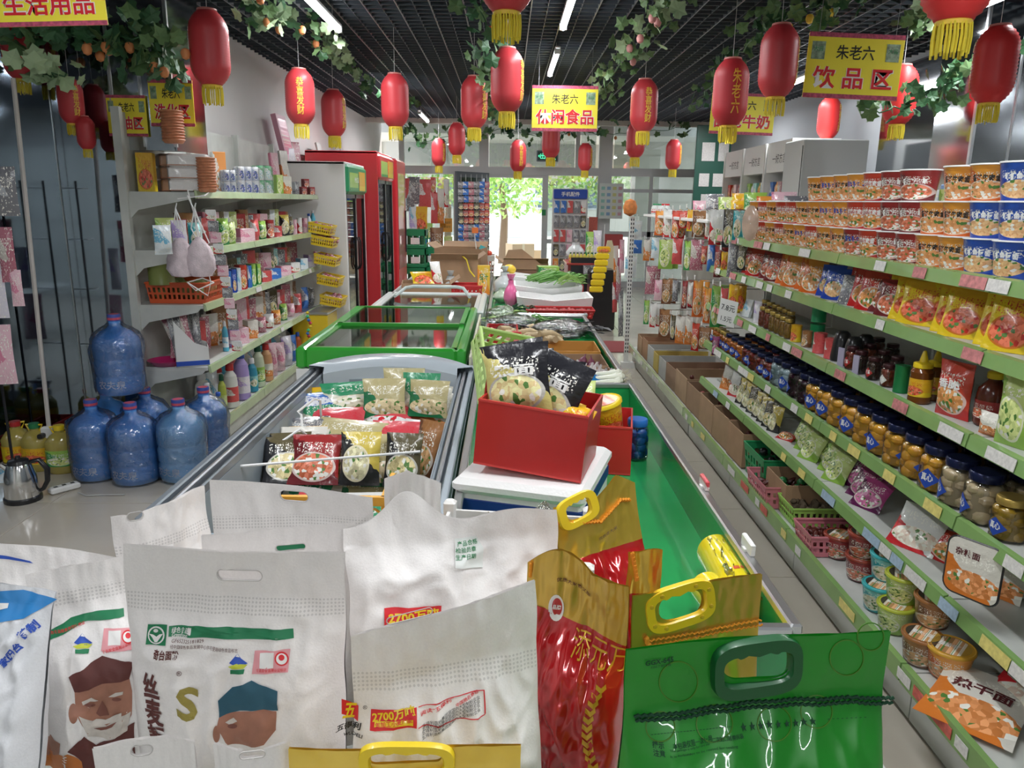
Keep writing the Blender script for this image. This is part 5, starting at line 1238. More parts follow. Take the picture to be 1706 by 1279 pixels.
for k, (px, h, pk) in enumerate(((462, 32, 'pink'), (478, 36, 'orangebag'), (490, 40, 'lilac'), (500, 50, 'mix'))):
    lf(item('box', K_[pk], name='toy_box', seed=k+6), 5, px, 14, h+36, f'{cn(pk)} toy box behind the tissues, {ORD[k]} one', X=-2.22, depth=.04, lean=-.12)
# second shelf
seq4 = [(272, 30, 48, 'sky', 'pouch'), (300, 26, 52, 'lilac', 'pouch'), (326, 24, 44, 'teal', 'pouch'), (372, 20, 44, 'green', 'pouch'), (384, 18, 36, 'lime', 'pouch'), (408, 26, 22, 'pink', 'box'), (424, 16, 34, 'white', 'pouch'), (436, 16, 30, 'green', 'pouch'), (449, 16, 30, 'maroon', 'can'), (462, 16, 18, 'white', 'can'), (474, 18, 34, 'blackgold', 'pouch'), (483, 12, 30, 'black', 'pouch'), (491, 8, 24, 'pink', 'can'), (499, 9, 26, 'redwhite', 'can'), (508, 9, 24, 'pink', 'can'), (515, 9, 30, 'whiteblue', 'bottle'), (522, 9, 34, 'sky', 'bottle'), (530, 7, 22, 'red', 'can'), (537, 8, 24, 'green', 'box')]
seq3 = [(378, 8, 38, 'whiteblue', 'box'), (386, 8, 38, 'blue', 'box'), (394, 7, 38, 'sky', 'box'), (402, 12, 40, 'red', 'box'), (412, 7, 36, 'whiteblue', 'box'), (419, 8, 36, 'green', 'box'), (427, 7, 34, 'green', 'box'), (440, 18, 18, 'white', 'box'), (455, 20, 17, 'whiteblue', 'box'), (472, 20, 16, 'pink', 'box'), (488, 18, 16, 'redwhite', 'box'), (503, 14, 18, 'sky', 'box'), (515, 12, 20, 'lilac', 'box'), (526, 12, 22, 'pink', 'box'), (538, 10, 22, 'sky', 'box')]
seq2 = [(376, 10, 50, 'sky', 'detergent'), (390, 20, 44, 'lilac', 'detergent'), (402, 18, 26, 'pink', 'box'), (418, 18, 30, 'orangebag', 'box'), (434, 20, 26, 'mix', 'pouch'), (448, 18, 24, 'redwhite', 'pouch'), (460, 16, 24, 'orange', 'pouch'), (472, 14, 28, 'green', 'pouch'), (484, 14, 22, 'pink', 'pouch'), (496, 14, 32, 'white', 'pouch'), (508, 12, 36, 'whiteblue', 'pouch'), (518, 12, 30, 'silver', 'pouch'), (528, 10, 28, 'white', 'pouch'), (538, 10, 24, 'redwhite', 'pouch'), (548, 10, 22, 'silver', 'pouch')]
seq1 = [(348, 20, 70, 'white', 'bottle'), (372, 14, 66, 'lime', 'detergent'), (386, 24, 74, 'white', 'detergent'), (404, 26, 82, 'lilac', 'detergent'), (421, 18, 56, 'teal', 'detergent'), (432, 20, 70, 'green', 'detergent'), (445, 20, 62, 'orangebag', 'detergent'), (455, 16, 56, 'pink', 'pouch'), (466, 20, 48, 'pink', 'pouch'), (478, 20, 50, 'lilac', 'pouch'), (488, 14, 44, 'whiteblue', 'pouch'), (497, 12, 42, 'orange', 'detergent')]
CAPS = [mat('cap_white', (.75, .75, .78), .4), mat('cap_dgreen', (.01, .09, .04), .35), mat('cap_red', (.5, .03, .03), .35), mat('cap_blue', (.03, .1, .45), .35)]
BODY = {'white': (.74, .74, .70), 'lime': (.50, .58, .10), 'lilac': (.42, .32, .66), 'teal': (.05, .32, .48), 'green': (.62, .68, .50), 'orangebag': (.68, .36, .18), 'whiteblue': (.65, .7, .8), 'sky': (.1, .45, .62), 'orange': (.75, .18, .06)}
def fillrow(sh, seq, X, tag_, r=-.75, hs=1., dy=0):
    for k, (px, w, h, pk, kd) in enumerate(seq):
        if kd in ('bottle', 'detergent'):
            pr = item(kd, mat('body_'+pk, BODY.get(pk, (.5, .5, .5)), .35), CAPS[k % 4], K_[pk], name='cleaner_bottle' if sh == 1 else 'lotion_bottle')
        elif kd == 'can': pr = item('can', K_[pk], name='small_cylinder_tin')
        elif kd == 'box': pr = item('box', K_[pk], seed=k % 3)
        else: pr = item('pouch', K_[pk], seed=k)
        lf(pr, sh, px, w, h*hs, f'{cn(pk)} {"bottle" if kd in ("bottle", "detergent") else ("tin" if kd == "can" else kd)}, {ORD[k]} from the left {tag_}', X=X, r=r, depth=.09 if kd in ('box', 'pouch') and sh != 1 else None, dy=dy)
fillrow(4, seq4, -1.98, 'in front'); fillrow(3, seq3, -1.98, 'in front'); fillrow(2, seq2, -1.99, 'in front'); fillrow(1, seq1, -1.99, 'in front')
# rear rows
def rear(sh, n, y0_, dy_, pal_, hh, kinds_, X=-2.16):
    for k in range(n):
        pk = pal_[(k*3+sh) % len(pal_)]; kd = kinds_[k % len(kinds_)]
        pr = item(kd, K_[pk], seed=k) if kd in ('pouch', 'box') else (item('can', K_[pk], name='small_cylinder_tin') if kd == 'can' else item('detergent', mat('body_'+pk, BODY.get(pk, (.5, .5, .5)), .35), CAPS[k % 4], K_[pk], name='cleaner_bottle'))
        pr.put((X, y0_+dy_*k, SH[sh]+.001), RL-.6+rng.uniform(-.2, .2), f'{cn(pk)} {"bottle" if kd == "detergent" else kd}, {ORD[k]} from near in the back of the {SN[sh]} left shelf', 'goods in the rear of the left shelves', (dy_*.92, .07, hh*rng.uniform(.8, 1.1)))
rear(4, 20, 4.98, .145, ['white', 'sky', 'brown', 'pink', 'lime', 'silver', 'black', 'maroon'], .22, ['pouch', 'box', 'can', 'pouch'])
rear(3, 17, 5.45, .145, ['silver', 'black', 'mix', 'white', 'teal', 'pink', 'brown'], .24, ['pouch', 'box', 'pouch'])
rear(2, 19, 5.15, .145, ['brown', 'mix', 'pink', 'silver', 'orangebag', 'white', 'black'], .26, ['pouch', 'box', 'pouch'])
rear(1, 17, 5.35, .15, ['lilac', 'white', 'green', 'orangebag', 'sky', 'orange'], .30, ['detergent', 'pouch', 'detergent'])
lf(item('bottle', mat('yellow_drink', (.58, .60, .18), .15), CAPS[3], K_['lime'], name='cleaner_bottle'), 1, 366, 16, 52, 'small yellow spray bottle with blue cap before the water jugs', X=-1.93)
lf(item('jar', mat('amber_sweets', (.55, .33, .10), .4, noisy=.5, nscale=10), mat('lid_orange_red', (.62, .10, .04), .35), K_['orange']), 1, 502, 34, 46, 'large clear jar with red lid near the green freezer', X=-2.0)
# orange basket, tissue stand, pink brush tray
slat_basket('orange_basket', 'orange plastic basket with rolls on the third left shelf', (-2.10, 5.12, ZL[1]+.002), .38, .42, .13, mat('basket_orange', (.62, .10, .03), .4), cols=14, fill=(mat('green_rolls', (.25, .30, .10), .5), 16, .05, 1))
lf(item('can', mat('olive_roll', (.20, .24, .06), .4), name='tape_roll'), 3, 272, 42, 38, 'olive green roll above the orange basket', X=-2.2, dz=.12)
t = thing('display_box', 'white cut-away display box full of clear wrapped utensils', 'box', (-2.06, 4.98, ZL[0]+.002), RL-1.15)
mb = MB(); w, l = .20, .22
pr_ = [(-w/2, 0), (w/2, 0), (w/2, .12), (.02, .15), (-w/2, .30)]
n = len(pr_)
for sy in (-l/2, l/2-.004): 
    mb = MB(); mb.add([(x, sy, z) for x, z in pr_]+[(x, sy+.004, z) for x, z in pr_], [tuple(range(n)), tuple(range(2*n-1, n-1, -1))]+[(i, i+n, (i+1) % n+n, (i+1) % n) for i in range(n)]); mb.build('side', M_white, t)
MB().bb(-w/2, -w/2+.004, -l/2, l/2, 0, .30).build('back', M_white, t); MB().bb(w/2-.004, w/2, -l/2, l/2, 0, .12).build('front', M_white, t); MB().bb(-w/2, w/2, -l/2, l/2, 0, .004).build('bottom', M_white, t)
MB().bb(-w/2, w/2, -l/2-.0015, -l/2, .005, .035).build('blue_stripe', M_inkblue, t)
for k in range(18):
    item('pouch', K_['silver' if k % 3 else 'mix'], seed=k, name='wrapped_utensil').put((-2.12+.030*(k % 5)-.02, 4.90+.045*(k//5), ZL[0]+.05+.01*(k % 3)), (-.25+.1*rng.random(), rng.uniform(-.35, .1), RL-1.15), f'clear wrapped utensil in the cut-away display box, {ORD[k]} one', 'wrapped utensils in the display box', (.05, .015, .30))
t = thing('brush_tray', 'bright pink plastic tray left of the cut-away display box', 'tray', (-2.20, 4.92, ZL[0]+.002), .2); MB().lathe([(.08, 0), (.12, .035), (.115, .035), (.075, .006), (0, .006)], 20).build('body', mat('hot_pink', (.70, .03, .20), .35), t, True); MB().tube([(.10, 0, .02), (.2, .02, .05)], .010, 6).build('handle', mat('hot_pink', (.7, .03, .2)), t)
# loofah net bags hanging on a wire rack
t = thing('wire_rack', 'white wire rack hooked on the near end of the left shelves', 'rack', (-1.86, 4.80, 1.66))
MB().tube([(-.06, .06, .03), (-.06, -.02, .03), (-.03, -.03, -.1), (.04, -.03, -.52), (.02, -.04, -.60), (-.10, -.04, -.52)], .004, 5).build('frame', M_wire, t)
MB().tube([(.04, .05, .02), (.04, -.02, .0), (-.12, -.03, -.02)], .004, 5).build('arm', M_wire, t); MB().tube([(.06, -.03, -.52), (-.02, -.12, -.56), (-.10, -.04, -.52), (-.03, .02, -.5), (.06, -.03, -.52)], .004, 5).build('tray_wire', M_wire, t)
MB().tube([(-.06, -.03, 0), (.05, -.03, -.28), (-.08, -.03, -.33)], .004, 5).build('brace', M_wire, t)
for k, (px, pz) in enumerate(((305, 1), (336, 1))):
    a, b = P(px-4 if k == 0 else px+1, 338, y=4.72), P(px, 462, y=4.72)
    t = thing('bath_ball_bag', ['left', 'right'][k]+' pink bath sponge in a white net bag hanging by cords', 'net bag', (b.x, 4.72, b.z), 0)
    H = a.z-b.z
    mb = MB(); prof = [(.0, 0), (.06, .012), (.088, .07), (.085, .15), (.068, .23), (.04, .29), (.012, .33)]
    vs = []; n = 24
    for r, z in prof:
        for i in range(n):
            q = 2*PI*i/n; rr_ = r*(1+.07*math.cos(q*9+z*20)); vs.append((rr_*math.cos(q), rr_*math.sin(q)*.8, z*H/.60))
    mb.add(vs, [(j*n+i, j*n+(i+1) % n, (j+1)*n+(i+1) % n, (j+1)*n+i) for j in range(len(prof)-1) for i in range(n)])
    mb.build('net', mat('net_pinkwhite', (.95, .80, .85), .6, noisy=.3, nscale=22, bump=.5, bscale=160), t, True)
    hz = .33*H/.6
    for s in (-1, 0, 1): MB().tube([(s*.012, 0, hz-.01), (s*.03-.01*k, 0, (hz+H)/2-.05), (-.01, 0, H-.03), (0, 0, H)], .004, 5).build('cord', M_wire, t)
c = P(345, 345, y=4.70)
t = thing('sachet_strip', 'long hanging strip of small pink and grey sachets', 'strip', c, 0)
for k in range(13): MB().rbox((.018+.011*k*(1-.02*k), .0, -.045-.066*k), (.062, .008, .062), .003, rz=.05*(k % 3)).build('sachet', [K_['redwhite'], K_['silver'], K_['pink']][k % 3], t)
# yellow bins at the far end of each shelf
M_bin = mat('bin_yellow', (.78, .56, .03), .35)
for k, (px, py, sh) in enumerate(((545, 385, 4), (556, 420, 4), (556, 455, 3), (570, 500, 3), (576, 560, 2))):
    z = [1.32, 1.20, 1.02, .82, .62][k]; c = P(px, py, y=8.02 if False else 7.80); c.x = -1.80
    t = slat_basket('yellow_bin', f'yellow bin of sachets at the far end of the left shelves, {ORD[k]} from the top', (-1.82+.02*k, 7.72, z), .22, .26, .09, M_bin, fill=(K_['mix'], 16, .03, 1.6), rot=(0, .18, 0))
t = thing('yellow_crate', 'yellow box with silver lid at the far end under the bins', 'box', (-1.88, 7.55, .168)); MB().rbox((0, 0, .2), (.34, .42, .40), .01).build('body', M_bin, t); MB().rbox((0, 0, .41), (.36, .44, .03), .01).build('lid', M_steel, t)
t = thing('hanging_strip', 'colourful string of toy balls hanging beside the yellow crate', 'toy', (-1.86, 7.22, .20))
for k in range(12): MB().lathe([(0, -.02), (.02, 0), (0, .02)], 8, (.012*math.sin(k), .02*math.cos(k*1.7), .05+.032*k)).build('ball', mat(['b_r', 'b_b', 'b_g', 'b_y'][k % 4], [(.6, .05, .1), (.05, .2, .6), (.05, .5, .2), (.8, .6, .05)][k % 4], .4), t, True)

# ================================================================ WATER JUGS, KETTLE, OIL
M_jug = mat('jug_blue', (.09, .32, .78), .12, coat=.6, trans=.0, noisy=.25, nscale=4); M_jug2 = mat('jug_blue_light', (.24, .54, .90), .12, coat=.6, noisy=.2, nscale=4)
M_bagfilm = film('jug_bag', (.94, .96, 1.0), .30, .10, 1.0, 16)
def jug(label, c, s=1., m=M_jug, bag=True, txt=True):
    t = thing('water_jug', label, 'water jug', c, rng.uniform(-.4, .4), 'blue water jugs')
    prof = [(.10, 0), (.128, .012), (.135, .04), (.135, .10), (.130, .11), (.130, .125), (.135, .135), (.135, .20), (.130, .21), (.130, .225), (.135, .235), (.135, .30), (.128, .335), (.095, .375), (.045, .40), (.033, .415), (.033, .45)]
    MB().lathe(prof, 32).build('body', m, t, True, ang=60)
    MB().lathe([(.036, .44), (.037, .445), (.037, .475), (.035, .48)], 18).build('cap', mat('jug_cap', (.05, .08, .35), .4), t, True)
    MB().lathe([(.0372, .447), (.0372, .461)], 18, caps=False).build('cap_band', mat('cap_band_red', (.55, .08, .12), .4), t)
    MB().lathe([(0, .4805), (.03, .4805)], 14, caps=False).build('cap_top', mat('cap_band_red'.strip(), (.55, .08, .12)), t)
    if txt:
        mb = MB(); text_into(mb, '农夫泉', 0, .075, w=.16, h=.05, fn=lambda x, z: (.1365*math.cos(x/.135-PI/2), .1365*math.sin(x/.135-PI/2), z), bold=.01); mb.build('lettering', mat('jug_print', (.55, .65, .8), .4), t)
    if bag:
        n = 40; mb = MB(); vs = []; pf = [(.139, .01), (.142, .05), (.141, .12), (.143, .2), (.145, .28), (.142, .33), (.125, .365), (.09, .395), (.055, .415), (.04, .43)]
        for r, z in pf:
            for i in range(n):
                q = 2*PI*i/n; w = noise.noise(Vector((math.cos(q)*4+c[0]*3, math.sin(q)*4+c[1]*5, z*14)))*(.012+.02*(z > .25)*(z < .4)); vs.append(((r+max(-.002, w))*math.cos(q), (r+max(-.002, w))*math.sin(q), z))
        mb.add(vs, [(j*n+i, j*n+(i+1) % n, (j+1)*n+(i+1) % n, (j+1)*n+i) for j in range(len(pf)-1) for i in range(n)])
        mb.build('plastic_bag', M_bagfilm, t, True)
    t.scale = (s, s, s); return t
def fl(px, py): p = P(px, py, z=0); p.z = .001; return p
jug('blue water jug at the front left of the group, with printed letters', fl(146, 806)+Vector((0, .13, 0)))
jug('blue water jug in the front middle of the group', fl(212, 813)+Vector((0, .13, 0)))
jug('light blue bagged water jug nearest the freezer', fl(290, 808)+Vector((.01, .13, 0)), 1.02, M_jug2)
jug('blue water jug behind, next to the shelving end', fl(338, 766)+Vector((.03, .02, 0)), 1, M_jug)
jug('dark blue water jug in the rear, half hidden', fl(240, 775)+Vector((0, .10, 0)), 1, M_jug)
jug('dark blue water jug in the rear at the mirror', fl(175, 775)+Vector((0, .10, 0)), 1, M_jug, False)
c = fl(190, 800)+Vector((0, .20, .49)); jug('bagged water jug standing on top of the others', c, 1., M_jug)
# kettle
c = fl(30, 838)+Vector((0, .05, 0)); t = thing('electric_kettle', 'steel electric kettle with black handle on the floor at left', 'kettle', c, .3)
MB().lathe([(.085, .025), (.088, .03), (.078, .14), (.062, .20), (.055, .215)], 28).build('body', M_chrome, t, True); MB().lathe([(.095, 0), (.095, .022), (.086, .026)], 28).build('base', M_black, t, True); MB().lathe([(.057, .213), (.05, .232), (.015, .24), (.012, .255), (0, .256)], 24).build('lid', M_black, t, True)
MB().tube([(.05, 0, .215), (.10, 0, .225), (.135, 0, .17), (.13, 0, .10), (.105, 0, .055), (.085, 0, .045)], [.012, .014, .016, .014, .012, .01], 8).build('handle', M_black, t, True); MB().tube([(-.05, 0, .18), (-.085, 0, .215)], [.02, .012], 8).build('spout', M_chrome, t)
M_oil = mat('cooking_oil', (.42, .34, .08), .12, coat=.5)
for k, (px, py, lab) in enumerate(((40, 796, 'large oil bottle with green cap behind the kettle'), (82, 800, 'large oil bottle with handle under the wall socket'), (8, 792, 'oil bottle at the left edge behind the kettle'))):
    c = fl(px, py)+Vector((0, .16, 0)); t = thing('oil_bottle', lab, 'oil bottle', c, .3*k)
    MB().lathe([(.07, 0), (.08, .01), (.08, .10), (.076, .11), (.08, .12), (.08, .19), (.05, .235), (.026, .25), (.024, .27)], 20, sx=1.1, sy=.85).build('body', M_oil, t, True); MB().lathe([(.03, .265), (.03, .295), (0, .297)], 16).build('cap', [mat('cap_dg', (.02, .2, .07), .4), M_yellow, CAPS[2]][k], t, True)
    MB().lathe([(.0815, .05), (.0815, .15)], 20, caps=False, sx=1.1, sy=.85).build('label', K_['yellow' if k != 1 else 'green'], t); MB().tube([(-.03, 0, .245), (-.05, 0, .285), (.05, 0, .285), (.03, 0, .245)], .006, 6).build('handle', M_yellow, t)
item('pouch', K_['sky'], seed=1, name='wipes_pack').put(fl(14, 806)+Vector((-.02, .02, .0)), (-1.2, 0, .3), 'light blue pack lying at the left edge beside the kettle', None, (.14, .05, .14))
slat_basket('red_basket', 'red plastic basket at the left edge behind the oil bottles', fl(20, 765)+Vector((-.08, .1, 0)), .3, .3, .12, M_red, cols=8)
t = thing('power_strip', 'white power strip lying on the floor before the jugs', 'power strip', fl(108, 818), .9); MB().rbox((0, 0, .02), (.16, .055, .035), .008).build('body', M_white, t)
for s in (-1, 0, 1): MB().box((s*.045, 0, .038), (.02, .02, .002)).build('socket', M_dark, t)
a, b, c_ = fl(130, 822), fl(170, 824), fl(215, 820)
t = thing('cable', 'thin grey cable running over the floor before the jugs', 'cable', a); MB().tube([(0, 0, .006), (b-a)*.5+Vector((0, -.04, .006)), (b-a)+Vector((0, -.02, .006)), (c_-a)+Vector((0, -.05, .006))], .0035, 5).build('cord', mat('cord_grey', (.5, .5, .48), .5), t)
t = thing('cable_trunking', 'white vertical cable trunking with a plug box before the left mirror', 'trunking', (0, 0, 0))
q0, q1 = P(22, 130, y=4.55), P(84, 735, y=4.55); MB().tube([q0, q1], .013, 6).build('tube', mat('trunk_beige', (.62, .58, .54), .5), t)
MB().rbox((q1.x+.0, 4.54, q1.z+.06), (.075, .04, .075), .008).build('plug_box', M_white, t); MB().tube([(q1.x-.03, 4.50, q1.z+.04), (q1.x-.05, 4.48, q1.z-.1), (q1.x-.06, 4.5, .02)], .006, 5).build('cord', M_black, t); MB().rbox((q1.x-.02, 4.50, q1.z+.05), (.03, .05, .03), .006).build('plug', M_black, t)
MB().tube([q1, (q1.x+.005, 4.55, .0)], .010, 6).build('lower_tube', mat('trunk_beige', (.62, .58, .54)), t)
# aprons and pink things hanging on a stand at the left edge
t = thing('wire_stand', 'black wire stand with hooks at the left edge holding aprons', 'stand', (-3.06, 4.42, 0))
for x in (-.06, .10): MB().tube([(x, 0, 0), (x, 0, 1.75)], .008, 6).build('post', M_dark, t)
for z in (.6, 1.0, 1.35, 1.7): MB().tube([(-.06, 0, z), (.14, 0, z), (.14, -.08, z)], .004, 5).build('hook', M_steel, t)
MB().bb(-.12, .16, -.12, .12, 0, .015).build('foot', M_dark, t)
for k, (px, ty, by, w, pk) in enumerate(((8, 540, 640, 40, 'pink'), (2, 440, 530, 26, 'lilac'), (18, 380, 470, 24, 'mix'), (10, 280, 360, 44, 'silver'), (32, 450, 510, 18, 'pink'))):
    c = P(px, by, y=4.28); d = proj(c)[2]
    item('pouch', K_[pk], seed=k, name='hanging_cloth').put(c, (0, 0, .3), f'{cn(pk)} packet hanging at the left edge of the picture, {ORD[k]} one', 'things on the wire stand', (w*d/FPX, .03, (by-ty)*d/FPX))

# ================================================================ FRIDGES
def glass_fridge(label, x0, x1, y0, y1, h, m, hdr, txt=None):
    t = thing('display_fridge', label, 'fridge', ((x0+x1)/2, (y0+y1)/2, 0)); hw, hl = (x1-x0)/2, (y1-y0)/2
    MB().rbox((-.0, -hl+.02, h/2), (2*hw, .04, h), .008).build('side_panel', m, t); MB().rbox((0, hl-.02, h/2), (2*hw, .04, h), .008).build('side_panel', m, t)
    MB().bb(-hw, -hw+.04, -hl+.04, hl-.04, .02, h-.01).build('back_panel', m, t); MB().rbox((0, 0, h-.015), (2*hw, 2*hl, .03), .006).build('top', m, t)
    MB().bb(-hw+.04, hw-.03, -hl+.04, hl-.04, .0, .22).build('base', M_dark, t)
    MB().rbox((hw-.02, 0, h-.17), (.10, 2*hl-.06, .30), .03).build('header', hdr, t)
    nd = 2
    for k in range(nd):
        ya = -hl+.04+k*(2*hl-.08)/nd; yb = ya+(2*hl-.08)/nd-.005; d = MB()
        d.bb(hw-.03, hw, ya, ya+.03, .22, h-.32); d.bb(hw-.03, hw, yb-.03, yb, .22, h-.32); d.bb(hw-.03, hw, ya, yb, .22, .26); d.bb(hw-.03, hw, ya, yb, h-.36, h-.32)
        do = d.build('door', M_black, t); MB().bb(hw-.02, hw-.014, ya+.03, yb-.03, .26, h-.36).build('pane', film('fridge_glass', (.80, .86, .86), .35, .02), do); MB().tube([(hw+.01, yb-.05 if k == 0 else ya+.05, .9), (hw+.03, yb-.05 if k == 0 else ya+.05, .95), (hw+.03, yb-.05 if k == 0 else ya+.05, 1.2), (hw+.01, yb-.05 if k == 0 else ya+.05, 1.25)], .009, 6).build('handle', M_black, do)
    for z in (.5, .8, 1.1, 1.4): MB().bb(-hw+.05, hw-.06, -hl+.05, hl-.05, z, z+.012).build('shelf', M_wire, t)
    MB().bb(hw+.028, hw+.032, -hl+.1, hl*.0, h-.28, h-.10).build('banner', K_['green'], t)
    MB().bb(hw+.028, hw+.034, hl*.1, hl-.15, h-.28, h-.08).build('yellow_banner', K_['yellow'], t)
    if txt: mb = MB(); text_into(mb, txt, 0, h-.17, w=.22, fn=lambda a, b: (hw+.036, a-.1, b), bold=.02); mb.build('lettering', M_inkwhite, t)
    return t
glass_fridge('white sided drinks fridge with green header and glass doors', -2.39, -1.64, 8.05, 9.15, 2.02, M_white, mat('hdr_green', (.02, .30, .12), .35), '绿色食品')
for sh, z in enumerate((.512, .812, 1.112, 1.412)):
    for k in range(9):
        pk = ['green', 'lime', 'teal', 'whiteblue', 'red', 'orange'][(k+sh*2)//2 % 6]
        item('bottle', mat('drink_'+pk, BODY.get(pk, (.4, .1, .05)) if pk != 'red' else (.4, .04, .03), .2), CAPS[(k+sh) % 4], K_[pk], name='drink_bottle').put((-1.76, 8.15+.108*k, z+.001), RL, f'{cn(pk)} bottle in the white fridge, {ORD[k]} from near, {ORD[sh]} shelf up', 'bottles in the white fridge', (.075, .075, .22))
Mrf = mat('fridge_red', (.60, .03, .04), .35, coat=.4)
glass_fridge('red glass door drinks fridge behind the white one', -2.36, -1.52, 9.35, 10.55, 2.20, Mrf, Mrf)
for q_, z in enumerate((.512, .812, 1.112, 1.412)):
    for k in range(8):
        item('bottle', mat('drink_cola', (.06, .02, .01), .15), CAPS[2], K_['red'], name='drink_bottle').put((-1.66, 9.5+.125*k, z+.001), RL, f'dark cola bottle with red cap, {ORD[k]} from near, {ORD[q_]} shelf up in the red fridge', 'cola bottles in the red fridge', (.075, .075, .24))
t = thing('display_fridge', 'tall red fridge cabinet farthest back with black grille', 'fridge', (-1.90, 11.3, 0))
MB().rbox((0, 0, 1.1), (.80, .9, 2.2), .03).build('body', Mrf, t); MB().bb(.40, .405, -.4, .4, .7, 2.0).build('door', mat('red_dark', (.35, .02, .03), .3, coat=.5), t)
for k in range(5): MB().bb(.40, .41, -.38, .38, .12+.06*k, .14+.06*k).build('grille_slat', M_dark, t)
MB().bb(.405, .42, .3, .34, .9, 1.5).build('handle', M_black, t)
# ================================================================ CENTRE TABLES
M_foam = mat('foam_white', (.80, .80, .79), .7, bump=.15, bscale=120); M_navy = mat('navy_band', (.01, .04, .25), .5)
t = thing('foam_box', 'white foam box with navy band under the nearest red carton', 'foam box', (.095, 2.11, .747), -.30)
MB().rbox((0, 0, .065), (.35, .40, .13), .012).build('body', M_foam, t); MB().rbox((0, 0, .152), (.37, .42, .045), .015).build('lid', M_foam, t); MB().rbox((0, 0, .10), (.354, .404, .035), .002).build('band', M_navy, t)
c0, c1 = P(788, 769, z=.955), P(966, 807, z=.925)
w = .30; rz = -.27; ux_ = Vector((math.cos(rz), math.sin(rz), 0)); nx_ = Vector((-ux_.y, ux_.x, 0)); TILT = .085
cc_ = c0 + ux_*(w/2) + nx_*.125; cc_.z = .938
def red_box(label, c, w, l, h, rz, flapL=True):
    t = open_carton('red_carton', label, c.x, c.y, c.z, w, l, h, M_red, M_redin, rz)
    if flapL: MB().box((-w/2-.008, .03, h*.78), (.005, l*.62, h*.9), ry=.06).build('flap', M_red, t)
    MB().bb(-w/2-.001, w/2+.001, -l/2-.0015, -l/2, h-.006, h).build('edge', M_redin, t)
    return t
RB1 = red_box('red open carton in front, full of black and yellow noodle bags', cc_, w, .25, .185, rz)
RB1.rotation_euler = (0, TILT, rz)
rz2 = -.16; d0 = P(1050, 792, z=.747); ux2 = Vector((math.cos(rz2), math.sin(rz2), 0)); nx2 = Vector((-ux2.y, ux2.x, 0))
RB2 = red_box('red open carton behind, standing on the green tray', d0 - ux2*.12 + nx2*.13, .24, .26, .17, rz2, False)
M_nb = pack('print_noodle_bb', (.70, .62, .22), (.015, .015, .02), (.75, .55, .25), seed=61, style=0)
nb = item('pouch', M_nb, M_inkwhite, seed=0, txt='黑面', name='noodle_bag')
for k, (px, py, w_, h_, yaw, le, pk) in enumerate(((866, 692, 88, 96, -.25, -.25, 0), (900, 700, 92, 92, -.7, -.3, 0), (925, 690, 80, 74, -1.1, -.35, 0), (868, 655, 84, 70, .2, -.3, 0), (905, 660, 60, 60, .4, -.3, 0))):
    c = P(px, py, z=.985+.01*(k > 2)); c = P(px, py, y=2.02+.045*k); d = proj(c)[2]
    nb.put(c, (le, .25 if k == 1 else -.15, yaw), f'black and yellow noodle bag in the front red carton, {ORD[k]} from the front', 'black and yellow noodle bags', (1.3*w_*d/FPX, .08, 1.25*h_*d/FPX))
for k, (px, py) in enumerate(((948, 722), (930, 712))):
    c = P(px, py, y=1.99+.06*k); d = proj(c)[2]; item('pouch', K_['yellow'], seed=k).put(c, (-.5, .3, rz), f'small {"front" if k == 0 else "rear"} yellow snack bag in the right end of the front red carton', None, (60*d/FPX, .05, 52*d/FPX))
c = P(1015, 725, y=2.60); c.z = .875
item('box', K_['lime']).put((c.x, c.y, .755), rz2, 'green box under the yellow tub in the rear red carton', None, (.12, .14, .10))
c.z = .862
tb_ = item('bowl', K_['yellow'], M_yellow, K_['yellow'], 0, name='snack_tub'); tb_.put(c+Vector((0, 0, -.02)), (0, -.25, .3), 'yellow plastic snack tub lying in the rear red carton', None, (.14, .14, .15))
item('pouch', K_['lime'], seed=2).put(P(968, 712, y=2.50), (-.3, 0, 0), 'green bag beside the yellow tub in the rear red carton', None, (.10, .05, .16))
item('jar', mat('blue_jar_body', (.02, .12, .42), .2), mat('blue_jar_lid', (.02, .15, .5), .3), name='blue_jar').put(P(1050, 712, z=.80) if False else Vector((.48, 2.66, .747)), 0, 'small blue jar behind the rear red carton', None, (.085, .085, .15))
# light green basket tipped on its side
slat_basket('green_basket', 'light green basket tipped up behind the front red carton', P(832, 628, y=2.42), .20, .24, .08, mat('basket_lime', (.50, .68, .25), .4), cols=8, rot=(.9, .25, .5))
# white perforated crate with clear film
t = thing('white_crate', 'white perforated plastic crate with crumpled clear film', 'crate', (.02, 1.60, .747), -.12)
for s in (-1, 1):
    MB().bb(-.17, .17, s*.15-.004, s*.15+.004, 0, .165).build('side', M_white, t); MB().bb(s*.17-.004, s*.17+.004, -.15, .15, 0, .165).build('side', M_white, t)
    for u_ in (-1, 1): MB().rbox((s*.17, u_*.15, .09), (.03, .03, .20), .006).build('corner_post', M_white, t)
    for k in range(9): MB().lathe([(0, 0), (.0085, 0)], 10, (-.14+.035*k, s*.15-.0045 if s < 0 else s*.15-.0045, .13), axis=Matrix.Rotation(PI/2, 3, 'X'), caps=False).build('round_hole', M_navy, t)
MB().bb(-.166, .166, -.146, .146, 0, .005).build('bottom', M_white, t)
t = thing('clear_film', 'crumpled clear plastic film with dried strips in the white crate', 'plastic film', (.02, 1.60, .755))
def fm(u, v):
    x, y = (u-.5)*.28, (v-.5)*.24; n = noise.noise(Vector((u*5, v*5, 1)))
    return (x, y, .13+.05*n+.05*noise.noise(Vector((u*14, v*14, 3)))+.09*math.exp(-((u-.75)**2+(v-.6)**2)*30))
MB().grid(fm, 30, 26).build('film', film('crumple_film', (.93, .93, .93), .5, .1, .9, 30), t, True)
mb = MB()
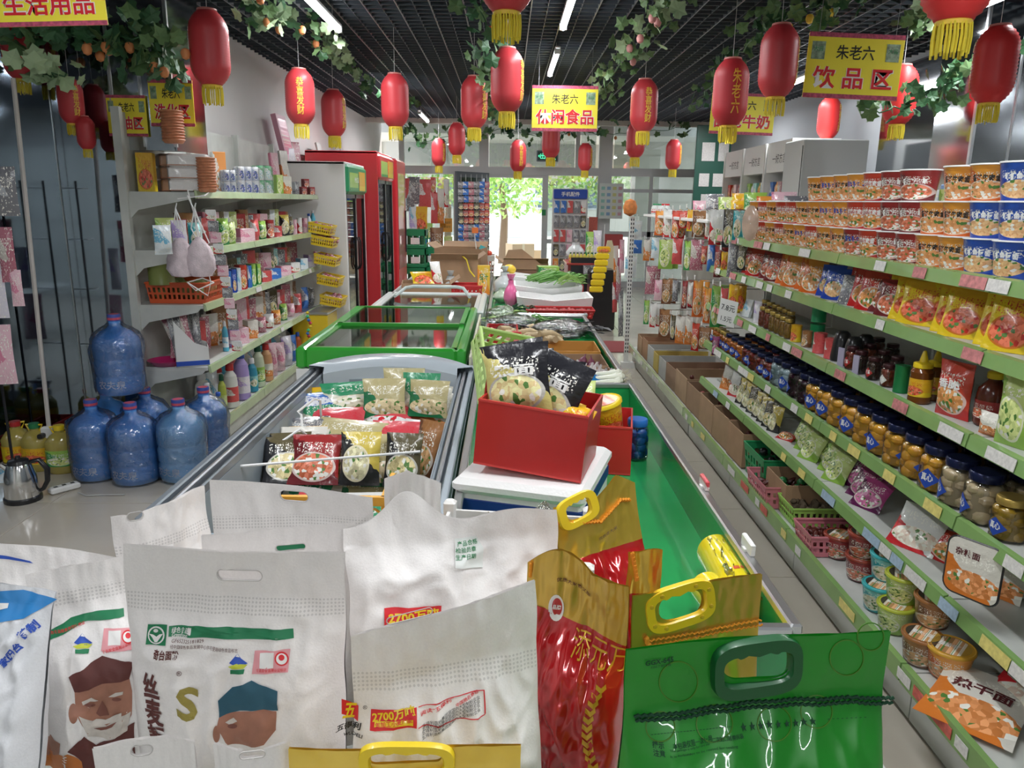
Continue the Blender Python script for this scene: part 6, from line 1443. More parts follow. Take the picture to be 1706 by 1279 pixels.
for k in range(16):
    x0, y0_ = rng.uniform(-.1, .06), rng.uniform(-.08, .08); a = rng.uniform(0, 3); mb.tube([(x0, y0_, .06), (x0+.05*math.cos(a), y0_+.05*math.sin(a), .08), (x0+.1*math.cos(a+.4), y0_+.1*math.sin(a+.4)*.6, .07)], .007, 5)
tag(mb.build('dried_strips', mat('dried_tofu', (.58, .45, .20), .5), t), kind='stuff')
# clips on the tray rim
for k, (x, y) in enumerate(((.56, 2.02), (.56, 1.62))):
    t = thing('price_clip', ['printed price clip on the right rim of the nearest green table', 'white oval clip on the right rim near the cling film'][k], 'clip', (x, y, .883)); MB().rbox((0, 0, .012), (.012, .07, .03), .003).build('card', K_['icewhite'] if k == 0 else M_white, t); MB().bb(-.012, .012, -.01, .01, -.004, .004).build('grip', M_white, t)
# cling film rolls
def roll(label, a, b, r, cap=True):
    a, b = Vector(a), Vector(b); d = (b-a); L_ = d.length; A = d.to_track_quat('Z', 'Y').to_matrix()
    t = thing('cling_film_roll', label, 'film roll', a)
    MB().lathe([(r*.45, 0), (r*.97, 0), (r, .004), (r, L_-.004), (r*.97, L_), (r*.45, L_)], 28, axis=A).build('roll', mat('film_yellow', (.88, .72, .02), .18, coat=.6), t, True)
    MB().lathe([(r*.45, -.002), (r*.45, L_+.002)], 16, axis=A, caps=False).build('core', M_kraft, t, True)
    mb = MB(); 
    for kk in range(2):
        fn = lambda x, z, kk=kk: tuple(A @ Vector(((r+.001)*math.cos(x/r+1.1*kk+.3), (r+.001)*math.sin(x/r+1.1*kk+.3), z)))
        text_into(mb, '保鲜膜', 0, L_*(.35+.3*kk), w=r*1.0, fn=fn, bold=.01)
    mb.build('lettering', M_inkred, t)
roll('thick yellow roll of cling film lying on the green tray', P(1192, 918, z=.80), P(1222, 975, z=.80)+Vector((.012, -.10, 0)), .048)
roll('second yellow cling film roll partly hidden by the gold bag', (.465, 1.60, .80), (.497, 1.36, .80), .038)
t = thing('clear_film', 'loose crumpled clear wrap beside the cling film rolls', 'plastic film', (.528, 1.62, .775))
MB().grid(lambda u, v: ((u-.5)*.045, (v-.5)*.30, .06+.03*noise.noise(Vector((u*6, v*9, 8)))+.02*noise.noise(Vector((u*16, v*20, 8)))), 12, 36).build('film', film('crumple_film'), t, True)

# ---------------------------------------------------------------- produce table
def tray_carton(label, x0, x1, y0, y1, z, h, m=M_kraft): return open_carton('produce_carton', label, (x0+x1)/2, (y0+y1)/2, z, x1-x0, y1-y0, h, m, M_kraft_d)
tray_carton('low cardboard tray of garlic bulbs at the right of the produce table', .30, .54, 3.62, 3.90, .702, .12)
tray_carton('low cardboard tray of purple shallots', .22, .54, 3.92, 4.24, .702, .12); tray_carton('orange edged tray of pale roots in the middle', -.10, .20, 3.92, 4.45, .702, .12)
tray_carton('low orange carton behind the shallots', .22, .54, 4.26, 4.60, .702, .13, mat('carton_orange', (.62, .30, .06), .6))
M_garl = mat('garlic', (.74, .68, .66), .5, noisy=.2, nscale=20); M_shal = mat('shallot', (.26, .07, .12), .4, noisy=.3, nscale=15); M_root = mat('pale_root', (.60, .46, .30), .7, noisy=.3, nscale=18)
gp_ = thing('garlic_bulb', 'g', 'garlic'); n = 12; mb = MB(); vs = []
pf = [(.004, 0), (.022, .006), (.030, .018), (.026, .034), (.010, .046), (.005, .060), (.004, .075)]
for r, z in pf:
    for i in range(n): q = 2*PI*i/n; rr_ = r*(1+.10*math.cos(q*6)); vs.append((rr_*math.cos(q), rr_*math.sin(q), z))
mb.add(vs, [(j*n+i, j*n+(i+1) % n, (j+1)*n+(i+1) % n, (j+1)*n+i) for j in range(len(pf)-1) for i in range(n)]); mb.build('bulb', M_garl, gp_, True)
GP = Proto(gp_)
for k in range(14): GP.put((.35+.045*(k % 4)+.01*(k//4), 3.68+.05*(k//4), .775), (rng.uniform(-.6, .6), rng.uniform(-.6, .6), k), f'white garlic bulb, {ORD[k % 4]} from the left in the {ORD[k//4]} row of the garlic tray', 'garlic bulbs', 1.3)
sh_ = thing('shallot', 's', 'shallot'); MB().lathe([(.003, 0), (.018, .008), (.024, .024), (.016, .042), (.004, .056), (.003, .07)], 10, sx=1.2).build('bulb', M_shal, sh_, True); SP = Proto(sh_)
for k in range(20): SP.put((.27+.05*(k % 5), 3.97+.055*(k//5), .775), (rng.uniform(-1.2, 1.2), rng.uniform(-1.2, 1.2), k), f'purple shallot, {ORD[k % 5]} from the left in the {ORD[k//5]} row of the shallot tray', 'shallots')
rt = thing('root', 'r', 'root'); MB().tube([(-.09, 0, .02), (-.05, .01, .028), (.02, -.005, .022), (.08, .01, .02)], [.010, .021, .020, .007], 9).build('body', M_root, rt, True); RP = Proto(rt)
for k in range(18): RP.put((-.02+.17*(k % 2)+rng.uniform(-.02, .02)-.02, 3.97+.052*(k//2), .785+.004*(k % 3)), (rng.uniform(-.2, .2), 0, rng.uniform(-.35, .35)), f'pale root vegetable, {["left", "right"][k % 2]} one in the {ORD[k//2]} row of the root tray', 'pale roots')
gn = thing('ginger', 'g', 'ginger')
mb = MB(); mb.tube([(-.07, 0, .02), (0, .01, .026), (.06, 0, .02)], [.018, .026, .016], 9); mb.tube([(-.02, .01, .02), (-.03, .05, .02)], [.02, .014], 8); mb.tube([(.03, 0, .02), (.05, -.045, .022)], [.018, .013], 8)
mb.build('body', mat('ginger_skin', (.62, .48, .28), .7, noisy=.25, nscale=20), gn, True); GN = Proto(gn)
for k in range(14): GN.put((.10+.13*(k % 3)-.08, 4.62+.075*(k//3), .80+.02*(k % 2)), (rng.uniform(-.4, .4), rng.uniform(-.4, .4), rng.uniform(0, 3)), f'ginger root, {ORD[k % 3]} from the left in the {ORD[k//3]} row of the ginger heap', 'ginger roots', 1.15)
open_carton('produce_carton', 'carton holding the ginger heap', .14, 4.78, .702, .44, .36, .11)
# scallions in a blue bag
t = thing('scallion_bag', 'blue plastic bag wrapped round a bunch of scallions', 'bag', (.13, 3.46, .745))
def bf(u, v):
    a = u*2*PI; L_ = -.06+.42*v; r = (.075+.02*math.sin(v*5))*(1-.5*max(0, v-.7)/.3)*min(1, .25+v*5); nn = noise.noise(Vector((math.cos(a)*2, math.sin(a)*2, v*6)))*.018
    return (L_, (r+nn)*math.cos(a)*1.2, .095+(r+nn)*math.sin(a)*.85)
MB().grid(bf, 26, 24).build('bag', mat('blue_bag', (.02, .22, .55), .25, coat=.5, noisy=.3, nscale=8), t, True)
sc_ = thing('scallion', 's', 'scallion'); MB().tube([(-.16, 0, .012), (-.02, 0, .012), (.06, 0, .013), (.085, 0, .014), (.10, 0, .013)], [.008, .010, .012, .019, .008], 8).build('stalk', mat('scallion_white', (.78, .80, .66), .35), sc_, True); MB().tube([(-.34, .01, .02), (-.16, 0, .012)], [.005, .008], 6).build('leaf', mat('scallion_green', (.12, .34, .10), .5), sc_, True); mb = MB()
for k in range(7): mb.tube([(.098, 0, .013), (.115, .008*math.cos(k), .013+.008*math.sin(k)), (.13, .016*math.cos(k*1.2), .013+.014*math.sin(k*1.2))], .001, 3)
tag(mb.build('rootlets', mat('rootlets', (.6, .55, .4), .8), sc_), kind='stuff'); SCP = Proto(sc_)
for k in range(8): SCP.put((.425+.012*(k % 3), 3.37+.028*k, .83+.014*(k % 3)), (0, -.08, rng.uniform(-.15, .1)), f'white scallion stalk sticking out of the blue bag, {ORD[k]} from the front', 'scallions')
# bagged greens
M_clearbag = film('produce_bag', (.92, .95, .93), .5, .12, .9, 22)
def bag_greens(label, c, sx, sy, sz, m, seed):
    t = thing('bagged_greens', label, 'bagged vegetables', c)
    rr = random.Random(seed); mb = MB()
    for k in range(60):
        p = Vector((rr.gauss(0, .28)*sx, rr.gauss(0, .28)*sy, sz*(.3+.6*rr.random()*(1-.5*rr.random())))); a = rr.uniform(0, 6.28); L_ = .06
        mb.add([p+Vector((-L_*math.cos(a), -L_*math.sin(a), 0)), p+Vector((.02*math.sin(a), -.02*math.cos(a), .015)), p+Vector((L_*math.cos(a), L_*math.sin(a), .01)), p+Vector((-.02*math.sin(a), .02*math.cos(a), .012))], [(0, 1, 2, 3)])
    tag(mb.build('leaves', m, t), kind='stuff')
    def bl(u, v):
        a = u*2*PI; b = v*PI*.98; nn = 1+.13*noise.noise(Vector((math.cos(a)*2+seed, math.sin(a)*2, v*5)))+.06*noise.noise(Vector((math.cos(a)*6+seed, math.sin(a)*6, v*14)))
        return (sx*.5*math.sin(b)*math.cos(a)*nn, sy*.5*math.sin(b)*math.sin(a)*nn, max(.002, sz*.5*(1-math.cos(b)*nn)))
    MB().grid(bl, 26, 18).build('bag', M_clearbag, t, True)
M_dk = mat('leaf_darkgreen', (.02, .09, .035), .5); M_lt = mat('leaf_lightgreen', (.25, .42, .10), .5); M_bl = mat('dark_fungus', (.012, .014, .02), .4)
bag_greens('bagged dark greens at the back left of the produce table', (.06, 5.12, .75), .42, .3, .16, M_dk, 1)
bag_greens('black bagged vegetables right of the ginger', (.36, 4.86, .80), .36, .3, .12, M_bl, 2)
bag_greens('pale green bagged vegetables at the far left corner of the produce table', (-.02, 5.28, .78), .24, .22, .17, M_lt, 3)
bag_greens('dark bag at the back right of the produce table', (.40, 5.16, .74), .32, .26, .14, M_bl, 4)
def leafy(label, c, n, L_, m, seed, rzz=0., name='leafy_greens'):
    t = thing(name, label, 'vegetables', c, rzz); rr = random.Random(seed); mb = MB()
    for k in range(n):
        y = rr.uniform(-.12, .12); a = rr.gauss(0, .35); x0 = rr.uniform(-L_*.2, L_*.1); p = [(x0-L_/2*math.cos(a), y-L_/2*math.sin(a), .02+.05*rr.random()), (x0, y, .05+.06*rr.random()), (x0+L_/2*math.cos(a), y+L_/2*math.sin(a), .03+.05*rr.random())]
        mb.tube(p, [.004, .006, .003], 4)
        if k % 2: q = Vector(p[2]); mb.add([q, q+Vector((.03, .015, .01)), q+Vector((.06, 0, 0)), q+Vector((.03, -.015, .01))], [(0, 1, 2, 3)])
    tag(mb.build('stalks', m, t, True), kind='stuff'); return t
leafy('green leafy stalks at the back of the produce table', (.22, 5.24, .78), 60, .26, mat('stalk_green', (.16, .36, .10), .5), 5)
# red crates with pink fruit at left
M_pkf = mat('pink_fruit', (.72, .30, .28), .4)
for k, (cx, cy, cz) in enumerate(((-.02, 4.92, .70), (.0, 4.60, .70), (-.02, 3.68, .70))):
    if k == 2: continue
    slat_basket('red_crate', ['red plastic crate of pink fruit, rear of two at the left', 'red plastic crate of white buns, front of two at the left'][k], (cx, cy-.06, cz+.002), .19, .28, .16, mat('crate_red', (.55, .03, .03), .4), cols=6, fill=(M_pkf if k == 0 else M_garl, 14, .032, 1))
slat_basket('blue_basket', 'striped blue basket half hidden beside the blue bag', (.02, 3.76, .702), .22, .2, .10, mat('basket_blue', (.03, .14, .50), .4), cols=6)

# ---------------------------------------------------------------- far table: foam trays
def foam_tray(label, c, w, l, h, rz=0.):
    t = thing('foam_tray', label, 'foam tray', c, rz)
    mb = MB()
    vs = []; K = [(1, 0), (1, h), (.93, h), (.90, .02)]
    for k, z in K:
        for (a, b) in ((-1, -1), (0, -1), (1, -1), (1, 1), (0, 1), (-1, 1)): vs.append((a*w/2*(.94+.06*z/h)*k, b*l/2*(.94+.06*z/h)*k, z-(.03 if (a == 0 and z == h) else 0)))
    mb.add(vs, [(j*6+i, j*6+(i+1) % 6, (j+1)*6+(i+1) % 6, (j+1)*6+i) for j in range(3) for i in range(6)]+[(5, 4, 3, 2, 1, 0), (18, 19, 20, 21, 22, 23)]); mb.build('tray', M_foam, t)
foam_tray('front white foam tray on the far green table', (.37, 5.98, .823), .58, .40, .13); foam_tray('middle white foam tray with the green beans', (.34, 6.42, .823), .56, .42, .17); foam_tray('rear white foam tray behind the beans', (.31, 6.9, .823), .54, .42, .20)
leafy('heap of long green beans on the foam trays', (.42, 6.42, .985), 110, .36, mat('bean_green', (.18, .40, .10), .45), 9, .3, 'green_beans'); leafy('bright green bunch at the right end of the beans', (.52, 6.25, .985), 24, .16, M_lt, 12)
slat_basket('red_tray', 'flat red mesh tray of small fruit in front of the foam trays', (.40, 5.66, .823), .50, .20, .06, mat('crate_red', (.55, .03, .03)), cols=12, fill=(M_candy, 40, .018, 1))
leafy('dark green leaves in front of the foam tray at left', (.12, 5.72, .823), 22, .14, M_dk, 13)
def sack(name, label, cat, c, w, l, h, m, seed=0, knot=True):
    t = thing(name, label, cat, c)
    def bl(u, v):
        a = u*2*PI; zz = v*h; r = (math.sin(min(1, v*1.1+.08)*PI*.93)**.6)*1; r = max(.06, r*(1-.1*v)); nn = 1+.12*noise.noise(Vector((math.cos(a)*2+seed, math.sin(a)*2, v*4)))+.05*noise.noise(Vector((math.cos(a)*7, math.sin(a)*7, v*9+seed)))
        return (w/2*r*nn*math.cos(a), l/2*r*nn*math.sin(a), zz)
    MB().grid(bl, 22, 16).build('bag', m, t, True)
    if knot: MB().lathe([(.008, 0), (.02, .02), (.035, .06)], 8, (0, 0, h-.01)).build('knot', m, t, True)
    return t
M_pbag = mat('bag_whitegrey', (.66, .70, .70), .25, coat=.4, noisy=.25, nscale=9)
sack('shopping_bag', 'pale plastic bag of goods on the far green table at left', 'bag', (-.01, 6.85, .823), .22, .26, .22, M_pbag, 1); sack('shopping_bag', 'bright pink plastic bag on the far green table', 'bag', (.04, 6.12, .823), .12, .14, .22, mat('bag_hotpink', (.80, .15, .36), .25, coat=.4), 2)
sack('shopping_bag', 'greenish clear bag in front of the pale bag', 'bag', (-.03, 6.45, .823), .16, .2, .12, mat('bag_greenish', (.55, .66, .50), .25, coat=.4, noisy=.3, nscale=12), 3, False)
t = thing('mango', 'yellow melon lying on top of the pale plastic bag', 'fruit', (.03, 6.95, 1.055)); MB().lathe([(.03*math.sin(q*PI/6)*1.6, -.06*math.cos(q*PI/6)) for q in range(7)], 12, axis=Matrix.Rotation(PI/2, 3, 'Y')).build('body', mat('mango_y', (.85, .58, .05), .4), t, True)
open_carton('open_carton', 'dark long carton at the back of the far green table', .33, 7.5, .823, .50, .5, .16, mat('carton_dk', (.26, .15, .09), .75, noisy=.2), M_kraft_d)
open_carton('open_carton', 'big kraft carton with raised flaps before the doorway', .20, 8.08, .823, .46, .4, .22, M_kraft, M_kraft_d, flaps='al')
t = thing('cardboard_flap', 'large folded cardboard sheet leaning before the doorway', 'cardboard', (.16, 7.80, .985)); mb = MB(); mb.add([(-.22, 0, 0), (.26, 0, 0), (.0, .03, .20), (-.14, .03, .19)]+[(-.22, .006, 0), (.26, .006, 0), (.0, .036, .20), (-.14, .036, .19)], [(0, 1, 2, 3), (7, 6, 5, 4), (0, 4, 5, 1), (1, 5, 6, 2), (2, 6, 7, 3), (3, 7, 4, 0)]); mb.build('sheet', M_kraft, t)
item('box', K_['green'], name='fruit_pack').put((.40, 7.40, .985), (0, 0, .1), 'green and red fruit pack on the dark carton', None, (.20, .14, .07))
# left far table with cartons
dtable('low table of cartons behind the curved glass freezer', -1.02, -.16, 6.75, 9.0, .80, .83, M_shelf)
open_carton('open_carton', 'small kraft carton with yellow packet behind the glass freezer', -.72, 7.0, .803, .44, .34, .13, M_kraft, M_kraft_d, .1, 'r')
item('pouch', K_['yellow'], seed=1, name='snack_bag').put((-.74, 7.0, .90), (-1.0, 0, .3), 'yellow packet sticking out of the small kraft carton', None, (.2, .05, .2)); item('pouch', K_['redwhite'], seed=1, name='snack_bag').put((-.62, 7.08, .90), (-.4, 0, .5), 'red and white packet in the small kraft carton', None, (.1, .05, .22))
sack('shopping_bag', 'small white bag between the kraft cartons', 'bag', (-.52, 7.25, .803), .2, .2, .16, M_pbag, 6)
slat_basket('red_basket', 'red plastic basket behind the curved glass freezer', (-.36, 6.98, .803), .30, .26, .11, mat('crate_red', (.55, .03, .03)), cols=8)
t = item('box', pack('print_juice', (.82, .28, .03), (.80, .50, .05), (.85, .35, .05), seed=71, style=2), M_inkgreen, seed=0, txt='橙汁', name='juice_carton'); t.put((-.20, 6.92, .833), .05, 'tall orange juice carton behind the curved glass freezer', None, (.11, .09, .26))
t = item('jar', jm['dark'], M_steel, K_['white'], name='steel_lid_jar'); t.put((-.20, 7.12, .803), 0, 'small jar with steel lid behind the juice carton', None, (.10, .10, .20))
open_carton('open_carton', 'large kraft carton with open flaps left of the doorway', -.52, 7.72, .803, .46, .42, .30, M_kraft, M_kraft_d, .1, 'ar')
open_carton('open_carton', 'rear kraft carton with tilted lid left of the doorway', -.48, 8.35, .803, .50, .4, .36, M_kraft, M_kraft_d, -.15, 'lb')
t = thing('yellow_strap', 'yellow strap hanging over the large kraft carton', 'strap', (-.38, 7.48, 1.10)); MB().tube([(-.06, 0, .05), (0, -.02, 0), (.03, -.04, -.10), (.08, -.05, -.16)], .008, 5).build('band', M_yellow, t)
slat_basket('fruit_basket', 'basket of red fruit by the doorway', (-.28, 8.7, .803), .3, .3, .26, mat('basket_wire', (.7, .66, .6), .4), cols=10, fill=(mat('red_fruit', (.72, .10, .05), .4), 30, .035, 1))
mb = MB(); 
for k in range(7): mb.lathe([(.035*math.sin(q*PI/5), -.035*math.cos(q*PI/5)) for q in range(6)], 9, (-.28+.05*(k % 4)-.07, 8.7+.06*(k//4)-.03, 1.09))
t = thing('windmill_toy', 'toy windmill with orange and teal sails above the fruit basket', 'toy', (-.30, 8.5, .9)); MB().tube([(0, 0, 0), (-.05, .02, .42)], .006, 5).build('stick', M_white, t)
MB().box((-.04, 0, .44), (.07, .004, .06)).build('flag', mat('orange_sail', (.85, .22, .05), .5), t); MB().box((.05, 0, .24), (.09, .004, .06), ry=.4).build('sail', mat('teal_sail', (.08, .55, .60), .5), t)
for k in range(7): o = thing('apple', f'red fruit on top of the basket by the doorway, {ORD[k]} one', 'fruit', (-.37+.06*(k % 4), 8.62+.07*(k//4), 1.06), 0, 'red fruit'); MB().lathe([(.003, .008), (.022, 0), (.034, .02), (.034, .04), (.02, .056), (.004, .05)], 10).build('body', mat('red_fruit', (.72, .10, .05)), o, True); MB().tube([(0, 0, .05), (.004, 0, .066)], .002, 4).build('stem', M_kraft_d, o)

# ================================================================ BACK OF THE SHOP
# crates of bottles stacked on the left before the shop window
M_cg = mat('beer_crate_green', (.01, .20, .08), .4)
for k, (px, lev, Y) in enumerate(((695, 0, 12.6), (695, 1, 12.6), (695, 2, 12.6), (695, 3, 12.6), (722, 0, 12.9), (722, 1, 12.9), (722, 2, 12.9), (746, 0, 13.2), (746, 1, 13.2))):
    x = P(px, 470, y=Y).x; t = thing('bottle_crate', f'green bottle crate, {ORD[lev]} level of the {["left", "middle", "right"][[695, 722, 746].index(px)]} stack by the window', 'crate', (x, Y, .30*lev), 0, 'green bottle crates')
    MB().rbox((0, 0, .03), (.34, .40, .06), .01).build('base', M_cg, t)
    for s in (-1, 1): MB().bb(-.17, .17, s*.19-.01, s*.19+.01, .2, .295).build('rail', M_cg, t); MB().bb(s*.16-.01, s*.16+.01, -.2, .2, .2, .295).build('rail', M_cg, t)
    for a in (-.155, -.05, .05, .155):
        for s in (-1, 1): MB().bb(a-.012, a+.012, s*.19-.008, s*.19+.008, .05, .21).build('post', M_cg, t)
    for a in (-.10, 0, .10): MB().lathe([(.035, .06), (.036, .20), (.014, .27), (.014, .29)], 10, (a, -.12, 0)).build('bottle', mat('beer_glass', (.02, .10, .04), .1, coat=.5), t, True)
    MB().box((0, -.2005, .12), (.14, .002, .10)).build('label', M_label, t)
def hangers(cat, label, specs, name, Y, group, m=None, d=.03):
    for k, (px, ty, by, w, pk) in enumerate(specs):
        c = P(px, by, y=Y); dd = proj(c)[2]; item('pouch', K_[pk], seed=k, name=name).put(c, (0, 0, rng.uniform(-.1, .1)), f'{cn(pk)} {label}, {ORD[k]} from the left', group, (w*dd/FPX, d, (by-ty)*dd/FPX))
# strips of small toys hung inside the open door
for s, (px, x_) in enumerate(((768, 8), (776, 8), (785, 8), (794, 9), (803, 8), (811, 8))):
    top = P(px, 302, y=14.2); o = thing('hanging_string', f'string of small packets hung in the open door, {ORD[s]} from the left', 'packet strip', top, 0, 'strings of packets in the door')
    MB().tube([(0, 0, .12), (0, 0, -1.42)], .003, 4).build('string', M_wire, o)
    for j in range(11): MB().rbox((0, -.01, -.06-.125*j), (.105, .02, .11), .006, rz=.2*math.sin(j*2+s)).build('packet', K_[['silver', 'black', 'whiteblue', 'maroon', 'mix', 'red'][(s*2+j//3) % 6]], o)
hangers('bag', 'bag of goods hung on the left window', [(676, 298, 330, 14, 'white'), (690, 296, 340, 20, 'silver'), (708, 300, 345, 22, 'white'), (690, 352, 400, 16, 'lilac'), (728, 380, 430, 22, 'brown'), (747, 395, 440, 14, 'lime'), (703, 395, 425, 18, 'whiteblue'), (722, 396, 440, 14, 'whiteblue'), (684, 300, 352, 14, 'silver'), (700, 345, 392, 26, 'yellow'), (722, 296, 322, 9, 'red'), (724, 322, 372, 12, 'white'), (712, 372, 398, 18, 'green'), (744, 300, 345, 9, 'redwhite'), (688, 340, 380, 12, 'sky'), (735, 316, 372, 12, 'orangebag')], 'hanging_bag', 15.2, 'bags hung on the left window')
t = thing('orange_notice', 'small orange notice taped on the left window', 'notice', P(743, 375, y=15.36)); MB().box((0, 0, 0), (.24, .004, .26)).build('sheet', mat('notice_orange', (.82, .38, .05), .5), t)
mb = MB(); [text_into(mb, '本店监控', 0, .05-.08*k, w=.18, fn=flat(-.002)) for k in range(2)]; mb.build('lettering', M_ink, t)
# phone accessory stand
c = P(946, 470, y=14.7); t = thing('accessory_stand', 'tall display stand of phone accessories right of the door', 'stand', (c.x, 14.7, 0))
zt_ = P(946, 314, y=14.7).z; zb_ = P(946, 462, y=14.7).z
MB().rbox((0, .02, (zt_+.3)/2), (.66, .04, zt_-.3), .01).build('back_board', M_white, t); MB().rbox((0, -.02, zt_-.10), (.62, .06, .17), .01).build('header', M_inkblue, t); MB().rbox((0, -.1, .2), (.6, .4, .4), .02).build('base', mat('stand_grey', (.4, .42, .45), .5), t)
mb = MB(); text_into(mb, '手机配件', 0, zt_-.10, w=.34, fn=flat(-.052), bold=.02); mb.build('lettering', M_inkwhite, t)
for j in range(6):
    for i in range(5):
        pk = [['whiteblue', 'whiteblue', 'white', 'silver', 'redwhite'], ['silver', 'silver', 'silver', 'silver', 'black'], ['white', 'white', 'pink', 'silver', 'silver'], ['black', 'silver', 'pink', 'silver', 'white'], ['orange', 'black', 'black', 'whiteblue', 'white'], ['orange', 'red', 'black', 'redwhite', 'red']][j][i]
        item('box', K_[pk], seed=i, name='accessory_pack').put((c.x-.25+.125*i, 14.66, zt_-.44-.265*j), 0, f'{cn(pk)} phone accessory pack, {ORD[i]} from left, {ORD[j]} row of the stand', 'phone accessory packs', (.10, .03, .22))
# sticker sheets and papers on the right glass
t = thing('sticker_sheet', 'clear sheet with rows of small stickers right of the accessory stand', 'sheet', P(1018, 335, y=15.2)); MB().box((0, 0, 0), (.46, .004, .66)).build('sheet', mat('sheet_pale', (.66, .70, .68), .3), t)
for j in range(5):
    for i in range(4): MB().box((-.16+.11*i, -.004, .24-.12*j), (.07, .004, .06)).build('sticker', mat(['st_a', 'st_b', 'st_c', 'st_d'][i], [(.3, .55, .5), (.25, .4, .6), (.6, .6, .25), (.6, .35, .4)][i], .4), t)
for k, (px, py, w, h, m, lab) in enumerate(((972, 378, .20, .34, M_label, 'white paper with print on the glass right of the stand'), (988, 378, .17, .38, M_redlabel, 'red poster on the frame right of the stand'), (906, 354, .08, .11, M_inkgreen, 'small green sticker on the door frame'))):
    t = thing('paper_notice', lab, 'notice', P(px, py, y=15.3)); MB().box((0, 0, 0), (w, .004, h)).build('sheet', m, t)
# counter and goods near the back right
c = P(975, 545, z=0); Yc = 11.2; x = P(972, 470, y=Yc).x
t = thing('counter', 'dark red counter at the back right of the centre', 'counter', (x, Yc, 0)); Mc = mat('counter_red', (.24, .03, .03), .4); zt_ = P(972, 438, y=Yc).z
MB().rbox((0, 0, zt_/2), (.52, .7, zt_), .01).build('body', Mc, t); MB().rbox((0, 0, zt_+.01), (.56, .74, .03), .008).build('top', mat('counter_top', (.42, .06, .05), .3), t)
for k in range(3): MB().bb(-.22, .22, -.36, -.352, .12+.28*k, .34+.28*k).build('panel', M_dark, t)
for k in range(10): item('bottle', mat('sweet_y', (.72, .62, .10), .3), CAPS[1], K_['orange'], name='juice_bottle').put((x-.22+.05*k, Yc-.25, zt_+.027), 0, f'small orange and yellow bottle on the dark red counter, {ORD[k]} from the left', 'small bottles on the counter', (.05, .05, .14))
sack('shopping_bag', 'clear bag of white goods on the back counter', 'bag', (x-.12, Yc+.1, zt_+.027), .28, .24, .26, M_pbag, 8)
for k, (px, pk) in enumerate(((958, 'white'), (975, 'silver'), (966, 'redwhite'))): item('box', K_[pk], name='product_box').put((x-.12+.15*k, Yc-.42, [.35, .62, .10][k]), 0, f'{cn(pk)} box before the dark red counter', None, (.16, .08, .18))
item('pouch', K_['green'], seed=2, name='hanging_bag').put(P(982, 428, y=12.5), 0, 'green bag hanging above the counter', None, (.14, .05, .40)); item('pouch', K_['lilac'], seed=3, name='hanging_bag').put(P(994, 426, y=12.5), 0, 'purple bag hanging above the counter', None, (.14, .05, .40))
t = thing('yellow_pack_strip', 'hanging strip of yellow packets at the end of the hanging snacks', 'packet strip', P(1006, 410, y=9.2), 0)
for k in range(7): MB().rbox((-.012*k, 0, -.04-.078*k), (.16, .05, .074), .015).build('packet', [K_['yellow'], M_yellow][k > 0], t)
MB().tube([(0, 0, .0), (0, 0, .25)], .003, 4).build('string', M_wire, t)
t = thing('cardboard_standee', 'pale and yellow cardboard standee behind the end post', 'standee', P(1010, 540, z=0)); x0 = t.location.x; mb = MB()
pts = [(-.10, 0), (.10, 0), (.11, .4), (.06, .62), (.09, .95), (.03, 1.15), (-.03, 1.15), (-.07, .95), (-.04, .62), (-.10, .4)]; n = len(pts)
mb.add([(a, -.02, b) for a, b in pts]+[(a, .02, b) for a, b in pts], [tuple(range(n)), tuple(range(2*n-1, n-1, -1))]+[(i, i+n, (i+1) % n+n, (i+1) % n) for i in range(n)]); mb.build('board', mat('standee_beige', (.66, .56, .36), .6), t); MB().rbox((0, -.03, .22), (.19, .03, .36), .01).build('yellow_panel', M_yellow, t)
t = thing('door_mat', 'dark red mat on the floor behind the end post', 'mat', (1.0, 8.9, .0)); MB().rbox((0, 0, .006), (.9, .7, .01), .004).build('mat', mat('mat_red', (.26, .05, .05), .8), t)
t = thing('dark_case', 'black case standing beside the counter', 'case', (P(1000, 520, y=10.2).x, 10.2, 0)); MB().rbox((0, 0, .4), (.34, .4, .8), .03).build('body', M_black, t); MB().tube([(-.06, 0, .8), (-.06, 0, .84), (.06, 0, .84), (.06, 0, .8)], .008, 6).build('handle', M_steel, t)
t = thing('dark_case', 'dark carton with white print under the far green table end', 'case', (.62, 9.6, 0)); MB().rbox((0, 0, .33), (.4, .4, .66), .01).build('body', mat('case_dk', (.03, .05, .06), .5), t); MB().box((0, -.202, .48), (.3, .004, .14)).build('label', M_label, t)
# small things on the right glass: box monitor and orange hanging
t = thing('box_monitor', 'dark red box on a stand beyond the end post', 'box', P(1021, 412, y=13.2)); t.location.z = 0; zz = P(1021, 402, y=13.2).z
MB().rbox((0, 0, zz), (.30, .2, .24), .01).build('body', Mc, t); MB().tube([(0, 0, 0), (0, 0, zz-.12)], .02, 8).build('stand', M_steel, t); MB().lathe([(.14, 0), (.14, .02)], 16).build('foot', M_steel, t)
t = thing('orange_ornament', 'orange ornament hanging above the end post', 'ornament', P(1050, 345, y=7.7)); MB().lathe([(0, -.09), (.06, -.06), (.07, 0), (.05, .06), (0, .08)], 14).build('body', mat('orn_orange', (.75, .25, .06), .6, noisy=.4, nscale=30), t, True); MB().tube([(0, 0, .08), (0, 0, .3)], .002, 4).build('string', M_wire, t)
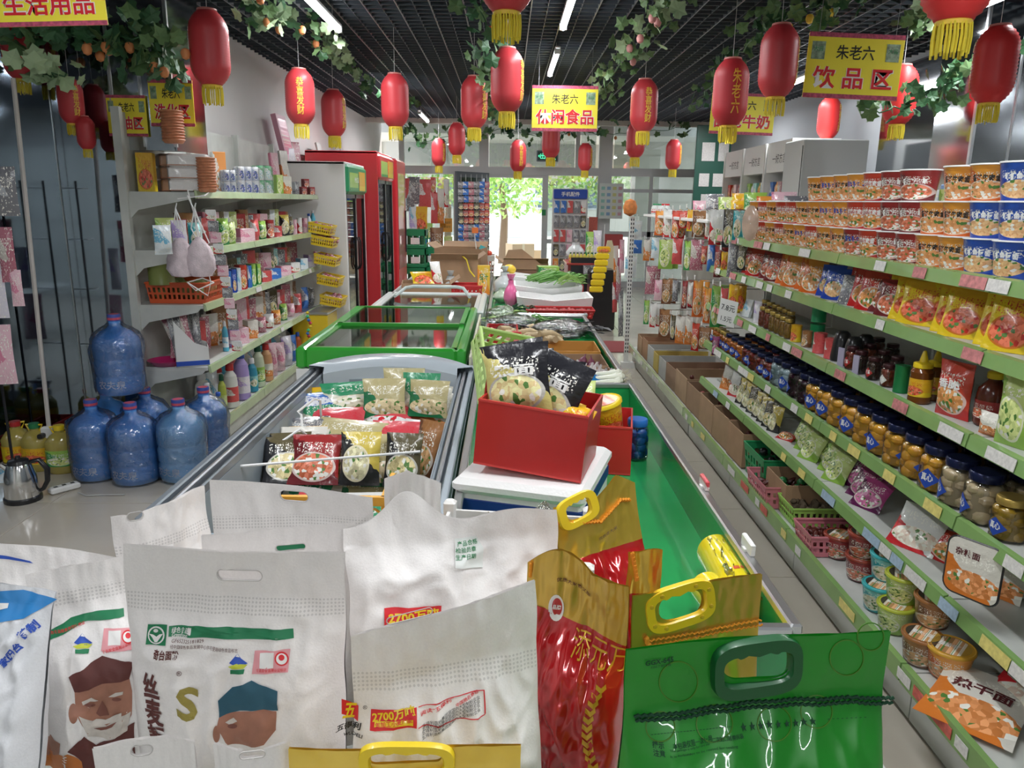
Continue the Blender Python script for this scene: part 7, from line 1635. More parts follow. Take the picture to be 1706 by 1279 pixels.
# ================================================================ FOREGROUND BAGS
stl = thing('bag_stand', 'low stand under the white flour bags in the foreground', 'stand', (-.62, 1.05, 0))
MB().bb(-.50, .48, -.62, .60, .57, .60).build('top', M_shelf, stl)
for a in (-.47, .45):
    for b in (-.58, .56): MB().bb(a-.02, a+.02, b-.02, b+.02, 0, .57).build('leg', M_steel, stl)
str_ = thing('bag_stand', 'low stand under the red and green rice bags in the foreground', 'stand', (.32, .88, 0))
MB().bb(-.44, .42, -.45, .40, .57, .60).build('top', M_shelf, str_)
for a in (-.41, .39):
    for b in (-.41, .36): MB().bb(a-.02, a+.02, b-.02, b+.02, 0, .57).build('leg', M_steel, str_)

def cloth_mat(name, c, z0, z1, rough=.75, dots=True, f=520):
    m, nt, b = newmat(name); b.inputs['Roughness'].default_value = rough
    tc = nt.nodes.new('ShaderNodeTexCoord'); sp = nt.nodes.new('ShaderNodeSeparateXYZ'); nt.links.new(tc.outputs['Object'], sp.inputs[0]); X, Z = sp.outputs[0], sp.outputs[2]
    s = _mth(nt, 'MULTIPLY', _mth(nt, 'SINE', _mth(nt, 'MULTIPLY', _mth(nt, 'ADD', X, Z), f)), _mth(nt, 'SINE', _mth(nt, 'MULTIPLY', _mth(nt, 'SUBTRACT', X, Z), f)))
    dot = _mth(nt, 'GREATER_THAN', s, .30)
    band = _mth(nt, 'MULTIPLY', _mth(nt, 'GREATER_THAN', Z, z0), _mth(nt, 'LESS_THAN', Z, z1))
    fac = _mth(nt, 'MULTIPLY', dot, band) if dots else _mth(nt, 'MULTIPLY', dot, 0.)
    nz_ = nt.nodes.new('ShaderNodeTexNoise'); nz_.inputs['Scale'].default_value = 260; nt.links.new(tc.outputs['Object'], nz_.inputs[0])
    base = _mixc(nt, nz_.outputs[0], tuple(v*.90 for v in c), c)
    c2 = _mixc(nt, band, base, tuple(v*.95 for v in c)) if dots else base
    nt.links.new(_mixc(nt, fac, c2, tuple(v*.74 for v in c)), b.inputs['Base Color'])
    bp = nt.nodes.new('ShaderNodeBump'); bp.inputs['Strength'].default_value = .25; bp.inputs['Distance'].default_value = .002; nt.links.new(_mth(nt, 'SUBTRACT', nz_.outputs[0], fac), bp.inputs['Height']); nt.links.new(bp.outputs[0], b.inputs['Normal'])
    return m
class Bag:
    def __init__(s, name, label, cat, tl, tr, ytl, ytr, H, thick, mats, flap=.18, hole=None, wr=.010, seed=0, lean=.0, wave=.008, nu=70, nv=80, top=None, pinch=.05, full=.6):
        A, B = P(*tl, y=ytl), P(*tr, y=ytr); s.dz = B.z-A.z; mz = (A.z+B.z)/2; A.z = B.z = mz; s.w = (B-A).length; s.H = H; s.vf = 1-flap; s.th = thick; s.wr = wr; s.seed = seed; s.wave = wave; s.top = top; s.pinch = pinch; s.full = full
        ux = (B-A).normalized(); up = Vector((0, math.sin(lean), math.cos(lean))); up = (up-ux*up.dot(ux)).normalized(); yb = up.cross(ux)   # back direction
        O = (A+B)/2-up*H
        s.M = Matrix(((ux.x, yb.x, up.x, O.x), (ux.y, yb.y, up.y, O.y), (ux.z, yb.z, up.z, O.z), (0, 0, 0, 1))); s.Mi = s.M.inverted()
        s.root = thing(name, label, cat); s.root.matrix_world = s.M
        s.hole = None
        if hole:
            (hx, hy), hw, hh = hole; q = s.at(hx, hy, True); d = proj(s.M @ Vector((q[0], 0, q[1])))[2]
            s.hole = (q[0], q[1], hw*d/FPX/2, hh*d/FPX/2)
        def snap(x, z):
            if not s.hole: return x, z
            cx, cz, a, r = s.hole; px = min(max(x, cx-a+r), cx+a-r); dx, dz = x-px, z-cz; dd = math.hypot(dx, dz)
            if dd < 1e-6: return x, z
            cell = max(s.w/nu, s.H*.5/(nv*.5))*.75
            if abs(dd-r) < cell: return px+dx/dd*r, cz+dz/dd*r
            return x, z
        def inside(u, v):
            if not s.hole: return False
            cx, cz, a, r = s.hole; x, z = (u-.5)*s.w, s.vmap(v)*s.H; px = min(max(x, cx-a+r), cx+a-r); return math.hypot(x-px, z-cz) < r*.98
        for nm, sg in (('front_panel', -1), ('back_panel', 1)):
            mb = MB(); vs = []
            for j in range(nv+1):
                for i in range(nu+1):
                    x, z = snap((i/nu-.5)*s.w, s.vmap(j/nv)*s.H); vs.append(s.surf(x, z, sg))
            fs = []; ms = []
            for j in range(nv):
                for i in range(nu):
                    u, v = (i+.5)/nu, (j+.5)/nv
                    if inside(u, v): continue
                    q = (j*(nu+1)+i, j*(nu+1)+i+1, (j+1)*(nu+1)+i+1, (j+1)*(nu+1)+i); fs.append(q if sg < 0 else q[::-1]); ms.append(1 if s.vmap(v) > s.vf and len(mats) > 1 else 0)
            if s.hole and sg < 0 and name == 'flour_bag':
                cx, cz, a, r = s.hole; L_ = []
                for i in range(28):
                    t = 2*PI*i/28; x = cx+(a-r)*(1 if math.cos(t) > 0 else -1)+r*math.cos(t); L_.append(s.surf(x, cz+r*math.sin(t), -1, .0004))
                MB().tube(L_, .0009, 4, closed=True).build('slot_edge', mat('slot_edge', (.60, .57, .55), .6), s.root)
            mb.v = vs; mb.f = fs; mb.m = ms; mb.build(nm, mats, s.root, True, ang=80)
    def vmap(s, v): return v
    def surf(s, x, z, sg=-1, eps=0.):
        u = x/s.w+.5; v = z/s.H; vf = s.vf
        if v >= vf: T = .0015
        else:
            q = (vf-v)/vf; g = min(1, q/s.full); g = g*g*(3-2*g); g = g**.75
            e = max(0, 1-abs(2*u-1)**2.6)**.55; T = .0015+s.th/2*g*e*(1-.25*max(0, (.12-v)/.12))
        body = min(1, max(0, (vf-v)/.12))
        S = s.seed
        n1 = noise.noise(Vector((u*2.3+S, v*2.6, S))); n2 = 1-abs(noise.noise(Vector((u*5.5+S*2, v*3.2-u*1.5, S*3))))*2.2; n3 = noise.noise(Vector((u*13, v*9+S, 2.))); n4 = 1-abs(noise.noise(Vector((u*9-v*6+S, v*10+u*4, 5.))))*2.5
        wr = s.wr*1.25*(n1*1.2*body+max(n2, -.2)*.55*(.35+.65*body)+n3*.22+n4*.28*(.3+.7*body))
        wave = s.wave*math.sin(u*5.2+S*1.7)*(.4+.6*max(0, (v-vf)/(1-vf+1e-6)) if v > vf else .4)+s.wave*.6*noise.noise(Vector((u*3+S, v*4, 9)))
        xx = x*(1-s.pinch*math.sin(max(0, min(1, (vf-v)/vf))*PI*.5)*(1-.3*body))+.25*s.wr*noise.noise(Vector((v*6, S, u*2)))
        zz = z+s.dz*(u-.5)*v*(1 if v > 0 else 0)
        if s.top and v > vf:
            zz = z+s.top(u)*(v-vf)/(1-vf)
        y = sg*T - wr*(1 if sg < 0 else -.6)*min(1, 1.2*(1-abs(2*u-1)**4)+.1) + wave + sg*eps
        return (xx, y, zz)
    def at(s, px, py, flat_=False):
        """bag coordinates (x, z) of the point of the front face seen at a photograph pixel"""
        o = s.Mi @ CAMP; d = (s.Mi.to_3x3() @ (P(px, py, y=CAMP.y+3)-CAMP))
        q = o+d*((0-o.y)/d.y); x, z = q.x, q.z
        for _ in range(9):
            x = min(max(x, -s.w*.6), s.w*.6); z = min(max(z, -.1*s.H), s.H*1.1)
            f = s.surf(x, z); t = (f[1]-o.y)/d.y; q = o+d*t; x += q.x-f[0]; z += q.z-f[2]
        return x, z
    def px2m(s, px, py, n): q = s.at(px, py); return n*proj(s.M @ Vector((q[0], 0, q[1])))[2]/FPX
    def poly(s, name, m, pts, eps=.0009, sub=5):
        """filled flat print whose outline is given by points of the face"""
        P2 = [s.at(*p) for p in pts]; cx = sum(p[0] for p in P2)/len(P2); cz = sum(p[1] for p in P2)/len(P2); mb = MB(); n = len(P2); vs = []; fs = []
        dense = []
        for a, b in zip(P2, P2[1:]+P2[:1]):
            k = max(1, int(math.hypot(a[0]-b[0], a[1]-b[1])/.006)); dense += [(a[0]+(b[0]-a[0])*i/k, a[1]+(b[1]-a[1])*i/k) for i in range(k)]
        N = len(dense); R_ = 8
        for r in range(R_+1):
            f = r/R_
            for (x, z) in dense: vs.append(s.surf(cx+(x-cx)*f, cz+(z-cz)*f, -1, eps))
        for r in range(R_):
            for i in range(N): fs.append((r*N+i, r*N+(i+1) % N, (r+1)*N+(i+1) % N, (r+1)*N+i))
        mb.add(vs, fs); return mb.build(name, m, s.root, True)
    def text(s, m, str_s, name='lettering', eps=.0018):
        mb = MB()
        for (t_, px, py, wpx, hpx, vert, bold, slope) in str_s:
            q = s.at(px, py); w = s.px2m(px, py, wpx) if wpx else None; h = s.px2m(px, py, hpx) if hpx else None
            m2 = MB(); text_into(m2, t_, q[0], q[1], w=w, h=h, vertical=vert, bold=bold, rot=slope)
            st = []
            for f in m2.f:
                for i in range(1, len(f)-1): st.append((m2.v[f[0]], m2.v[f[i]], m2.v[f[i+1]]))
            out = []; n0 = len(st)
            while st:
                a, b, c = st.pop(); L_ = [math.dist(a, b), math.dist(b, c), math.dist(c, a)]; k = L_.index(max(L_))
                if L_[k] < .009 or len(out)+len(st) > 9000: out.append((a, b, c)); continue
                if k == 1: a, b, c = b, c, a
                elif k == 2: a, b, c = c, a, b
                mp = tuple((i+j)/2 for i, j in zip(a, b)); st += [(a, mp, c), (mp, b, c)]
            for t3 in out: mb.add([s.surf(v[0], v[1], -1, eps) for v in t3], [(0, 1, 2)])
        return mb.build(name, m, s.root)
    def ell(s, name, m, px, py, rx, ry, eps=.0012, n=20, a0=0, a1=2*PI):
        return s.poly(name, m, [(px+rx*math.cos(a0+(a1-a0)*i/n), py+ry*math.sin(a0+(a1-a0)*i/n)) for i in range(n if a1-a0 > 6.2 else n+1)], eps)
    def seam(s, name, m, pts, r=.0018, zig=.003, eps=.003):
        P2 = [s.at(*p) for p in pts]; L_ = []
        for a, b in zip(P2, P2[1:]):
            k = max(2, int(math.hypot(a[0]-b[0], a[1]-b[1])/.004))
            for i in range(k): x, z = a[0]+(b[0]-a[0])*i/k, a[1]+(b[1]-a[1])*i/k; q = s.surf(x, z, -1, eps+.001*(i % 2)); L_.append((q[0], q[1], q[2]+zig*(1 if i % 2 else -1)*.5))
        MB().tube(L_, r, 5).build(name, m, s.root)

def handle(bag, name, m, c, w, h, band, holew, holeh, rot=0., bumps=True, rivets=None, th=.006):
    q = bag.at(*c); f0 = bag.surf(*q); yb = f0[1]; d = proj(bag.M @ Vector(f0))[2]/FPX; q = (f0[0], f0[2]); w, h, hw, hh = w*d/2, h*d/2, holew*d/2, holeh*d/2
    N = 64; out = []; inn = []
    def sup(a, b, t, e): ct, st = math.cos(t), math.sin(t); return (a*abs(ct)**e*(1 if ct > 0 else -1), b*abs(st)**e*(1 if st > 0 else -1))
    for i in range(N):
        t = 2*PI*i/N; out.append(sup(w, h, t, .55)); x, z = sup(hw, hh, t, .5)
        if bumps and z > hh*.6: z -= hh*.16*max(0, math.cos(x/hw*PI*4))*(1 if abs(x) < hw*.8 else 0)
        inn.append((x, z))
    ca, sa = math.cos(rot), math.sin(rot); R2 = lambda p: (q[0]+p[0]*ca-p[1]*sa, q[1]+p[0]*sa+p[1]*ca)
    mb = MB(); vs = []
    f_ = lambda p, y: (R2(p)[0], y, R2(p)[1])
    k = .90
    for ring, y in ((out, -th*.3), ([(x*.985, z*.97) for x, z in out], -th), ([(x*1.05, z*1.06) for x, z in inn], -th), (inn, -th*.4), (inn, th*.6), (out, th*.6)):
        vs += [f_(p, y+yb-.001) for p in ring]
    fs = []
    for r in range(6):
        r2 = (r+1) % 6
        for i in range(N): fs.append((r*N+i, r*N+(i+1) % N, r2*N+(i+1) % N, r2*N+i))
    mb.add(vs, fs); mb.build(name, m, bag.root, True, ang=35)
    if rivets:
        for t in rivets:
            x, z = sup((w+hw)/2, (h+hh)/2, t, .6); p = R2((x, z)); MB().lathe([(.0035, 0), (.003, .0015), (0, .002)], 10, (p[0], yb-th-.001, p[1]), axis=Matrix.Rotation(PI/2, 3, 'X')).build('rivet', mat('rivet_orange', (.62, .40, .02), .4), bag.root, True)

WC = (.90, .87, .85)
def white_mat(z0, z1, n): return cloth_mat('nonwoven_%d' % n, WC, z0, z1)
M_greenb = mat('band_green', (.01, .20, .08), .5); M_brown_i = mat('maroon_print', (.11, .025, .02), .55); M_skin = mat('print_skin', (.45, .20, .13), .55, noisy=.35, nscale=30); M_skin_d = mat('print_skin_dark', (.20, .07, .05), .55); M_beard = mat('print_beard', (.72, .66, .60), .6, noisy=.25, nscale=60)
M_tealp = mat('hat_teal', (.015, .09, .14), .55); M_pinkp = mat('print_pinklabel', (.80, .35, .38), .5); M_olive = mat('print_olive', (.32, .26, .05), .5); M_orangep = mat('field_orange', (.62, .20, .04), .55, noisy=.3, nscale=10)
M_printw = mat('mark_white', (.86, .85, .83), .6)
def emblem(bag, x, y, sc=1.):
    bag.poly('emblem', M_inkblue, [(x-14*sc, y), (x, y-16*sc), (x+6*sc, y-8*sc), (x+17*sc, y), (x+10*sc, y+4*sc), (x-8*sc, y+3*sc)], .0010)
    bag.poly('emblem', M_printw, [(x-3*sc, y-11*sc), (x, y-16*sc), (x+4*sc, y-10*sc)], .0014)
    bag.poly('emblem', mat('print_yellowgreen', (.55, .60, .05), .5), [(x-16*sc, y+6*sc), (x-2*sc, y+1*sc), (x+17*sc, y+2*sc), (x+10*sc, y+9*sc), (x-9*sc, y+10*sc)], .0012)
    bag.poly('emblem', M_greenb, [(x-12*sc, y+11*sc), (x+12*sc, y+10*sc), (x+10*sc, y+18*sc), (x-12*sc, y+18*sc)], .0012)
def stamp(bag, x0, y0, x1, y1, sl=0.):
    bag.poly('stamp', M_pinkp, [(x0+3, y0), (x1, y0-sl), (x1-4, y1-sl), (x0-2, y1)], .0010)
    w, h = x1-x0, y1-y0
    bag.ell('stamp_seal', M_inkred, x0+w*.77, y0+h*.42-sl, w*.19, h*.31, .0014); bag.ell('stamp_seal', M_printw, x0+w*.77, y0+h*.42-sl, w*.15, h*.24, .0018); bag.ell('stamp_seal', M_inkred, x0+w*.77, y0+h*.36-sl, w*.08, h*.13, .0022)
    bag.poly('stamp_blank', M_printw, [(x0+w*.19, y0+h*.10), (x0+w*.56, y0+h*.08), (x0+w*.54, y0+h*.74), (x0+w*.17, y0+h*.76)], .0014)
    bag.text(M_inkred, [('食品安全追溯认证标识', x0+w*.48, y0+h*.88-sl*.5, w*.82, None, False, .01, .06)])

# --- rear white bags
b3 = Bag('flour_bag', 'white flour bag at the back with slot handle, before the open freezer', 'flour bag', (352, 797), (622, 826), 1.42, 1.42, .42, .10, [white_mat(.335, .362, 3)], .26, ((490, 826), 46, 18), .009, 3.1, .06, .012)
b3b = Bag('flour_bag', 'white flour bag behind left, its flap curling backwards', 'flour bag', (188, 862), (347, 812), 1.36, 1.50, .40, .08, [white_mat(.31, .335, 4)], .26, ((226, 860), 24, 15), .012, 5.3, .05, .02)
b4 = Bag('flour_bag', 'white flour bag with green seen through its slot, behind the green banded bag', 'flour bag', (338, 889), (592, 872), 1.27, 1.27, .42, .08, [white_mat(.35, .375, 5)], .2, ((484, 912), 50, 11), .009, 2.2, .04, .008)
t = thing('orange_mesh_basket', 'orange basket with round openings behind the rear white bags', 'basket', (-.30, 1.56, .602))
Mo = mat('basket_amber', (.72, .36, .03), .4)
for (a, b) in (((-.34, 0), (.18, 0)),):
    MB().bb(-.23, .045, -.006, .006, .405, .425).build('rim', Mo, t); MB().bb(-.23, .045, -.006, .006, 0, .125).build('foot_rail', Mo, t)
    mb = MB()
    for j in range(7):
        for i in range(6):
            cx, cz = -.215+.046*i+(.015 if j % 2 else 0), .148+.038*j; r = .021
            pts = [(cx+r*math.cos(2*PI*k/10), 0, cz+r*math.sin(2*PI*k/10)) for k in range(10)]; mb.tube(pts, .0035, 4, closed=True)
    tag(mb.build('lattice', Mo, t), kind='stuff')
MB().bb(-.235, -.23, 0, .15, 0, .30).build('side', Mo, t); MB().bb(.035, .045, 0, .15, 0, .425).build('side', Mo, t)

b5 = Bag('flour_bag', 'large plain white flour bag with a small paper tag, slumped in the middle', 'flour bag', (572, 872), (925, 848), 1.26, 1.36, .44, .12, [cloth_mat('nonwoven_plain', WC, 0, .01, dots=False)], .10, None, .018, 7.7, .22, .014, top=lambda u: .045*math.exp(-((u-.30)/.12)**2)-.006*math.cos(u*12), full=.5)
b5.poly('paper_tag', mat('tag_paper', (.80, .83, .80), .5), [(757, 896), (792, 892), (805, 912), (804, 944), (758, 946)], .003)
b5.text(M_inkgreen, [('产品合格', 778, 903, 34, None, False, .01, .08), ('检验员章', 776, 915, 34, None, False, .01, .04), ('生产日期', 776, 927, 34, None, False, .01, 0)], eps=.004)
b5.poly('label_red', M_inkred, [(640, 1012), (735, 1008), (735, 1040), (640, 1044)], .003); b5.text(M_yellow, [('2700万吨', 690, 1026, 84, 18, False, .03, 0)], eps=.005)
b3.poly('green_band', M_greenb, [(430, 900), (560, 900), (560, 926), (430, 926)], .003)
b5b = Bag('flour_bag', 'white pointed bag top rising behind the slumped white bag', 'flour bag', (640, 792), (735, 812), 1.46, 1.46, .42, .05, [cloth_mat('nonwoven_plain2', WC, 0, .01, dots=False)], .10, None, .010, 1.4, -.05, .010, 40, 60, top=lambda u: .028-.06*abs(u-.42))

# --- bag with the maroon hat print
b2 = Bag('flour_bag', 'cream flour bag printed with a moustached man in a maroon hat', 'flour bag', (40, 960), (290, 905), 1.16, 1.28, .48, .13, [white_mat(.415, .44, 6)], .12, None, .012, 4.4, .12, .010, full=.3)
b2.poly('green_band', M_greenb, [(80, 1052), (118, 1028), (160, 1017), (206, 1012), (207, 1026), (160, 1031), (120, 1041), (82, 1066)])
b2.text(M_inkred, [('绿色食品标志许可使用证', 110, 1048, 56, None, False, .01, .12)])
emblem(b2, 137, 1070); stamp(b2, 170, 1046, 226, 1084, 2)
b2.poly('hat', M_brown_i, [(114, 1127), (170, 1091), (222, 1102), (215, 1130), (170, 1138), (124, 1152)], .0024)
b2.poly('face', M_skin, [(124, 1148), (170, 1134), (215, 1127), (220, 1150), (219, 1190), (206, 1218), (176, 1230), (146, 1222), (130, 1196), (125, 1170)], .0012)
b2.ell('ear', M_skin, 122, 1188, 8, 17, .0010)
b2.poly('beard', M_beard, [(131, 1192), (146, 1206), (176, 1210), (206, 1198), (218, 1184), (212, 1216), (180, 1232), (146, 1226)], .0018)
b2.poly('eyebrow', M_beard, [(136, 1168), (152, 1161), (164, 1166), (152, 1166), (138, 1174)], .0022); b2.poly('eyebrow', M_beard, [(180, 1160), (192, 1153), (205, 1151), (204, 1156), (190, 1160)], .0022)
b2.ell('eye', M_skin_d, 150, 1173, 9, 3, .0024); b2.ell('eye', M_skin_d, 194, 1164, 8, 3, .0024); b2.poly('nose', M_skin_d, [(170, 1166), (178, 1180), (182, 1190), (166, 1192), (160, 1187)], .0022)
b2.poly('moustache', M_beard, [(147, 1203), (160, 1196), (174, 1198), (190, 1190), (202, 1186), (202, 1194), (186, 1202), (168, 1207), (152, 1209)], .0028); b2.poly('mouth', M_skin_d, [(156, 1212), (176, 1209), (194, 1201), (186, 1210), (168, 1215)], .0028)
b2.poly('coat', M_brown_i, [(112, 1252), (140, 1226), (160, 1240), (200, 1226), (224, 1202), (228, 1290), (140, 1290), (136, 1268)], .0014)
b2.poly('thumb_hand', M_skin, [(76, 1238), (84, 1222), (90, 1232), (100, 1238), (98, 1256), (80, 1258), (74, 1250)], .0014)
b2.poly('orange_field', M_orangep, [(20, 1262), (70, 1252), (112, 1256), (136, 1268), (140, 1290), (20, 1290)], .0010)
b2.text(M_brown_i, [('丝麦耘', 24, 1190, 26, 112, True, .02, -.12), ('SI', 40, 1207, 9, 8, False, .02, 0), ('MAI', 48, 1218, 18, 8, False, .02, 0), ('YUN', 50, 1230, 20, 8, False, .02, 0)])
for k in range(3): b2.ell('round_icon', M_brown_i, 17+18*k, 1250, 6, 6, .0014)

# --- the large green banded bag
b1 = Bag('flour_bag', 'white flour bag with green band, teal hat print and slot handle, front centre left', 'flour bag', (203, 908), (574, 922), 1.16, 1.14, .46, .12, [white_mat(.355, .382, 1)], .155, ((400, 957), 76, 19), .010, 1.2, .05, .007, 90, 90)
b1.poly('logo_square', M_greenb, [(247, 1039), (279, 1040), (276, 1075), (243, 1073)], .0010); b1.ell('logo_ring', M_printw, 261, 1057, 14, 15, .0016); b1.ell('logo_ring', M_greenb, 261, 1057, 11.5, 12.5, .0022)
b1.poly('logo_mark', M_printw, [(250, 1054), (256, 1055), (261, 1063), (267, 1055), (273, 1054), (263, 1068), (259, 1068)], .0028); b1.ell('logo_mark', M_printw, 261, 1049, 4, 3, .0028)
b1.poly('green_band', M_greenb, [(282, 1042), (350, 1044), (430, 1046), (489, 1046), (490, 1062), (430, 1064), (350, 1062), (281, 1060)], .0010)
b1.text(M_inkwhite, [('绿色食品', 302, 1048, 28, 8, False, .01, 0), ('GreenFood', 301, 1056, 26, 6, False, .01, 0)])
b1.text(M_brown_i, [('GF652325181829', 312, 1068, 52, 5, False, 0, 0), ('经中国绿色食品发展中心许可使用绿色食品标志', 342, 1077, 112, 6, False, 0, -.02), ('奇台面粉', 276, 1091, 42, 14, False, .03, 0), ('丝麦耘', 257, 1186, 34, 136, True, .03, .03), ('®', 299, 1121, 8, 9, False, 0, 0)])
b1.text(M_olive, [('S', 313, 1171, 35, 54, False, .03, -.05)])
emblem(b1, 396, 1104); stamp(b1, 422, 1083, 484, 1122, 3)
b1.poly('hat', M_tealp, [(364, 1166), (388, 1143), (420, 1132), (463, 1150), (464, 1182), (440, 1180), (400, 1182), (366, 1194)], .0022)
b1.poly('face', M_skin, [(366, 1192), (388, 1184), (440, 1180), (461, 1184), (460, 1215), (440, 1240), (380, 1240), (362, 1215)], .0012); b1.poly('eyebrow', M_beard, [(376, 1202), (390, 1194), (396, 1200), (384, 1206)], .0020); b1.ell('eye', M_skin_d, 388, 1208, 8, 4, .0022); b1.ell('ear', M_skin, 361, 1222, 6, 14, .0010)

# --- blue printed bag at the left edge
bb_ = Bag('rice_bag', 'white sack with blue printed lettering cut by the left edge', 'flour bag', (-120, 950), (92, 985), 1.12, 1.12, .42, .12, [cloth_mat('sack_white', (.78, .79, .82), 0, .01, dots=False)], .06, None, .014, 9.1, .35, .010)
bb_.poly('blue_field', mat('print_brightblue', (.03, .25, .62), .5), [(-20, 985), (40, 982), (96, 998), (40, 1030), (-20, 1040)], .0012); bb_.poly('white_mark', M_printw, [(-10, 1004), (16, 1004), (14, 1012), (-10, 1018)], .002)
bb_.text(M_inkblue, [('特制', 46, 1050, 34, None, False, .04, .9), ('家阳台', 18, 1090, 44, None, False, .04, 1.0)])
bb2 = Bag('flour_bag', 'flat white bag top lying behind the blue printed sack', 'flour bag', (-60, 900), (200, 925), 1.34, 1.40, .42, .06, [cloth_mat('sack_white2', WC, 0, .01, dots=False)], .10, None, .010, 6.6, .2, .012)
bb2.poly('blue_stripe', M_inkblue, [(0, 924), (50, 934), (56, 938), (0, 930)], .0014)

# --- centre bag
b6 = Bag('flour_bag', 'white flour bag with red and yellow tonnage label and dotted flap', 'flour bag', (585, 1062), (893, 968), .99, 1.06, .44, .13, [white_mat(.33, .36, 2)], .20, ((682, 1025), 74, 12), .013, 8.3, .10, .008, 90, 90, pinch=-.08, full=.45)
b6.poly('logo_flag', M_inkred, [(569, 1163), (597, 1174), (596, 1200), (569, 1188)], .0014)
b6.text(M_yellow, [('五', 583, 1181, 20, 26, False, .03, -.25)], eps=.0024)
b6.text(M_ink, [('五得利', 580, 1206, 40, 13, False, .03, -.18), ('WUDELI', 587, 1219, 30, 6, False, .02, -.15), ('®', 608, 1177, 7, 7, False, 0, 0)])
b6.poly('label_red', M_inkred, [(618, 1180), (694, 1177), (694, 1213), (616, 1216)], .0012)
b6.text(M_yellow, [('2700万吨', 656, 1190, 68, 16, False, .03, .03)], eps=.0022)
b6.poly('label_strip', M_yellow, [(624, 1200), (688, 1198), (688, 1208), (623, 1210)], .0020); b6.text(M_inkred, [('年加工小麦产能', 656, 1204, 58, 8, False, .01, .03)], eps=.0030)
for a, b in (((697, 1176), (806, 1148)), ((697, 1212), (808, 1188))): b6.poly('label_edge', M_inkred, [a, b, (b[0], b[1]+1.6), (a[0], a[1]+1.6)], .0012)
b6.poly('label_edge', M_inkred, [(805, 1148), (807, 1148), (809, 1188), (807, 1188)], .0012)
b6.text(M_inkred, [('阅读“五得利”', 730, 1180, 56, 6, False, .01, .12), ('中国驰名商标', 778, 1162, 40, 5, False, .01, .25)])
b6.text(M_ink, [('五得利面粉集团是国内大型制粉企业', 752, 1183+6.5*k, 98, 4.5, False, 0, .16) for k in range(4)])

# --- small bags at the very bottom
b7 = Bag('flour_bag', 'white bag flap with oval hole at the bottom left of the picture', 'flour bag', (160, 1238), (326, 1228), .86, .86, .34, .04, [cloth_mat('nonwoven_7', WC, 0, .01, dots=False)], .3, ((236, 1250), 34, 20), .006, 2.9, .0, .008)
b8 = Bag('flour_bag', 'white bag flap beside the gold bag at the bottom edge', 'flour bag', (352, 1244), (480, 1240), .85, .85, .34, .04, [cloth_mat('nonwoven_8', WC, 0, .01, dots=False)], .3, ((420, 1258), 40, 14), .006, 4.9, .0, .008)
M_goldf = mat('gold_foil', (.86, .60, .09), .30, .75, coat=.5, noisy=.1, nscale=6); M_goldd = mat('gold_foil_dull', (.58, .38, .06), .32, .6, coat=.4); M_redf = mat('red_foil', (.52, .012, .015), .18, .15, coat=.8, noisy=.15, nscale=5)
M_yarn = mat('orange_yarn', (.80, .30, .02), .8)
b9 = Bag('rice_bag', 'gold bag with yellow plastic handle cut by the bottom edge', 'rice bag', (481, 1245), (868, 1243), .84, .84, .34, .05, [M_goldf], .3, ((676, 1262), 120, 20), .004, 1.9, 0, .004)
handle(b9, 'handle', M_yellow, (678, 1268), 160, 72, 14, 120, 42)

# --- red and gold rice bags
r2 = Bag('rice_bag', 'red rice bag with gold pointed top behind, standing on the green tray', 'rice bag', (922, 828), (1060, 812), 1.46, 1.58, .33, .11, [M_redf, M_goldf], .38, ((962, 848), 50, 34), .008, 5.5, .28, .008, top=lambda u: .035*(1-abs(u-.78)/.3 if abs(u-.78) < .3 else 0)-.01, pinch=-.22, full=.8)
handle(r2, 'handle', M_yellow, (962, 849), 84, 52, 10, 50, 30, .2); r2.seam('stitching', M_yarn, [(925, 872), (1000, 868), (1050, 832)], .0035)
r2.text(M_kraft_d, [('优质香大米', 1012, 888, 42, 6, False, .01, .15)])
r1 = Bag('rice_bag', 'red rice bag with brownish gold shoulder and slanted slot handle', 'rice bag', (882, 905), (1050, 985), 1.20, 1.12, .44, .12, [M_redf, M_goldd], .22, ((1018, 955), 90, 16), .012, 3.3, .02, .010, top=lambda u: .03*math.sin(min(1, u*1.6)*PI)-.01, pinch=-.06, full=.4, nu=80)
r1.seam('stitching', M_yarn, [(886, 935), (884, 965)], .003)
r1.ell('badge', M_printw, 927, 1012, 13, 22, .0012); r1.ell('badge', M_redf, 929, 1010, 8.5, 15, .0022); r1.text(M_inkwhite, [('品牌', 929, 1010, 13, 7, False, .02, 0)], eps=.003)
r1.text(mat('gold_ink', (.70, .42, .04), .3, .4), [('添元万', 998, 1085, 92, 42, False, -.004, .05)])
r1.text(M_brown_i, [('优质大米香又甜', 958, 972, 58, 6, False, .01, 0)])
mbw = MB()
for k in range(11):
    x, y = 978+1.1*(k-4)**2*.6, 1285-13*k
    for s_ in (-1, 1):
        a, b, c_, d_ = r1.at(x, y), r1.at(x+s_*9, y-8), r1.at(x+s_*8, y-16), r1.at(x, y-9)
        mbw.add([r1.surf(*p, -1, .0016) for p in (a, b, c_, d_)], [(0, 1, 2, 3)])
tag(mbw.build('wheat_print', mat('gold_ink', (.70, .42, .04)), r1.root), kind='stuff')
r2b = Bag('rice_bag', 'small folded gold flap with orange yarn beside the red bags', 'rice bag', (1046, 918), (1104, 916), 1.30, 1.30, .30, .05, [M_redf, M_goldf], .28, None, .006, 6.1, .0, .006, 30, 50)
r2b.seam('stitching', M_yarn, [(1052, 918), (1062, 970)], .004)
r3 = Bag('rice_bag', 'gold rice bag with yellow oval handle and orange stitching', 'rice bag', (1052, 990), (1268, 955), 1.02, 1.08, .40, .10, [M_goldf, M_goldd], .215, ((1134, 1008), 84, 46), .006, 2.6, .06, .004, 90, 90)
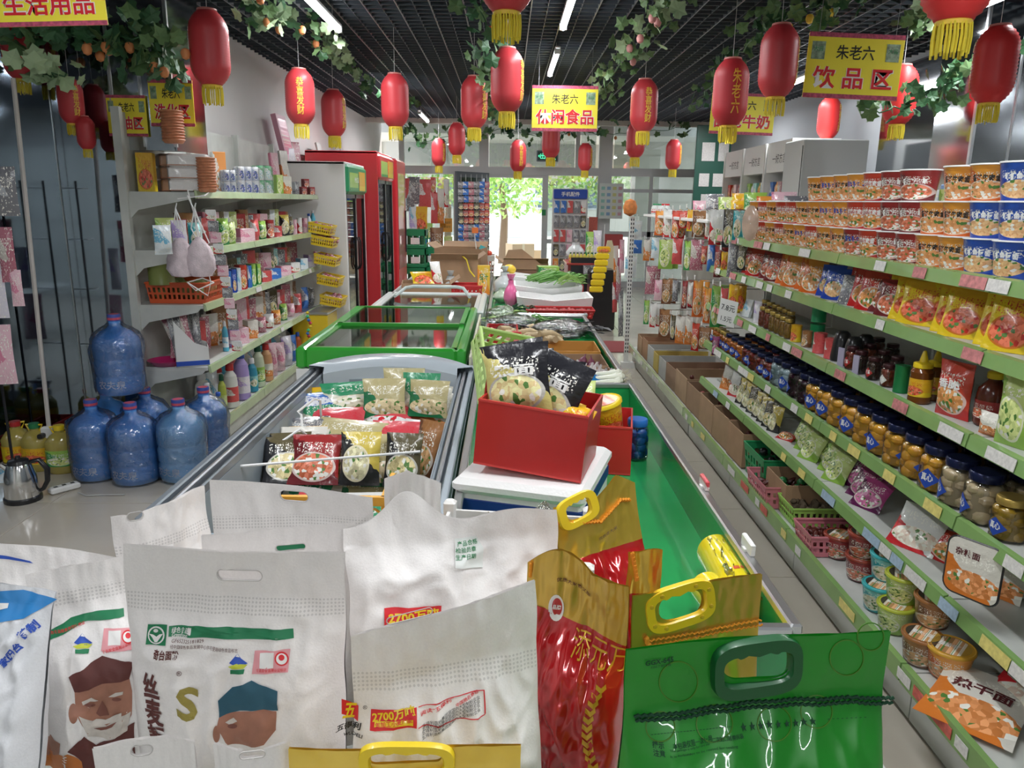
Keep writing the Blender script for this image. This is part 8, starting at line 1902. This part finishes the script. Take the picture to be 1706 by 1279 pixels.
handle(r3, 'handle', mat('handle_yellow', (.88, .58, .02), .3, coat=.3), (1132, 1008), 128, 78, 14, 92, 46, .16, rivets=(.35, 1.2, 2.0, 2.8, 3.6, 4.3, 5.2, 6.0))
r3.seam('stitching', M_yarn, [(1075, 1066), (1170, 1050), (1270, 1030)], .0018); r3.seam('stitching', M_yarn, [(1078, 1074), (1170, 1057), (1272, 1038)], .0016)
r3.seam('corner_knot', M_yarn, [(1074, 1058), (1080, 1076), (1072, 1080)], .004)

# --- green bag in front
M_gbag = mat('green_bag_film', (.010, .27, .015), .40, .05, coat=.25, noisy=.18, nscale=5); M_gseam = mat('green_yarn_dark', (.004, .05, .02), .8); M_gh = mat('green_handle', (.003, .09, .022), .38, coat=.1); M_gline = mat('olive_line', (.06, .20, .01), .5)
g1 = Bag('rice_bag', 'bright green rice bag with dark green handle and star row, bottom right', 'rice bag', (1042, 1080), (1478, 1046), .84, .90, .42, .13, [M_gbag], .19, ((1262, 1106), 118, 52), .006, 7.2, .04, .006, 100, 100, pinch=-.07, full=.35)
handle(g1, 'handle', M_gh, (1259, 1110), 158, 104, 20, 118, 56, .05, th=.009)
g1.seam('stitching', M_gseam, [(1056, 1190), (1150, 1182), (1290, 1165), (1420, 1158), (1490, 1160)], .0024, .003); g1.seam('stitching', M_gseam, [(1058, 1197), (1150, 1190), (1290, 1174), (1420, 1166), (1488, 1168)], .0022, .003)
g1.text(M_gseam, [('GGX-645', 1098, 1100, 50, 10, False, .02, .03), ('扫码了解详情', 1100, 1108, 36, 5, False, 0, .03)] + [('★', 1238+14.4*k, 1209-1.2*k, 11, 11, False, 0, 0) for k in range(9)]
        + [('提示', 1096, 1240, 18, 9, False, .02, 0), ('注意', 1098, 1254, 18, 9, False, .02, 0), ('本包装仅限一次使用', 1154, 1236, 70, 8, False, .01, .03), ('二次封口转需拆装', 1214, 1231, 54, 6, False, .01, .03), ('This package is only for one use', 1150, 1246, 70, 4, False, 0, .03), ('It is forbidden to be reused for sealing', 1172, 1250, 116, 4, False, 0, .03)])
mbd = MB()
for k in range(34):
    x = 1084+5.4*k if k < 25 else 1378+7.6*(k-25)+0; 
    if k < 25: y = 1222-.10*(x-1084)
    else: y = 1196-.05*(x-1378)
    a, b, c_, d_ = g1.at(x, y), g1.at(x+3.4, y-.3), g1.at(x+3.4, y+.8), g1.at(x, y+1.1); mbd.add([g1.surf(*p, -1, .0014) for p in (a, b, c_, d_)], [(0, 1, 2, 3)])
tag(mbd.build('dash_line', M_gseam, g1.root), kind='stuff')
for k, (x, y, r) in enumerate(((1130, 1135, 32), (1190, 1205, 30), (1410, 1095, 28), (1360, 1185, 26), (1100, 1210, 24), (1450, 1060, 22), (1290, 1205, 28))):
    L_ = []
    for i in range(36):
        q = g1.at(x+r*math.cos(i*PI/18), y+r*1.05*math.sin(i*PI/18)); L_.append(g1.surf(q[0], q[1], -1, .0004))
    MB().tube(L_, .0010, 4, closed=True).build('circle_print', M_gline, g1.root)

# label length check kept while building
